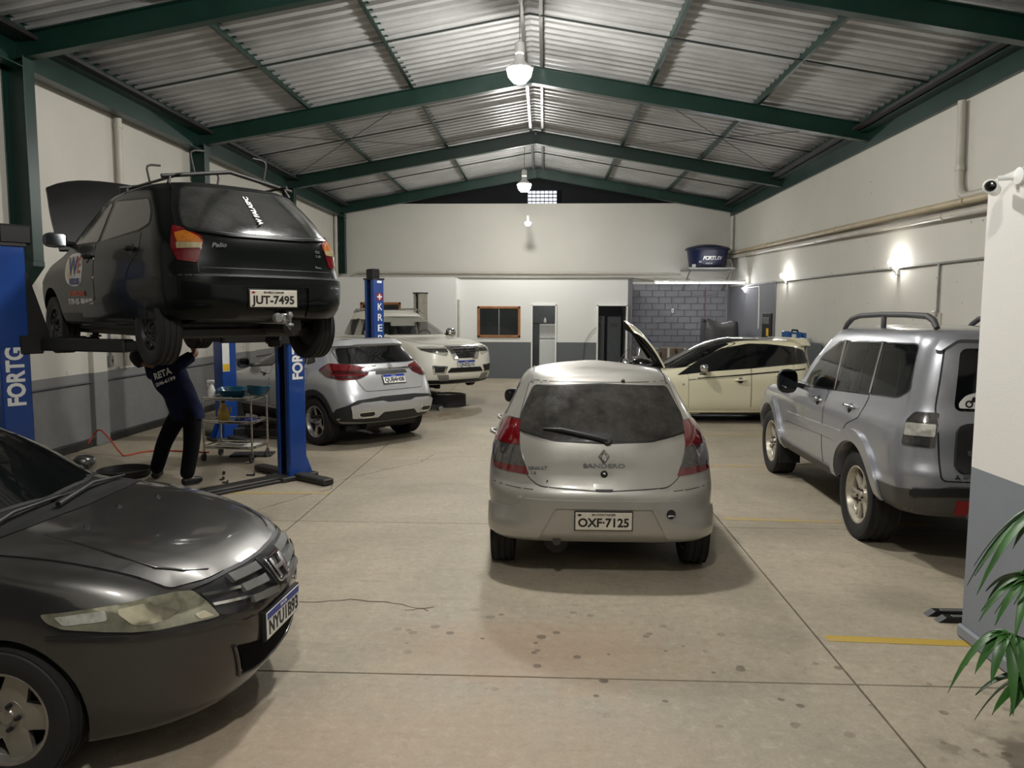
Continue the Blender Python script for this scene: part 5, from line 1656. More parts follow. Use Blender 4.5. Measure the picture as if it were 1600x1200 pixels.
# ================================================================ cream hatchback, side on, bonnet open
M['p_bravo'] = paint('cream_paint', (212, 206, 178), .1, .3, .06)
def build_bravo():
    root = empty('cream_hatchback', (4.85, 14.27, 0), radians(90), 'cream hatchback with black side stripe and raised bonnet, side-on behind the silver hatchback', 'car')
    c = Car(root, [
        (.3, .20, 3.6, .17, .72), (.08, .27, 3.8, .21, .80), (.0, .45, 3.93, .36, .84), (.0, .6, 3.95, .52, .845), (.04, .75, 3.92, .66, .845), (.08, .9, 3.75, .78, .832), (.1, 1.02, 3.2, .90, .80),
(.12, 1.10, 2.75, 1.0, .77), (.14, 1.25, 2.35, 1.18, .71), (.13, 1.37, 2.0, 1.36, .645), (.15, 1.42, 1.8, 1.43, .60), (.24, 1.46, 1.65, 1.47, .50), (.6, 1.495, 1.5, 1.495, .1)],
        M['p_bravo'], lr=.42, lf=.6, q=3.2, axles=(.70, 3.15), wr=.31, arch=.05)
    P = c.pm
    M['bv_roof'] = simple('black_roof_film', (14, 14, 15), .12, coat=.6)
    M['bv_liner'] = simple('bonnet_liner', (30, 31, 30), .8)
    for sd, vw in ((-1, 'L'), (1, 'R')):
        c.panel('door', [(1.265, .985), (1.255, .225), (2.32, .218), (2.33, .80), (2.345, .88), (1.9, .93)], vw, .02, .006, .003)
        c.panel('door', [(.52, 1.05), (.55, .80), (.82, .68), (1.0, .50), (1.05, .225), (1.235, .225), (1.245, .99)], vw, .03, .006, .003)
        bw = c.patch('window_band', [(2.53, .855), (2.09, 1.14), (1.73, 1.318), (1.265, 1.405), (.95, 1.40), (.49, 1.35), (.32, 1.30), (.15, 1.075), (.53, 1.05), (1.3, .975), (1.87, .93)], vw, .006, M['blackgloss'], .03)
        c.patch('side_window', [(2.46, .875), (2.08, 1.115), (1.74, 1.285), (1.30, 1.375), (1.34, .99), (1.87, .95)], vw, .010, M['glass'], .02, bw)
        c.patch('side_window', [(1.14, 1.375), (.56, 1.345), (.585, 1.07), (1.14, 1.02)], vw, .010, M['glass'], .02, bw)
        c.patch('quarter_window', [(.50, 1.325), (.36, 1.285), (.21, 1.09), (.525, 1.075)], vw, .010, M['glass'], .02, bw)
        c.patch('side_stripe', [(2.18, .795), (1.28, .868), (.68, .926), (.30, .962), (.30, .985), (.68, .95), (1.28, .893), (2.18, .812)], vw, .006, M['blackgloss'], 0, None, .06, .003)
        c.patch('stripe_tail', [(2.33, .778), (2.20, .79), (2.20, .797), (2.33, .785)], vw, .006, M['blackgloss'], 0, None, .06, .003)
        c.patch('stripe_tail', [(2.33, .766), (1.4, .838), (1.4, .843), (2.33, .771)], vw, .006, M['blackgloss'], 0, None, .06, .003)
        c.handle(1.44, .775, sd, P, .2); c.handle(.75, .86, sd, P, .18)
        c.mirror(2.1, .955, sd, M['chrome'], (.09, .10, .07), .08)
        p, n = c.at(2.42, .70, vw, .003)
        MB().lathe([(0, .008), (.018, .007), (.022, 0)], frame(p, (0, 1, 0), n), 14).build('side_repeater', M['clearlens'], root)
        c.patch('sill', [(1.02, .235), (1.02, .185), (2.8, .18), (2.8, .225)], vw, .016, P, .01)
    c.patch('roof_film', [(-.50, .35), (.50, .35), (.52, 1.2), (.50, 2.0), (-.50, 2.0), (-.52, 1.2)], 'T', .005, M['bv_roof'], .05, None, .08)
    c.window('windscreen', [(-.70, .985), (-.56, 1.40), (0, 1.42), (.56, 1.40), (.70, .985), (0, .95)], 'F', M['glass'], .04, .02)
    c.window('rear_window', [(-.62, 1.05), (-.52, 1.34), (.52, 1.34), (.62, 1.05)], 'B', M['glass'], .04)
    c.patch('roof_spoiler', [(-.56, 1.44), (-.60, 1.35), (.60, 1.35), (.56, 1.44)], 'B', .06, P, .02, None, .05, .03)
    lamp(c, 'tail_lamp', [(-.56, .12, .95), (-.68, .2, .95), (-.60, .2, 1.30), (-.52, .15, 1.30)], (.5, .86, 0), M['redglass'])
    lamp(c, 'head_lamp', [(-.45, 3.8, .62), (-.82, 3.35, .66), (-.80, 3.2, .80), (-.5, 3.65, .75)], (.4, -.9, 0), M['clearlens'])
    c.patch('engine_bay', [(-.68, 2.78), (-.66, 3.4), (-.3, 3.6), (.3, 3.6), (.66, 3.4), (.68, 2.78)], 'T', .004, M['black'], .05)
    e = MB()
    e.box((.1, 3.05, .90), (.5, .4, .12), .03); e.box((-.42, 3.0, .93), (.2, .25, .1), .02); e.box((.48, 3.2, .88), (.2, .3, .12), .03)
    e.tube([(-.3, 3.25, .92), (-.1, 3.35, .98), (.2, 3.3, .95)], .03, 8)
    e.build('engine', M['dark_steel'], root, smooth=40)
    open_bonnet(root, 2.72, .985, 1.03, .70, 52, P, M['bv_liner'], .2)
    MB().box((0, 1.95, .19), (1.35, 3.2, .08), .02).build('underbody', M['black'], root)
    c.wheels(make_wheel('bravo', .31, .2, .195, (5, .06, .06, 0), M['steel'], 'alloy'), .73)
    return c
CAR_B = build_bravo()
# ================================================================ white pick-up at the back
M['p_frontier'] = paint('white_paint', (222, 219, 206), .05, .28, .08)
def build_frontier():
    root = empty('pickup_truck', (-5.05, 18.99, .15), radians(222), 'white pick-up with chrome grille facing out of the far left corner', 'car')
    c = Car(root, [
        (.3, .5, 4.9, .36, .78), (.05, .55, 5.1, .40, .89, None, .5), (.0, .65, 5.22, .52, .91), (.0, .8, 5.25, .70, .925), (0, .95, 5.23, .86, .925), (0, 1.05, 5.19, 1.02, .915), (.0, 1.12, 5.05, 1.115, .90), (.0, 1.18, 4.65, 1.195, .885), (.02, 1.20, 3.80, 1.26, .87),
        (1.50, 1.22, 3.72, 1.29, .85), (1.56, 1.38, 3.45, 1.43, .80), (1.66, 1.62, 3.05, 1.62, .715), (1.74, 1.74, 2.88, 1.73, .67), (1.9, 1.80, 2.7, 1.79, .55), (2.2, 1.82, 2.5, 1.82, .1)],
        M['p_frontier'], lr=.2, lf=.55, q=3.4, axles=(1.2, 4.35), wr=.37, arch=.07)
    P = c.pm
    sw = [[(2.22, 1.275), (2.28, 1.62), (2.75, 1.60), (3.05, 1.52), (3.42, 1.30)], [(1.70, 1.27), (1.76, 1.60), (2.14, 1.62), (2.12, 1.27)]]
    fw = [(-.74, 1.30), (-.64, 1.68), (.64, 1.68), (.74, 1.30)]
    rw = [(-.62, 1.30), (-.56, 1.62), (.56, 1.62), (.62, 1.30)]
    hollow(c, (.80, 1.62, 3.35, .76, 1.70, 1.85, 2.75, .58), [rounded(p, .04) for p in sw], rounded(fw, .06), rounded(rw, .06), 2.9, 1.9)
    for sd, vw in ((-1, 'L'), (1, 'R')):
        for p in sw: c.window('side_window', p, vw, M['glassclear'], .04, 0, .004)
        c.patch('door_pillar', [(2.13, 1.27), (2.15, 1.63), (2.27, 1.63), (2.21, 1.27)], vw, .006, M['black'], .01)
        c.panel('door', [(2.17, 1.22), (2.15, .55), (3.3, .55), (3.5, .9), (3.52, 1.22)], vw, .05)
        c.panel('door', [(1.55, 1.2), (1.6, .9), (1.75, .55), (2.12, .55), (2.14, 1.22)], vw, .05)
        c.handle(2.35, 1.12, sd, M['chrome']); c.handle(1.72, 1.12, sd, M['chrome'])
        c.mirror(3.28, 1.27, sd, M['chrome'], (.11, .11, .1), .1)
        for ay in c.axles:
            pl = polar(ay, .40, .52, -5, 185, 24)+polar(ay, .40, .45, 185, -5, 24)
            c.patch('wheel_arch', pl, vw, .022, P, 0, None, .06, .01)
        z0 = c.at(sd*.56, 2.2, 'T')[0].z
        a = [Vector((sd*.56, y, z0+z)) for y, z in ((1.72, -.03), (1.82, .035), (2.2, .05), (2.6, .04), (2.86, -.06))]
        MB().tube(a, [.016, .02, .02, .02, .014], 8).build('roof_rail', M['stainless'], root, smooth=50)
    c.window('windscreen', fw, 'F', M['glassclear'], .06, .0, .004)
    c.window('rear_window', rw, 'B', M['glassclear'], .06, .0, .004)
    # front: grille, chrome V, lamps, bumper
    gr_ = c.patch('grille', [(-.37, 1.10), (.37, 1.10), (.29, .885), (-.29, .885)], 'F', .012, M['black'], .03)
    for z in (.93, .975, 1.02, 1.065): c.patch('grille_slat', [(-.30, z), (.30, z), (.30, z-.014), (-.30, z-.014)], 'F', .022, M['greyplastic'], 0, gr_, .06, .002)
    for sx in (-1, 1):
        c.patch('chrome_wing', [(sx*.40, 1.10), (sx*.31, 1.10), (sx*.20, .90), (sx*.16, .865), (sx*.29, .875)], 'F', .03, M['chrome'], .015, gr_, .04, .01)
    mt = on(c, 0, .99, 'F', .035)
    e = MB(); e.lathe([(.062, 0), (.062, .012), (.080, .012), (.080, 0)], mt, 28, True); e.box(mt @ Vector((0, 0, .008)), (.2, .016, .035), .004)
    e.build('emblem', M['chrome'], root, smooth=40)
    c.patch('bonnet_trim', [(-.40, 1.112), (-.40, 1.095), (.40, 1.095), (.40, 1.112)], 'F', .02, M['chrome'], 0, None, .05)
    lamp(c, 'head_lamp', [(-.82, 4.72, 1.10), (-.70, 5.0, 1.11), (-.44, 5.16, 1.105), (-.385, 5.19, 1.0), (-.42, 5.2, .93), (-.62, 5.1, .975), (-.79, 4.85, 1.04)], (.5, -.86, 0), M['clearlens'],
         (('lamp_bowl', 1.0, 1.07, M['smokelens']),), .01, .03)
    for sx in (-1, 1):
        fb = c.patch('fog_bezel', [(sx*.70, .755), (sx*.42, .74), (sx*.46, .60), (sx*.68, .595)], 'F', .014, M['chrome'], .02)
        c.patch('fog_lamp', [(sx*.67, .735), (sx*.47, .722), (sx*.50, .62), (sx*.655, .615)], 'F', .02, M['black'], .02, fb, .04)
        c.patch('skid_corner', [(sx*.62, .57), (sx*.40, .57), (sx*.36, .45), (sx*.55, .45)], 'F', .012, M['steel'], .02)
    c.patch('lower_intake', [(-.36, .70), (.36, .70), (.43, .61), (-.43, .61)], 'F', .01, M['black'], .02)
    c.patch('chin', [(-.80, .46), (.80, .46), (.74, .38), (-.74, .38)], 'F', .008, M['black'], .02)
    number_plate(root, on(c, 0, .765, 'F', .02), 'QNS5J10', 'white', .40, .13, 'BRASIL')
    c.panel('bonnet', [(-.70, 4.7), (-.3, 5.0), (.3, 5.0), (.70, 4.7), (.76, 3.9), (-.76, 3.9)], 'T', .06)
    for x in (.38, -.38):
        seat(root, x, 2.55, .95)
    seat(root, 0, 1.85, .98, 1.3)
    steering(root, -.38, 3.12, 1.22)
    MB().box((0, 3.32, 1.14), (1.5, .4, .2), .06).build('dashboard', M['black'], root, smooth=50)
    u = MB(); u.box((0, 2.6, .45), (1.0, 4.4, .14), .03); u.box((0, 4.35, .40), (1.4, .12, .12), .02); u.box((0, 1.2, .40), (1.4, .12, .12), .02)
    u.build('chassis', M['black'], root)
    lamp(c, 'tail_lamp', [(-.80, .0, .75), (-.92, .18, .75), (-.90, .18, 1.1), (-.78, .02, 1.1)], (.6, .8, 0), M['redglass'])
    # front wheels are off; the rear ones hang
    c.wheels(make_wheel('frontier', .37, .235, .25, (6, .06, .07, 0), M['steel'], 'alloy'), .78, z=(.33, .33), hidden=((1, 1), (1, -1)))
    h = MB()
    for sx in (-1, 1):
        h.cyl((sx*.70, 4.35, .38), (sx*.80, 4.35, .38), .15, n=24); h.cyl((sx*.80, 4.35, .38), (sx*.85, 4.35, .38), .06, n=16)
    h.build('wheel_hub', M['dark_steel'], root, smooth=40)
    return c
CAR_N = build_frontier()
# ================================================================ lifts
def two_post_lift(pl, pr, h, label, blue, carriage_z, pads, word='', posts=(1, 1), beam=True, top_box=False):
    """pl, pr: feet of the left and right post; pads: world points under the car"""
    pl = Vector((*pl, 0)); pr = Vector((*pr, 0))
    u = (pr-pl).normalized(); v = Vector((-u.y, u.x, 0))
    mid = (pl+pr)/2
    root = empty('two_post_lift', mid, 0, label, 'car lift')
    R = Matrix((u, v, Vector((0, 0, 1)))).transposed()
    for k, (p, sg) in enumerate(((pl-mid, 1), (pr-mid, -1))):
        if not posts[k]: continue
        # C-section post, open towards the car
        m = MB()
        W_, D_ = .22, .24
        m.box(p+u*(-sg*W_/2)+Vector((0, 0, h/2)), (.016, D_, h), .004, R)
        for s in (-1, 1): m.box(p+v*(s*D_/2)+Vector((0, 0, h/2)), (W_, .016, h), .004, R)
        for s in (-1, 1): m.box(p+u*(sg*W_/2)+v*(s*D_*.36)+Vector((0, 0, h/2)), (.016, D_*.26, h), .004, R)
        post = m.build('post', blue, root)
        MB().box(p+u*(sg*.02)+Vector((0, 0, h/2)), (.06, D_*.8, h-.05), .004, R).build('lifting_screw_cover', M['dark_steel'], post)
        MB().box(p+Vector((0, 0, h+.01)), (W_+.04, D_+.04, .03), .006, R).build('top_plate', M['dark_steel'], post)
        if (k == 1 and top_box == 1) or (k == 0 and top_box == 2):
            MB().box(p+Vector((0, 0, h+.10))+u*(0.06 if top_box == 2 else -.02), (.26 if top_box == 2 else .15, .22, .17), .02, R).build('motor', M['black'], post)
        # base plate, feet and gussets
        b = MB()
        b.box(p+Vector((0, 0, .03)), (.5, .34, .05), .008, R)
        b.box(p+u*(sg*.0)+Vector((0, 0, .045)), (.14, 1.35, .07), .012, R)
        b.build('base_plate', M['dark_steel'], root)
        gmb = MB()
        for s in (-1, 1):
            q = p+u*(-sg*W_/2)+v*(s*.08)
            gmb.prism([(0, .05), (.12, .05), (.0, .34)], Matrix(((-sg*u.x, 0, v.x, q.x), (-sg*u.y, 0, v.y, q.y), (0, 1, 0, 0), (0, 0, 0, 1))), .012)
        gmb.build('gusset', blue, post)
        # carriage with two arms
        cz = carriage_z
        c = MB()
        c.box(p+u*(sg*.13)+Vector((0, 0, cz)), (.18, .30, .16), .01, R)
        c.prism([(0, .62), (.05, .62), (.2, .1), (.2, -.05), (0, -.05)], Matrix(((sg*u.x, 0, v.x, (p+u*sg*.08-v*.12).x), (sg*u.y, 0, v.y, (p+u*sg*.08-v*.12).y), (0, 1, 0, cz), (0, 0, 0, 1))), .24)
        ca = c.build('carriage', M['black'], root)
        for q in pads[k]:
            a0 = p+u*(sg*.2)+Vector((0, 0, cz-.0)); a1 = Vector((q[0], q[1], 0))-mid; a1.z = cz
            d = (a1-a0); L = d.length; d.normalize()
            w = Vector((-d.y, d.x, 0))
            RA = Matrix((d, w, Vector((0, 0, 1)))).transposed()
            am = MB()
            am.box((a0+a1)/2-d*L*.12, (L*.76, .13, .11), .012, RA)
            am.box((a0+a1)/2+d*L*.2, (L*.6, .10, .08), .01, RA)
            arm = am.build('arm', M['black'], root)
            top = max(.02, q[2]-cz-.04)
            MB().lathe([(.05, 0), (.05, top*.3), (.03, top*.3), (.03, top*.75), (.065, top*.75), (.065, top), (0, top)], Matrix.Translation(a1+Vector((0, 0, .04))), 16).build('pad', M['rubber'], arm, smooth=40)
        if word and (k == 1 or word == 'FORTG'):
            # lettering runs up the outer face seen from the entrance
            q = p-v*(D_/2+.0085)+u*(.02 if k else .0)
            if word == 'FORTG':
                o_ = q+Vector((0, 0, 1.42 if k else 1.39))
                text('FORTG', .19, M['textwhite'], post, frame(o_, (0, 0, 1), -v), .001, .50, bold=.007)
            else:
                for i, ch in enumerate(word):
                    o_ = q+Vector((0, 0, 2.02-i*.185))
                    text(ch, .17, M['textwhite'], post, frame(o_, u, -v), .001, .10, bold=.002)
                m2 = MB(); o_ = q+Vector((0, 0, 2.20)); m2.box(o_, (.10, .002, .03), 0, R); m2.box(o_, (.03, .002, .10), 0, R)
                mk = m2.build('cross_mark', M['textwhite'], post)
                MB().box(q+Vector((0, 0, 2.20))+v*.0005, (.13, .002, .13), 0, R).build('mark_field', M['red'], mk)
                MB().box(q+Vector((0, 0, 2.46)), (.10, .002, .04), 0, R).build('top_mark', M['textwhite'], post)
    if beam:
        d = pr-pl
        m = MB(); m.box((0, 0, .035), (d.length-.3, .20, .05), .01, R)
        for s in (-1, 1): m.box(v*(s*.12)+Vector((0, 0, .02)), (d.length-.3, .03, .03), .006, R)
        m.build('cross_beam', M['dark_steel'], root)
    return root, u, v

def carpt(root, x, y, z):
    p = Matrix.Translation(root.location) @ root.rotation_euler.to_matrix().to_4x4() @ Vector((x, y, z))
    return (p.x, p.y, p.z)

f_ = CAR_F.root; g_ = CAR_G.root; n_ = CAR_N.root
L1, u1, v1 = two_post_lift((-4.62, 6.45), (-2.95, 8.78), 2.5, 'blue two-post lift holding up the black hatchback, white lettering up its posts', M['liftblue'], 1.66,
    ([carpt(f_, -.52, .98, .19), carpt(f_, -.52, 2.55, .19)], [carpt(f_, .52, .98, .19), carpt(f_, .52, 2.55, .19)]), 'FORTG', top_box=2)
L2, u2, v2 = two_post_lift((-4.80, 11.35), (-3.0, 13.5), 2.5, 'blue two-post lift around the silver crossover, white letters stacked down its right post', M['liftblue'], .10,
    ([carpt(g_, -.62, 1.2, .26), carpt(g_, -.62, 2.9, .26)], [carpt(g_, .62, 1.2, .26), carpt(g_, .62, 2.9, .26)]), 'KREBS', top_box=1)
sheet = MB().box((0, 0, 0), (.002, .11, .62)).build('instruction_sheet', M['plate_white'], L2)
p_ = Vector((-4.80, 11.35, 0))-L2.location
sheet.location = p_-v2*.1285-u2*.05+Vector((0, 0, 1.36)); sheet.rotation_euler = (0, 0, atan2(u2.y, u2.x)+pi/2)
MB().box((-.002, 0, -.25), (.002, .105, .1)).build('warning_sticker', M['yellow'], sheet)
L3, u3, v3 = two_post_lift((-4.72, 16.35), (-2.93, 18.15), 2.36, 'pale two-post lift with a dark post beside the white pick-up', simple('pale_lift_paint', (168, 164, 150), .5, var=.2), .30,
    ([carpt(n_, .45, 1.9, .38), carpt(n_, .45, 3.6, .38)], [carpt(n_, -.45, 1.9, .38), carpt(n_, -.45, 3.6, .38)]), top_box=0)

# ================================================================ mechanic
def skin(name, pts, edges, mat, parent, subd=2, root=0):
    me = bpy.data.meshes.new(name)
    me.from_pydata([tuple(p[:3]) for p in pts], edges, [])
    o = bpy.data.objects.new(name, me); COL.objects.link(o)
    md = o.modifiers.new('s', 'SKIN')
    md.use_smooth_shade = True
    sv = me.skin_vertices[0].data if me.skin_vertices else None
    if sv is None:
        bm = bmesh.new(); bm.from_mesh(me); bm.verts.layers.skin.verify(); bm.to_mesh(me); bm.free()
        sv = me.skin_vertices[0].data
    for i, p in enumerate(pts):
        r = p[3]
        sv[i].radius = r if isinstance(r, tuple) else (r, r)
        sv[i].use_root = (i == root)
    o.modifiers.new('d', 'SUBSURF').levels = subd
    dg = bpy.context.evaluated_depsgraph_get()
    nm = bpy.data.meshes.new_from_object(o.evaluated_get(dg))
    bpy.data.objects.remove(o)
    nm.materials.clear(); nm.materials.append(mat)
    for p in nm.polygons: p.use_smooth = True
    return link(bpy.data.objects.new(name, nm), parent)

def build_mechanic():
    B = Vector((-4.2, 8.43, 0))
    root = empty('person', B, 0, 'person in navy shirt and black trousers, back turned, reaching up under the raised hatchback', 'person')
    w = lambda x, y, z, r: (x-B.x, y-B.y, z, r)
    P = {'pel': w(-4.03, 8.42, .86, .10), 'sp': w(-4.09, 8.42, 1.0, .095), 'ch': w(-4.19, 8.42, 1.19, .13), 'nb': w(-4.32, 8.43, 1.315, .06), 'nk': w(-4.41, 8.44, 1.36, .052), 'hd': w(-4.53, 8.46, 1.415, .085), 'tp': w(-4.585, 8.47, 1.45, .075),
         'ls': w(-4.40, 8.45, 1.255, .062), 'le': w(-4.56, 8.68, 1.38, .042), 'lw': w(-4.42, 8.80, 1.58, .03), 'rs': w(-4.10, 8.41, 1.345, .062), 're': w(-3.98, 8.62, 1.47, .042), 'rw': w(-4.10, 8.76, 1.60, .03),
         'lh': w(-4.12, 8.44, .79, .085), 'lk': w(-4.33, 8.50, .46, .058), 'la': w(-4.50, 8.60, .09, .042), 'lt': w(-4.53, 8.76, .04, .035),
         'rh': w(-3.94, 8.40, .79, .085), 'rk': w(-3.94, 8.35, .45, .058), 'ra': w(-3.985, 8.28, .09, .042), 'rt': w(-3.91, 8.42, .04, .035)}
    names = list(P); pts = [P[k] for k in names]
    E_ = [('pel', 'sp'), ('sp', 'ch'), ('ch', 'nb'), ('nb', 'nk'), ('nk', 'hd'), ('hd', 'tp'), ('ch', 'ls'), ('ls', 'le'), ('le', 'lw'), ('ch', 'rs'), ('rs', 're'), ('re', 'rw'),
          ('pel', 'lh'), ('lh', 'lk'), ('lk', 'la'), ('la', 'lt'), ('pel', 'rh'), ('rh', 'rk'), ('rk', 'ra'), ('ra', 'rt')]
    ed = [(names.index(a), names.index(b)) for a, b in E_]
    # hands: a palm and five fingers each, curled round what they hold
    for wk, sx in (('lw', 1), ('rw', -1)):
        x, y, z, _ = P[wk]
        pi_ = len(pts); pts.append((x+.01*sx, y+.02, z+.075, .026)); ed.append((names.index(wk), pi_))
        for f, (dx, L_) in enumerate(((-.03, .062), (-.01, .072), (.01, .068), (.028, .055))):
            a = len(pts)
            pts.append((x+dx*sx*1.0, y+.022, z+.115, .0095)); pts.append((x+dx*sx*1.15, y+.012, z+.115+L_*.5, .0088)); pts.append((x+dx*sx*1.2, y-.012, z+.115+L_*.8, .008))
            ed += [(pi_, a), (a, a+1), (a+1, a+2)]
        a = len(pts)
        pts.append((x+.045*sx, y+.005, z+.075, .011)); pts.append((x+.065*sx, y-.015, z+.105, .0095)); pts.append((x+.06*sx, y-.03, z+.13, .0085))
        ed += [(pi_, a), (a, a+1), (a+1, a+2)]
    skin('body', pts, ed, M['skin'], root)
    # shirt
    q = lambda k, r, dz=0: (P[k][0], P[k][1], P[k][2]+dz, r)
    mid = lambda a, b, t, r: (P[a][0]+(P[b][0]-P[a][0])*t, P[a][1]+(P[b][1]-P[a][1])*t, P[a][2]+(P[b][2]-P[a][2])*t, r)
    rings = [(-4.01, .74, .19, .14, .05), (-4.035, .86, .185, .14, .08), (-4.09, 1.0, .178, .135, .18), (-4.165, 1.14, .195, .14, .3), (-4.215, 1.24, .20, .13, .36), (-4.265, 1.305, .155, .11, .38), (-4.305, 1.345, .08, .08, .4)]
    rc = [pchip([r[i] for r in rings], 4) for i in range(5)]
    sm = MB(); vs = []; nR = 28
    for cx_, cz_, rx, ry, tl in zip(*rc):
        for k in range(nR):
            a = 2*pi*k/nR
            ca_ = abs(cos(a))**.85*(1 if cos(a) > 0 else -1)
            cr = 1+.025*sin(5*a+cz_*30)
            vs.append((cx_-B.x+rx*ca_*cr*cos(tl), .0+ry*sin(a)*cr-.0, cz_+rx*ca_*cr*sin(tl)))
    nr_ = len(rc[0])
    sm.add(vs, [(i*nR+k, i*nR+(k+1) % nR, (i+1)*nR+(k+1) % nR, (i+1)*nR+k) for i in range(nr_-1) for k in range(nR)]+[tuple(range(nR))[::-1], tuple((nr_-1)*nR+k for k in range(nR))])
    for a, b in (('ls', 'le'), ('rs', 're')):
        p0 = Vector(P[a][:3]); p1 = Vector(P[b][:3]); c0 = Vector(P['ch'][:3])+Vector((0, 0, .04))
        sm.tube([c0.lerp(p0, .55), p0, p0.lerp(p1, .35), p0.lerp(p1, .7)], [.085, .082, .072, .068], 14)
    shirt = sm.build('shirt', M['cloth'], root, smooth=60)
    tp = [q('pel', .135, -.02), mid('pel', 'sp', .45, .15), q('lh', .115), q('lk', .092), q('la', .078, -.015), q('rh', .115), q('rk', .092), q('ra', .078, -.015)]
    skin('trousers', tp, [(0, 1), (0, 2), (2, 3), (3, 4), (0, 5), (5, 6), (6, 7)], M['trousers'], root)
    for a, b in (('la', 'lt'), ('ra', 'rt')):
        x0, y0, z0, _ = P[a]; x1, y1, z1, _ = P[b]
        skin('shoe', [(x0-(x1-x0)*.35, y0-(y1-y0)*.35, .055, .045), (x0, y0, .06, .05), (x1, y1, .05, .045), (x1+(x1-x0)*.3, y1+(y1-y0)*.3, .042, .036)], [(0, 1), (1, 2), (2, 3)], M['black'], root)
    # cap over hair, ears, face (turned away)
    hx, hy, hz, _ = P['hd']
    ax = Vector((-.62, .08, .78)).normalized()
    mt = frame((hx-.012, hy, hz+.01), (1, 0, .75), ax)
    hm = MB(); hm.lathe([(.104, -.02), (.108, .02), (.100, .06), (.075, .095), (.035, .112), (0, .116)], mt, 20)
    hm.prism([(-.07, .07), (.07, .07), (.055, .17), (-.055, .17)], mt @ Matrix.Translation((0, 0, .005)), .012)
    hm.build('cap', M['hair'], root, smooth=50)
    MB().lathe([(.09, -.075), (.1, -.03), (.103, .01)], mt, 20).build('hair', M['hair'], root, smooth=50)
    for sx in (-1, 1):
        MB().lathe([(0, .012), (.018, .010), (.024, 0), (.018, -.006)], mt @ Matrix.Translation((sx*.10, 0, -.02)) @ Matrix.Rotation(sx*pi/2, 4, 'Y'), 10).build('ear', M['skin'], root, smooth=60)
        MB().lathe([(0, .006), (.009, .004), (.012, 0)], mt @ Matrix.Translation((sx*.034, .083, -.012)) @ Matrix.Rotation(-pi/2, 4, 'X'), 10).build('eye', M['plate_white'], root, smooth=60)
    MB().add([mt @ Vector(p) for p in ((-.016, .085, -.05), (.016, .085, -.05), (0, .085, -.005), (0, .115, -.045))], [(0, 1, 3), (1, 2, 3), (2, 0, 3)]).build('nose', M['skin'], root, smooth=60)
    MB().box(mt @ Vector((0, .083, -.075)), (.045, .01, .01), .003, mt.to_3x3()).build('mouth', simple('lips', (120, 66, 58), .5), root)
    # lettering on the back of the shirt, laid on the cloth
    bm_ = BVHTree.FromPolygons([v.co for v in shirt.data.vertices], [tuple(p.vertices) for p in shirt.data.polygons])
    ux = Vector((.93, 0, .37)).normalized(); uz = Vector((-.37, 0, .93)).normalized()
    def lay(body, size, wd, cx, cz, bold):
        t = text(body, size, M['textwhite'], root, Matrix.Identity(4), 0, wd, bold=bold)
        for v in t.data.vertices:
            p = Vector((cx, -1, cz))+ux*v.co.x+uz*v.co.y
            h = bm_.ray_cast(p, Vector((0, 1, 0)))
            v.co = h[0]+Vector((0, -.004, 0)) if h[0] is not None else p+Vector((0, .88, 0))
    cx, cz = -4.225-B.x, 1.255
    lay('RETA', .10, .21, cx, cz, .004)
    lay('3346-6199', .055, .25, cx+.03, cz-.085, .002)
    return root
build_mechanic()

# ================================================================ trolley and what lies on it
def on_ground(name, loc, rz, label, cat, group=None): return empty(name, loc, rz, label, cat, group)
tro = empty('service_trolley', (-4.06, 9.88, 0), radians(-7), 'stainless three-tier trolley on castors beside the right lift post', 'trolley')
tw, td_, th = .67, .42, .84
for sx in (-1, 1):
    for sy in (-1, 1):
        x, y = sx*tw/2, sy*td_/2
        lg = MB().cyl((x, y, .12), (x, y, th), .013, n=10).build('leg', M['stainless'], tro, smooth=60)
        cs = MB(); cs.box((x, y, .10), (.03, .04, .05), .006); cs.lathe([(.02, -.014), (.05, -.014), (.05, .014), (.02, .014)], frame((x, y-.02, .052), (0, 1, 0), (1, 0, 0)), 16, True)
        cs.build('castor', M['greyplastic'], lg, smooth=40)
for z in (.80, .50, .17):
    t_ = MB(); t_.box((0, 0, z), (tw-.02, td_-.02, .012), .003)
    for sy in (-1, 1): t_.cyl((-tw/2, sy*td_/2, z+.03), (tw/2, sy*td_/2, z+.03), .009, n=8)
    for sx in (-1, 1): t_.cyl((sx*tw/2, -td_/2, z+.03), (sx*tw/2, td_/2, z+.03), .009, n=8)
    t_.build('tray', M['stainless'], tro, smooth=40)
RZ = Matrix.Rotation(radians(-7), 4, 'Z')
def ontro(x, y, z): return tuple(Vector((-4.06, 9.88, 0))+(RZ @ Vector((x, y, z))))
sb = empty('spray_bottle', ontro(-.27, -.1, .806), 0, 'white spray bottle on the left of the trolley top', 'bottle')
MB().lathe([(.045, 0), (.048, .02), (.048, .11), (.03, .16), (.018, .18), (0, .18)], n=18).build('bottle', M['white'], sb, smooth=50)
q = MB(); q.lathe([(.02, .17), (.02, .20), (0, .20)], n=12); q.box((-.01, 0, .225), (.10, .03, .045), .01); q.box((-.045, 0, .185), (.012, .02, .06), .004); q.build('trigger_head', M['white'], sb, smooth=40)
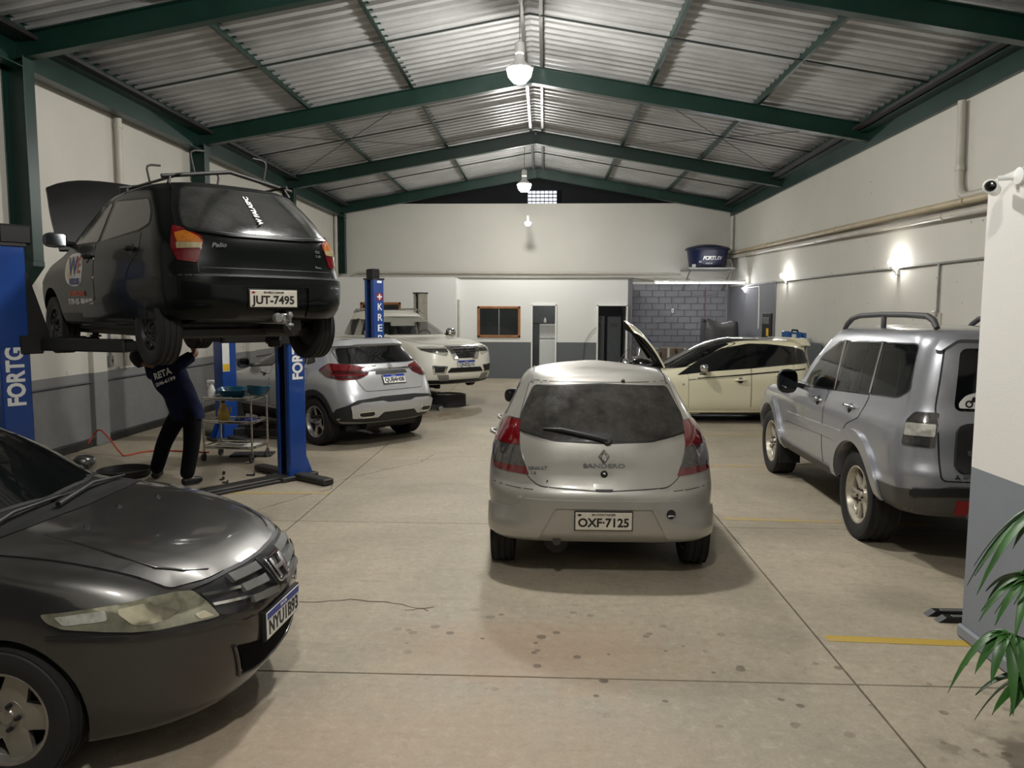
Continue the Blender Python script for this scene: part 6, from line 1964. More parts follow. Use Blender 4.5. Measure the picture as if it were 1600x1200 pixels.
def basin(name, loc, rz, label, L, W_, H_, tilt):
    b = empty(name, loc, rz, label, 'drip tray'); b.rotation_euler = (tilt, 0, rz)
    n = 20; vs = []; rows = ((.55, 0), (.8, .25), (.98, .85), (1.05, 1.0), (1.0, 1.0), (.93, .85), (.75, .3), (.5, .06))
    for k, (s, hh) in enumerate(rows):
        for j in range(n):
            a = 2*pi*j/n
            cx = abs(cos(a))**.7*(1 if cos(a) > 0 else -1); cy = abs(sin(a))**.7*(1 if sin(a) > 0 else -1)
            vs.append((cx*L/2*s, cy*W_/2*s, H_*hh))
    fs = [(k*n+j, k*n+(j+1) % n, (k+1)*n+(j+1) % n, (k+1)*n+j) for k in range(len(rows)-1) for j in range(n)]
    fs += [tuple(range(n))[::-1], tuple(range((len(rows)-1)*n, len(rows)*n))]
    MB().add(vs, fs).build('bowl', M['teal'], b, smooth=40)
    MB().tube([(L*.5, -W_*.2, H_), (L*.62, -W_*.1, H_*1.1), (L*.62, W_*.1, H_*1.1), (L*.5, W_*.2, H_)], .01, 8).build('handle', M['teal'], b, smooth=50)
basin('drip_tray', ontro(-.04, .05, .812), .2, 'teal plastic drip tray in the middle of the trolley top', .40, .30, .12, .10)
basin('drip_tray', ontro(.33, -.04, .85), -.4, 'teal plastic drip tray tilted over the right end of the trolley top', .30, .2, .12, -.25)
tl = 0
for k_, (x, y, L, a) in enumerate(((-.16, -.12, .2, .3), (-.12, -.08, .16, -.4), (-.2, -.04, .22, .8), (-.06, -.16, .15, .1))):
    e = empty('spanner', ontro(x, y, .813+.007*k_), a, ['steel spanner in the heap beside the spray bottle, lying crosswise', 'short steel spanner at the back right of the tool heap', 'longest steel spanner, angled at the back of the tool heap', 'shortest steel spanner at the front edge of the trolley top'][k_], 'tool', 'spanners on the trolley top')
    m = MB(); m.box((0, 0, 0), (L, .014, .006), .002); m.lathe([(.008, -.005), (.017, -.005), (.017, .005), (.008, .005)], Matrix.Translation((L/2, 0, 0)), 12, True)
    m.prism([(-.02, .006), (-.02, .016), (.012, .014), (.012, -.014), (-.02, -.016), (-.02, -.006), (-.006, -.004), (-.006, .004)], Matrix.Translation((-L/2, 0, -.005)), .01)
    m.build('shank', M['steel'], e)
jg = empty('oil_jug', ontro(-.17, 0, .506), .4, 'amber oil jug on the middle shelf of the trolley', 'jug')
MB().lathe([(.06, 0), (.075, .02), (.078, .10), (.05, .17), (.022, .20), (.022, .24), (0, .24)], n=20).build('body', M['oil'], jg, smooth=50)
MB().tube([(.03, 0, .20), (.09, 0, .17), (.085, 0, .10)], .01, 8).build('handle', M['oil'], jg, smooth=50)
MB().lathe([(.026, .24), (.026, .265), (0, .265)], n=14).build('cap', M['black'], jg)
def rag(loc, rz, sx, sy, mat, name, label, cat, amp=.03, group=None):
    n = 12; vs = []; rnd = random.Random(int(loc[0]*100))
    ph = [rnd.uniform(0, 6) for _ in range(4)]
    for i in range(n+1):
        for j in range(n+1):
            u, v = i/n-.5, j/n-.5
            vs.append((u*sx*(1+.1*sin(7*v+ph[0])), v*sy*(1+.1*sin(6*u+ph[1])), amp*(1+sin(9*u+ph[2]+2*v)*cos(8*v+ph[3]))*.6+.004))
    fs = [(i*(n+1)+j, (i+1)*(n+1)+j, (i+1)*(n+1)+j+1, i*(n+1)+j+1) for i in range(n) for j in range(n)]
    b_ = len(vs)
    vs2 = vs+[(x, y, z-.004) for x, y, z in vs]
    fs2 = fs+[tuple(b_+k for k in f[::-1]) for f in fs]
    o = MB().add(vs2, fs2).build(name, mat, None, smooth=60)
    o.location = loc; o.rotation_euler = (0, 0, rz)
    return tag(o, label, cat, group)
rag(ontro(.16, -.02, .506), .3, .26, .22, simple('blue_rag', (30, 40, 110), .9), 'rag', 'crumpled blue rag on the middle shelf of the trolley', 'rag', .035)
rag(ontro(.02, -.05, .506), .1, .30, .24, M['paper'], 'paper_sheet', 'crumpled white paper on the middle shelf of the trolley', 'paper', .006)
rag(ontro(.04, .0, .176), .05, .52, .32, M['paper'], 'paper_sheet', 'wide pale paper lining the lowest shelf of the trolley', 'paper', .006)

# ================================================================ wheels on the floor, pan, hose, debris
def loose_wheel(loc, label, z=0, rz=0):
    e = empty('loose_wheel', (loc[0], loc[1], z), rz, label, 'wheel')
    w_ = make_wheel('frontier', .37, .235, .25, (6, .06, .07, 0), M['steel'], 'alloy')(e, (0, 0, .125), 1, 0)
    w_.matrix_local = Matrix.Translation((0, 0, .125)) @ Matrix.Rotation(rz, 4, 'Z')
    return e
loose_wheel((-1.98, 15.75), 'alloy wheel lying flat on the floor under the front of the white pick-up')
loose_wheel((-2.9, 15.5), 'second alloy wheel lying flat, half hidden behind the silver crossover')
jk = empty('trolley_jack', (-2.3, 14.95, 0), .3, 'low black trolley jack in front of the wheel lying under the pick-up', 'jack')
m = MB(); m.box((0, -.08, .07), (.62, .03, .09), .01); m.box((0, .08, .07), (.62, .03, .09), .01); m.box((-.1, 0, .08), (.3, .1, .07), .01); m.lathe([(.05, 0), (.055, .02), (0, .025)], Matrix.Translation((.24, 0, .11)), 14)
m.build('frame', M['black'], jk, smooth=40)
for x in (-.26, .26):
    for y in (-.11, .11): MB().lathe([(.01, -.02), (.045, -.02), (.045, .02), (.01, .02)], frame((x, y, .045), (1, 0, 0), (0, 1, 0)), 14, True).build('castor', M['steel'], jk)
pan = empty('oil_pan', (-4.95, 8.75, 0), .3, 'flat black oil pan on the floor behind the dark saloon', 'oil pan')
m = MB(); m.lathe([(.24, 0), (.28, .02), (.30, .09), (.29, .09), (.27, .03), (.23, .015), (0, .015)], n=28); m.build('pan', M['black'], pan, smooth=40)
hp = [(-6.36, 10.35, .10), (-6.3, 10.4, .22), (-6.15, 10.3, .30), (-5.95, 10.15, .22), (-5.72, 10.0, .06), (-5.62, 9.95, .012), (-5.5, 10.25, .012), (-5.25, 10.35, .012), (-4.95, 10.3, .012), (-4.6, 10.25, .012)]
hq = []
cols_ = [pchip([p[i] for p in hp], 5) for i in range(3)]
tag(MB().tube(list(zip(*cols_)), .011, 8).build('air_hose', M['hose'], None, smooth=60), 'orange air hose looping from the left wall across the floor', 'hose')
for k, (x, y, L, a) in enumerate(((-3.62, 8.45, .06, .3), (-3.72, 8.6, .05, 1.2), (-3.48, 8.85, .09, .1), (-3.82, 8.9, .05, 2))):
    o = MB().tube([(-L/2, 0, .012), (L/2, 0, .012)], .011, 8).build('bolt', M['dark_steel'], None)
    MB().lathe([(.02, -.008), (.02, .008)], frame((L/2, 0, .02), (0, 0, 1), (1, 0, 0)), 6).build('bolt_head', M['dark_steel'], o)
    o.location = (x, y, 0); o.rotation_euler = (0, 0, a)
    tag(o, ['dark bolt on the floor beside the lift cross beam, nearest the trousers', 'dark bolt lying behind the lift cross beam, second from the post', 'longest dark bolt on the floor, nearest the right lift post', 'small dark bolt furthest back behind the lift cross beam'][k], 'bolt', 'loose bolts by the lift')
ss = tag(MB().box((0, 0, .012), (.55, .3, .024), .006).build('metal_sheet', M['dark_steel'], None), 'dark metal plate on the floor under the trolley', 'plate')
ss.location = (-3.95, 10.15, 0); ss.rotation_euler = (0, 0, .15)
for k, (y, L, lb) in enumerate(((4.96, .5, 'dark flat gate rail on the floor behind the white partition, the further one'), (4.86, .44, 'dark flat gate rail on the floor behind the white partition, the nearer one'))):
    e = empty('gate_rail', (2.62+.02*k, y, 0), 0, lb, 'rail')
    m = MB(); m.prism([(-.12, .0), (-.07, .035), (L-.12, .035), (L-.12, 0)], Matrix(((1, 0, 0, 0), (0, 0, -1, .03), (0, 1, 0, 0), (0, 0, 0, 1))), .06)
    m.build('bar', M['black'], e)
    MB().box((L*.3, 0, .036), (L*.7, .03, .004), .001).build('worn_edge', M['steel'], e)
# ================================================================ pipes, conduits and lamps on the walls
def pipe(name, pts, r, mat, label, cat, rings=(), group=None, n=12):
    e = empty(name, pts[0], 0, label, cat, group)
    o = Vector(pts[0])
    q = [Vector(p)-o for p in pts]
    MB().tube(q, r, n).build('run', mat, e, smooth=50)
    for a, b, t_ in rings:
        p = q[a].lerp(q[b], t_); d = (q[b]-q[a]).normalized()*.03
        MB().cyl(p-d, p+d, r*1.18, n=n).build('coupling', mat, e, smooth=50)
    return e
X1 = XR-.075
pipe('drain_pipe', [(X1, -1.5, 3.22), (X1, 24.2, 3.73)], .055, M['pvcbeige'], 'long beige drain pipe along the right wall, the upper of two', 'pipe', [(0, 1, t) for t in (.12, .3, .48, .66, .84)])
pipe('drain_pipe', [(X1-.02, -1.5, 3.02), (X1-.02, 24.2, 3.62)], .05, M['pvc'], 'long pale drain pipe along the right wall, the lower of two', 'pipe', [(0, 1, t) for t in (.13, .32, .5, .7, .88)])
pipe('downpipe', [(X1, 11.05, 4.84), (X1, 11.0, 3.70), (X1, 10.93, 3.58), (X1, 10.8, 3.53), (X1, 4.0, 3.42)], .055, M['pvc'], 'thick white downpipe on the right wall bending towards the security camera', 'pipe', [(0, 1, .8), (3, 4, .1)])
pipe('downpipe', [(X1, 23.9, 4.84), (X1, 23.9, 3.7)], .05, M['pvc'], 'white downpipe in the far right corner beside the blue water tank', 'pipe', [(0, 1, .7)])
pipe('downpipe', [(XL+.075, 11.6, 4.82), (XL+.07, 11.6, 1.1)], .055, M['pvc'], 'white downpipe on the left wall behind the raised hatchback', 'pipe', [(0, 1, .03)])
pipe('downpipe', [(XL+.07, 23.7, 5.05), (XL+.07, 23.7, 2.9)], .055, M['pvc'], 'white downpipe in the far left corner of the hall', 'pipe', [(0, 1, .5)])
pipe('water_pipe', [(-6.1, YB-.08, 3.02), (-5.9, YB-.08, 3.14), (4.2, YB-.08, 3.12)], .028, M['pvc'], 'thin white pipe along the back wall above the offices, the upper one', 'pipe', [(1, 2, t) for t in (.15, .4, .6, .8)])
pipe('water_pipe', [(-5.9, YB-.08, 3.02), (4.5, YB-.08, 2.98)], .03, M['pvc'], 'thin white pipe along the back wall above the offices, the lower one', 'pipe', [(0, 1, t) for t in (.3, .55, .75)])
pipe('water_pipe', [(-2.4, YO-.02, 2.90), (2.5, YO-.02, 2.90), (3.15, YO-.1, 2.80)], .018, M['conduit'], 'grey conduit along the top edge of the office front', 'pipe', [(0, 1, t) for t in (.2, .4, .6, .8)])
pipe('wall_conduit', [(XR-.03, -1.5, 2.64), (XR-.03, 22.3, 2.70)], .017, M['conduit'], 'grey conduit running level along the right wall through the wall lamps', 'pipe', [(0, 1, t) for t in (.18, .45, .72)])
pipe('wall_conduit', [(XR-.03, 11.5, 2.66), (XR-.03, 11.5, 1.9)], .017, M['conduit'], 'short upright conduit dropping to a socket box above the silver off-roader', 'pipe', [(0, 1, .02), (0, 1, .5)])
pipe('wall_conduit', [(XL+.03, 11.2, 2.3), (XL+.03, 11.2, 1.28)], .016, M['conduit'], 'thin upright conduit on the left wall ending in a small box', 'pipe', [(0, 1, .4)])
lb_ = empty('socket_box', (XL+.03, 11.2, 1.2), 0, 'small grey socket box at the foot of the conduit on the left wall', 'socket')
MB().box((0, 0, 0), (.05, .1, .16), .008).build('box', M['conduit'], lb_)
MB().box((.027, 0, 0), (.006, .03, .05), .002).build('socket_face', M['black'], lb_)
pipe('wall_conduit', [(-2.47, YO-.03, 1.2), (-2.47, YO-.03, 2.28)], .03, M['pvc'], 'thick white upright pipe in the corner of the office front', 'pipe', [(0, 1, .96)])
bx = empty('socket_box', (XR-.01, 11.48, 1.86), 0, 'pale socket box at the foot of the upright conduit on the right wall', 'socket')
m = MB(); m.box((0, 0, 0), (.04, .14, .2), .008); m.box((0, .16, .05), (.03, .1, .14), .006); m.build('box', M['pvc'], bx)
pipe('wall_conduit', [(XR-.04, 22.1, 2.63), (XR-.04, 20.9, 2.63), (XR-.04, 20.85, 2.58), (XR-.04, 20.8, 1.5)], .02, M['white'], 'white conduit bending down the grey part of the right wall', 'pipe', [(2, 3, .3), (2, 3, .8)])
pipe('wall_conduit', [(XR-.1, YB-.12, 2.75), (XR-.1, YB-.12, 1.2)], .02, M['conduit'], 'grey upright conduit in the corner of the block wall', 'pipe', [(0, 1, .5)])
sb2 = empty('hanging_switch', (3.98, YB-.1, 1.98), 0, 'small white switch hanging on a cable in front of the grey block wall', 'switch')
m = MB(); m.box((0, -.02, 0), (.07, .03, .13), .008); m.build('box', M['white'], sb2)
MB().box((0, -.037, 0), (.03, .006, .05), .002).build('rocker', M['greyplastic'], sb2)
MB().tube([(0, -.02, .06), (0, -.02, .42), (.03, -.02, .45), (1.2, -.02, .50), (1.4, -.02, .6)], .006, 6).build('cable', M['conduit'], sb2)
MB().tube([(0, 0, 0), (0, 0, -1.5)], .008, 6).build('cord', M['red'], None)
cd_ = bpy.data.objects['cord'] if 'cord' in bpy.data.objects else None
for o in list(bpy.data.objects):
    if o.name.startswith('cord') and o.parent is None and o.type == 'MESH':
        o.name = 'red_cord'; o.location = (4.98, YB-.12, 2.7); tag(o, 'thin red cord hanging down the grey block wall', 'cord')
# wall lamps
for k, (y, z, lb) in enumerate(((12.85, 2.74, 'bright bulb on the right wall above the silver off-roader'), (18.6, 2.78, 'bright bulb on the right wall above the blue machine'), (22.3, 2.66, 'spot lamp at the end of the tube light washing the grey wall'))):
    e = empty('wall_lamp', (XR-.06, y, z), 0, lb, 'lamp')
    m = MB(); m.box((.03, 0, -.13), (.05, .09, .09), .008); m.cyl((.0, 0, -.13), (-.085, 0, -.03), .018, n=10)
    m.build('box', M['white'], e, smooth=40)
    if k < 2:
        MB().lathe([(0, -.035), (.024, -.03), (.034, 0), (.026, .035), (.016, .06), (0, .062)], Matrix.Translation((-.085, 0, .02)), 14).build('bulb', bulb_mat(WALLW, .034), e, smooth=60)
    else:
        MB().lathe([(0, -.02), (.016, -.016), (.02, 0), (.014, .02), (0, .022)], Matrix.Translation((-.01, 0, -.03)), 12).build('bulb', bulb_mat(6, .02), e, smooth=60)
# tube light across the recess
e = empty('tube_light', (4.36, 22.0, 2.78), 0, 'long lit tube light hanging across the block-wall recess', 'lamp')
m = MB(); m.box((0, 0, .03), (2.55, .06, .05), .008)
for x in (-1.26, 0, 1.26): m.box((x, 0, 0), (.03, .05, .07), .006)
m.build('batten', M['white'], e)
for x in (-.63, .63):
    MB().cyl((x-.6, 0, -.02), (x+.6, 0, -.02), .014, n=12).build('tube', emit('lit_tube', (.93, .95, 1.0), TUBE), e, smooth=60)
MB().tube([(-1.27, 0, .03), (-1.9, .05, .03)], .018, 8).build('feed_conduit', M['conduit'], e)
for x in (-1.0, .9): MB().tube([(x, 0, .05), (x, 2.2, .25)], .006, 6).build('stay_wire', M['steel'], e)
# security camera on the partition
cm = empty('security_camera', (2.50, 4.30, 2.70), 0, 'white bullet security camera on the corner of the entrance partition', 'camera')
d = Vector((-.55, -.75, -.25)).normalized()
R_ = frame((-.08, .05, -.06), (0, 0, 1), d)
MB().lathe([(0, -.12), (.026, -.12), (.032, -.10), (.032, .05), (.038, .05), (.038, .075), (.03, .08), (.028, .06), (0, .06)], R_, 20).build('housing', M['white'], cm, smooth=40)
MB().lathe([(0, .066), (.018, .066), (.027, .062)], R_, 18).build('lens', M['blackgloss'], cm, smooth=40)
m = MB(); m.tube([(-.02, .11, .0), (.03, .08, .0), (.10, .0, -.02)], .014, 8); m.lathe([(0, 0), (.045, 0), (.045, .025), (0, .03)], frame((.06, .02, -.0), (0, 1, 0), (-1, 0, 0)), 16)
m.build('bracket', M['white'], cm, smooth=40)
MB().tube([(.10, -.02, -.02), (.08, -.1, .06), (.14, -.3, .07), (.2, -.5, .06)], .006, 6).build('cable', M['white'], cm)
st_ = tag(MB().box((2.545, 4.12, 2.66), (.006, .09, .1), 0, Matrix.Rotation(.5, 3, 'X')).build('wall_tag', M['conduit'], None), 'small grey square tag on the partition beside the security camera', 'tag')

# ================================================================ water tank on its shelf
tk = empty('water_tank', (4.88, YB-.72, 3.25), 0, 'navy blue plastic water tank on a wall shelf in the far right corner', 'water tank')
MB().lathe([(.5, 0), (.54, .03), (.60, .50), (.62, .52), (.62, .56), (.58, .57), (0, .57)], n=40).build('tank', M['tank'], tk, smooth=40)
MB().lathe([(.66, .545), (.67, .57), (.60, .62), (.30, .69), (.12, .71), (0, .71)], n=40).build('lid', M['tank'], tk, smooth=40)
def on_tank(a, z):
    r = .54+.06*(z-.03)/.47+.003
    n_ = Vector((sin(a), -cos(a), -.12)).normalized()
    return frame((r*sin(a), -r*cos(a), z), (cos(a), sin(a), 0), n_)
word = 'FORTLEV'
for i, ch in enumerate(word):
    text(ch, .15, M['textwhite'], tk, on_tank(-.36+i*.145, .27), .002, None, shear=.25, bold=.006 if i < 4 else .001)
text('500 L', .06, M['textwhite'], tk, on_tank(-.55, .17), .001, .10); text('AGUA', .05, M['textwhite'], tk, on_tank(-.1, .12), .001, .2)
MB().box((-.45, -.33, .06), (.14, .02, .09), 0, Matrix.Rotation(-.9, 3, 'Z')).build('label', M['plate_white'], tk)
sh = empty('tank_shelf', (4.88, YB-.72, 3.22), 0, 'steel shelf with struts under the navy water tank', 'shelf')
m = MB(); m.box((0, 0, 0), (1.35, 1.4, .05), .006); m.build('board', M['steel'], sh)
for x in (-.6, .6):
    MB().tube([(x, -.6, -.03), (x, .68, -.62)], .022, 8).build('strut', M['steel'], sh)
MB().tube([(.72, .1, .3), (.78, .1, .1), (.76, .2, -.1), (.72, .55, -.6)], .02, 8).build('outlet_pipe', M['pvc'], sh, smooth=60)

# ================================================================ things in the recess and behind the cream hatchback
tb = empty('tool_board', (XR-.05, 20.0, 1.6), 0, 'dark board of hanging tools on the grey right wall', 'tool board')
MB().box((0, 0, 0), (.03, .78, .64), .004).build('board', M['black'], tb)
for k in range(5):
    y = .25-.11*k
    t_ = MB(); t_.tube([(-.03, y, .22-.03*k % .06), (-.03, y-.02, .05)], .009, 6); t_.box((-.03, y-.01, .20), (.02, .07, .025), .004)
    t_.build('tool', M['steel'], tb)
for k in range(3):
    MB().tube([(-.03, -.1-.06*k, -.06), (-.03, -.1-.06*k, -.26)], .016, 8).build('tool_handle', M['yellow'], tb)
cab = empty('grey_cabinet', (5.32, 16.6, 0), 0, 'low grey steel cabinet against the right wall behind the off-roader', 'cabinet')
MB().box((0, 0, .66), (.75, 1.15, 1.32), .01).build('body', M['locker'], cab)
for s in (-1, 1):
    dr = MB().box((-.378, s*.285, .66), (.012, .54, 1.24), .004).build('door', M['locker'], cab)
    MB().box((-.39, s*.05, .75), (.02, .02, .14), .004).build('handle', M['steel'], dr)
bm2 = empty('blue_machine', (5.24, 16.35, 1.325), .1, 'small blue machine with a black handle on the grey cabinet', 'machine')
m = MB(); m.box((-.02, 0, .14), (.30, .22, .15), .02); m.box((-.19, 0, .15), (.08, .25, .17), .015); m.box((.18, 0, .14), (.07, .2, .12), .01)
for x in (-.17, .18):
    for y in (-.08, .08): m.box((x, y, .045), (.04, .04, .085), .006)
m.build('housing', M['bluetool'], bm2, smooth=40)
MB().tube([(-.07, 0, .2), (-.05, 0, .26), (.05, 0, .25), (.08, 0, .2)], .022, 8).build('handle', M['black'], bm2, smooth=50)
MB().box((-.06, -.112, .14), (.09, .004, .07), 0).build('label', M['plate_white'], bm2)
gb2 = empty('grey_case', (5.42, 17.0, 1.325), 0, 'plain grey case on the cabinet beside the blue machine', 'case')
MB().box((0, 0, .09), (.3, .25, .18), .015).build('shell', M['conduit'], gb2); MB().tube([(-.06, -.125, .12), (-.05, -.15, .13), (.05, -.15, .13), (.06, -.125, .12)], .008, 6).build('handle', M['black'], gb2)
# covered machine
cv = empty('covered_machine', (4.85, 21.6, 0), 0, 'machine under a wrinkled grey tarpaulin in front of the block wall', 'machine')
n = 28; vs = []; fs = []
rnd = random.Random(3)
rows = [(0, 1.58, 1.0), (.5, 1.62, 1.0), (.85, 1.70, 1.0), (.97, 1.76, 1.0), (1.0, 1.74, 1.0), (1.02, 1.45, 1.0), (1.03, 1.0, 1.02), (1.05, .5, 1.04), (1.07, .12, 1.06)]
for k, (s, z, w_) in enumerate(rows):
    for j in range(n):
        a = 2*pi*j/n
        cx = abs(cos(a))**.28*(1 if cos(a) > 0 else -1); cy = abs(sin(a))**.28*(1 if sin(a) > 0 else -1)
        edge = min(abs(cx), abs(cy))
        f = .035*sin(a*9+k*.9)*max(0, k-3)/5
        sag = -.14*(1-edge)*(1 if k in (2, 3, 4) else .3)
        vs.append((cx*(.46*s*w_+f), cy*(.34*s*w_+f), z+sag-(.05*cx if k < 6 else 0)))
for k in range(len(rows)-1):
    for j in range(n):
        fs.append((k*n+j, k*n+(j+1) % n, (k+1)*n+(j+1) % n, (k+1)*n+j))
fs.append(tuple(range(n))[::-1])
MB().add(vs, fs).build('tarpaulin', M['tarp'], cv, smooth=70)
m = MB()
for x in (-.36, .36):
    for y in (-.22, .22): m.box((x, y, .72), (.05, .05, 1.44), .004)
m.build('frame', M['dark_steel'], cv)
MB().lathe([(0, .06), (.05, .05), (.06, 0), (.04, -.05), (0, -.06)], frame((-.50, -.36, 1.72), (0, 0, 1), (-.5, -.5, .7)), 12).build('knot', M['tarp'], cv, smooth=60)
# grey boxes with a blue reel
for k, (z, lb) in enumerate(((0, 'grey crate standing on the floor by the dark doorway, under another'), (.48, 'upper grey crate by the dark doorway with a blue reel on it'))):
    e = empty('grey_crate', (2.86, 21.3, z), .04*k, lb, 'crate')
    m = MB(); m.box((0, 0, .24), (.55, .45, .475), .012); m.build('shell', M['conduit'], e)
    MB().box((0, -.228, .42), (.50, .012, .05), .004).build('rim', M['locker'], e)
rl = empty('cable_reel', (2.78, 21.2, .958), 0, 'blue cable reel on the upper grey crate', 'reel')
m = MB(); m.lathe([(.03, -.07), (.14, -.07), (.14, -.055), (.09, -.05), (.09, .05), (.14, .055), (.14, .07), (.03, .07)], frame((0, 0, .14), (1, 0, 0), (.3, -1, 0)), 24, True)
m.build('drum', simple('blue_reel', (40, 44, 140), .4), rl, smooth=40)
MB().tube([(-.1, .05, 0), (0, .05, .14), (.1, .05, 0)], .012, 6).build('stand', M['black'], rl)
for k, (x, lb) in enumerate(((3.42, 'brown carton on the floor against the block wall, the left one'), (3.85, 'brown carton on the floor against the block wall, the right one'))):
    e = empty('carton', (x, 21.5, 0), .1*k, lb, 'box')
    MB().box((0, 0, .48), (.38, .4, .96), .01).build('shell', M['cardboard'], e)
    MB().box((0, -.203, .48), (.06, .004, .95), 0).build('tape', M['paper'], e)
# motorcycle seen past the raised bonnet
mc = empty('motorcycle', (2.25, 16.6, 0), radians(72), 'black motorcycle with chrome lamp parked behind the raised cream bonnet', 'motorcycle')
for y, nm in ((.66, 'front_wheel'), (-.64, 'rear_wheel')):
    w_ = MB(); w_.lathe([(.20, -.015), (.205, 0), (.20, .015), (.19, 0)], frame((0, y, .3), (0, 1, 0), (1, 0, 0)), 28, True)
    for k in range(9):
        a = 2*pi*k/9; w_.cyl((0, y, .3), (0, y+.2*cos(a), .3+.2*sin(a)), .006, n=6)
    w_.cyl((-.06, y, .3), (.06, y, .3), .035, n=12)
    ww = w_.build('wheel', M['steel'], mc, smooth=40)
    MB().lathe(tyre_profile(.3, .205, .1), frame((0, y, .3), (0, 1, 0), (1, 0, 0)), 32, False, False).build('tyre', M['rubber'], ww, smooth=40)
fk = MB()
for x in (-.09, .09): fk.tube([(x, .66, .3), (x, .40, .88)], .022, 8)
fk.build('fork', M['chrome'], mc, smooth=50)
MB().tube([(-.36, .22, 1.0), (-.28, .30, .98), (-.1, .37, .93), (.1, .37, .93), (.28, .30, .98), (.36, .22, 1.0)], .013, 8).build('handlebar', M['chrome'], mc, smooth=50)
MB().lathe([(0, .08), (.06, .075), (.095, .05), (.10, 0), (.08, -.06), (0, -.09)], frame((0, .50, .84), (1, 0, 0), (0, 1, -.05)), 20).build('head_lamp', M['chrome'], mc, smooth=40)
for x in (-.30, .30):
    mm = MB(); mm.tube([(x, .28, 1.0), (x*1.15, .27, 1.14)], .007, 6); mm.lathe([(0, .012), (.055, .008), (.06, 0), (0, -.015)], frame((x*1.15, .25, 1.19), (1, 0, 0), (0, -1, .1)), 16)
    mm.build('mirror', M['chrome'], mc, smooth=40)
tkm = MB(); tkm.lathe([(0, -.26), (.08, -.24), (.14, -.1), (.16, .05), (.13, .2), (.05, .26), (0, .26)], frame((0, .12, .80), (1, 0, 0), (0, 1, .15)), 20); tkm.build('tank', M['blackgloss'], mc, smooth=50)
sm_ = MB(); sm_.box((0, -.36, .78), (.24, .62, .09), .03); sm_.box((0, -.68, .84), (.2, .12, .1), .03); sm_.build('saddle', M['black'], mc, smooth=50)
en = MB(); en.box((0, .05, .42), (.26, .34, .26), .04); en.cyl((0, .12, .5), (0, .2, .7), .09, n=14); en.tube([(.1, .2, .5), (.14, .25, .3), (.15, -.2, .25), (.15, -.7, .3)], .03, 8); en.build('engine', M['dark_steel'], mc, smooth=40)
fr = MB(); fr.tube([(0, .42, .85), (0, .2, .72), (0, -.3, .70), (0, -.75, .78)], .025, 8); fr.tube([(0, .42, .85), (0, .3, .3), (0, -.2, .25), (0, -.3, .70)], .022, 8)
for x in (-.07, .07): fr.tube([(x, -.2, .3), (x, -.64, .3)], .022, 8); fr.tube([(x, -.62, .32), (x, -.5, .7)], .018, 8)
fr.tube([(-.05, 0, .25), (-.22, -.05, .02)], .012, 6)
fr.build('frame', M['black'], mc, smooth=50)
MB().prism([(-.08, -.3), (.08, -.3), (.09, 0), (.08, .25), (-.08, .25), (-.09, 0)], frame((0, .66, .62), (1, 0, 0), (0, .1, 1)), .012).build('mudguard', M['blackgloss'], mc)
# office contents
fg = empty('refrigerator', (.13, 22.95, 0), 0, 'white two-door refrigerator inside the narrow office doorway', 'refrigerator')
MB().box((0, 0, .80), (.55, .55, 1.54), .02).build('body', M['fridge'], fg)
for z0, z1 in ((.06, 1.12), (1.15, 1.56)):
    dr = MB().box((0, -.29, (z0+z1)/2), (.55, .05, z1-z0-.01), .015).build('door', M['fridge'], fg)
    MB().box((.2, -.33, z1-.16 if z0 < .5 else z0+.12), (.03, .03, .18), .008).build('handle', M['greyplastic'], dr)
for x in (-.2, .2): MB().cyl((x, 0, 0), (x, 0, .04), .03, n=10).build('foot', M['black'], fg)
pn = empty('wall_shelf', (-.22, 23.6, 1.58), 0, 'dark shelf with a small bottle on the wall inside the narrow office doorway', 'shelf')
MB().box((0, 0, 0), (.5, .25, .04), .004).build('board', M['dark_steel'], pn)
bt = empty('bottle', (.02, 23.5, 1.60), 0, 'small white bottle on the dark office shelf', 'bottle'); MB().lathe([(.035, 0), (.04, .01), (.04, .1), (.015, .13), (.015, .16), (0, .16)], n=12).build('flask', M['white'], bt, smooth=40)
for k, (x, lb) in enumerate(((1.60, 'tall grey locker inside the dark doorway, the left one'), (2.10, 'tall grey locker inside the dark doorway, the right one'))):
    e = empty('locker', (x, 23.5, 0), 0, lb, 'locker')
    MB().box((0, 0, .9), (.42, .45, 1.8), .008).build('body', M['locker'], e)
    dd = MB().box((0, -.232, .9), (.38, .012, 1.72), .004).build('door', M['locker'], e)
    for z in (1.5, 1.54, 1.58): MB().box((0, -.24, z), (.2, .004, .012)).build('vent_slot', M['black'], dd)
cbx = pipe('black_cable', [(1.35, YO-.03, 0.05), (1.12, YO-.03, .5), (1.16, YO-.03, 1.05), (1.34, YO-.03, 1.35), (1.5, YO-.03, 1.5)], .006, M['black'], 'thin black cable drooping beside the dark office doorway', 'cable', n=6)

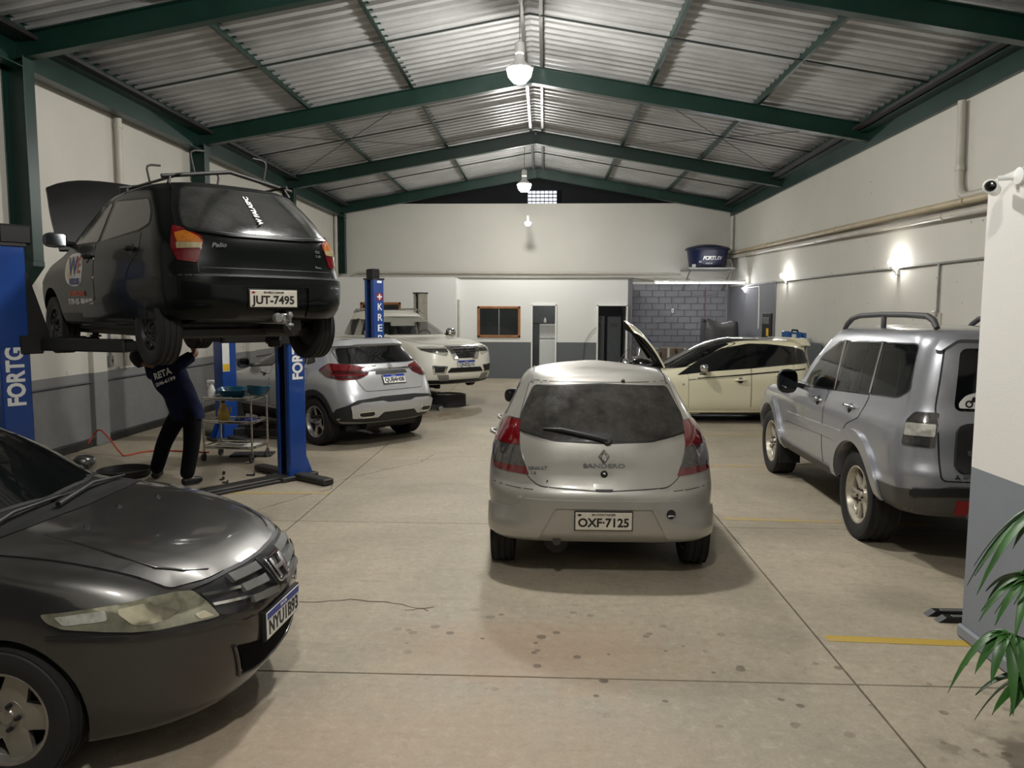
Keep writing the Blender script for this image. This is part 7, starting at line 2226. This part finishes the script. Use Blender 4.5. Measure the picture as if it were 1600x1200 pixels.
# ================================================================ palm at the lower right edge
pl = empty('potted_palm', (1.98, 2.62, 0), 0, 'green fan palm leaning into the lower right corner', 'plant')
MB().lathe([(.13, 0), (.15, .02), (.19, .32), (.205, .33), (.205, .36), (.18, .36), (.17, .30), (0, .30)], n=28).build('pot', simple('clay_pot', (120, 70, 48), .7), pl, smooth=40)
MB().lathe([(0, .318), (.172, .31)], n=20).build('soil', M['dark_steel'], pl)
rnd = random.Random(11)
M['leaf'] = simple('palm_leaf', (44, 84, 30), .4, var=.35, scale=5, spec=.4)
M['stem'] = simple('palm_stem', (66, 82, 40), .5)
def leaf(parent, base, d, L, w, droop, up):
    """a long narrow folded leaflet that bends over"""
    d = Vector(d).normalized(); side = d.cross(Vector((0, 0, 1))).normalized()
    vs = []; n = 9
    for i in range(n+1):
        t = i/n
        p = Vector(base)+d*L*t+Vector((0, 0, up*L*t-droop*L*t*t))
        ww = w*(sin(pi*min(1, .12+t*.88))**.7)*(1 if t < .97 else .25)
        vs += [p-side*ww/2+Vector((0, 0, .004)), p-Vector((0, 0, ww*.18)), p+side*ww/2+Vector((0, 0, .004))]
    b = len(vs)
    vs += [v-Vector((0, 0, .0015)) for v in vs]
    fs = []
    for i in range(n):
        for k in (0, 1):
            a = i*3+k
            fs += [(a, a+1, a+4, a+3), (b+a, b+a+3, b+a+4, b+a+1)]
        fs += [(i*3, i*3+3, b+i*3+3, b+i*3), (i*3+2, b+i*3+2, b+i*3+5, i*3+5)]
    MB().add(vs, fs).build('leaf', M['leaf'], parent, smooth=60)
for k, (x, y, z, az, nl, Lf, dr_) in enumerate(((-.385, -.02, .875, 190, 8, .165, 1.45), (-.29, .02, 1.06, 165, 8, .18, 1.05), (-.31, -.06, .735, 215, 7, .165, 1.15), (.0, -.25, 1.0, 270, 8, .30, 1.4), (.05, .12, 1.2, 60, 7, .32, 1.2), (-.05, .25, 1.25, 110, 8, .32, 1.2), (-.12, -.1, 1.28, 190, 8, .28, 1.5))):
    st = MB().tube([(x*.12, y*.12, .30), (x*.35, y*.35, z*.6), (x*.8, y*.8, z*.97), (x, y, z)], [.011, .009, .006, .005], 8).build('stem', M['stem'], pl, smooth=60)
    for j in range(nl):
        a = radians(az-80+160*j/(nl-1)+rnd.uniform(-8, 8))
        leaf(st, (x, y, z), (cos(a), sin(a), 0), Lf*rnd.uniform(.8, 1.1), rnd.uniform(.03, .046), dr_*rnd.uniform(.75, 1.25), rnd.uniform(.1, .4))
for k, (x, y, z, w) in enumerate(LAMPS):
    e = empty('pendant_lamp', (x, y, z), 0, ['lit white pendant bulb above the entrance side of the hall', 'brightest lit pendant bulb hanging under the ridge in front of the second green frame',
        'lit pendant bulb hanging deep in the hall just left of the pierced grille', 'small lit bulb on the white back wall below the grille', 'lit white pendant bulb hanging above the doorway'][k], 'lamp')
    r = .18 if k != 3 else .09
    m = MB()
    m.lathe([(0, -r*1.0), (r*.5, -r*.92), (r*.87, -r*.5), (r, 0), (r*.98, r*.12)], n=18, cap=False)
    b_ = m.build('bulb', bulb_mat(w, r), e, smooth=60)
    MB().lathe([(r*.99, r*.10), (r*1.02, r*.12), (r*1.0, r*.22), (r*.6, r*.5), (r*.4, r*.75), (r*.36, r*1.2)], n=18, cap=False).build('heat_sink', M['white'], e, smooth=40)
    MB().lathe([(r*.34, r*1.2), (r*.4, r*1.5), (r*.36, r*2.1), (.012, r*2.3)], n=14).build('socket', M['white'], e, smooth=40)
    if k == 3:
        MB().tube([(0, 0, r*2.2), (0, .8, r*2.6), (0, 1.65, r*2.6)], .01, 6).build('arm', M['steel'], e)
    else:
        MB().cyl((0, 0, r*2.2), (0, 0, zroof(x)-z+.38), .006, n=6).build('cord', M['black'], e)
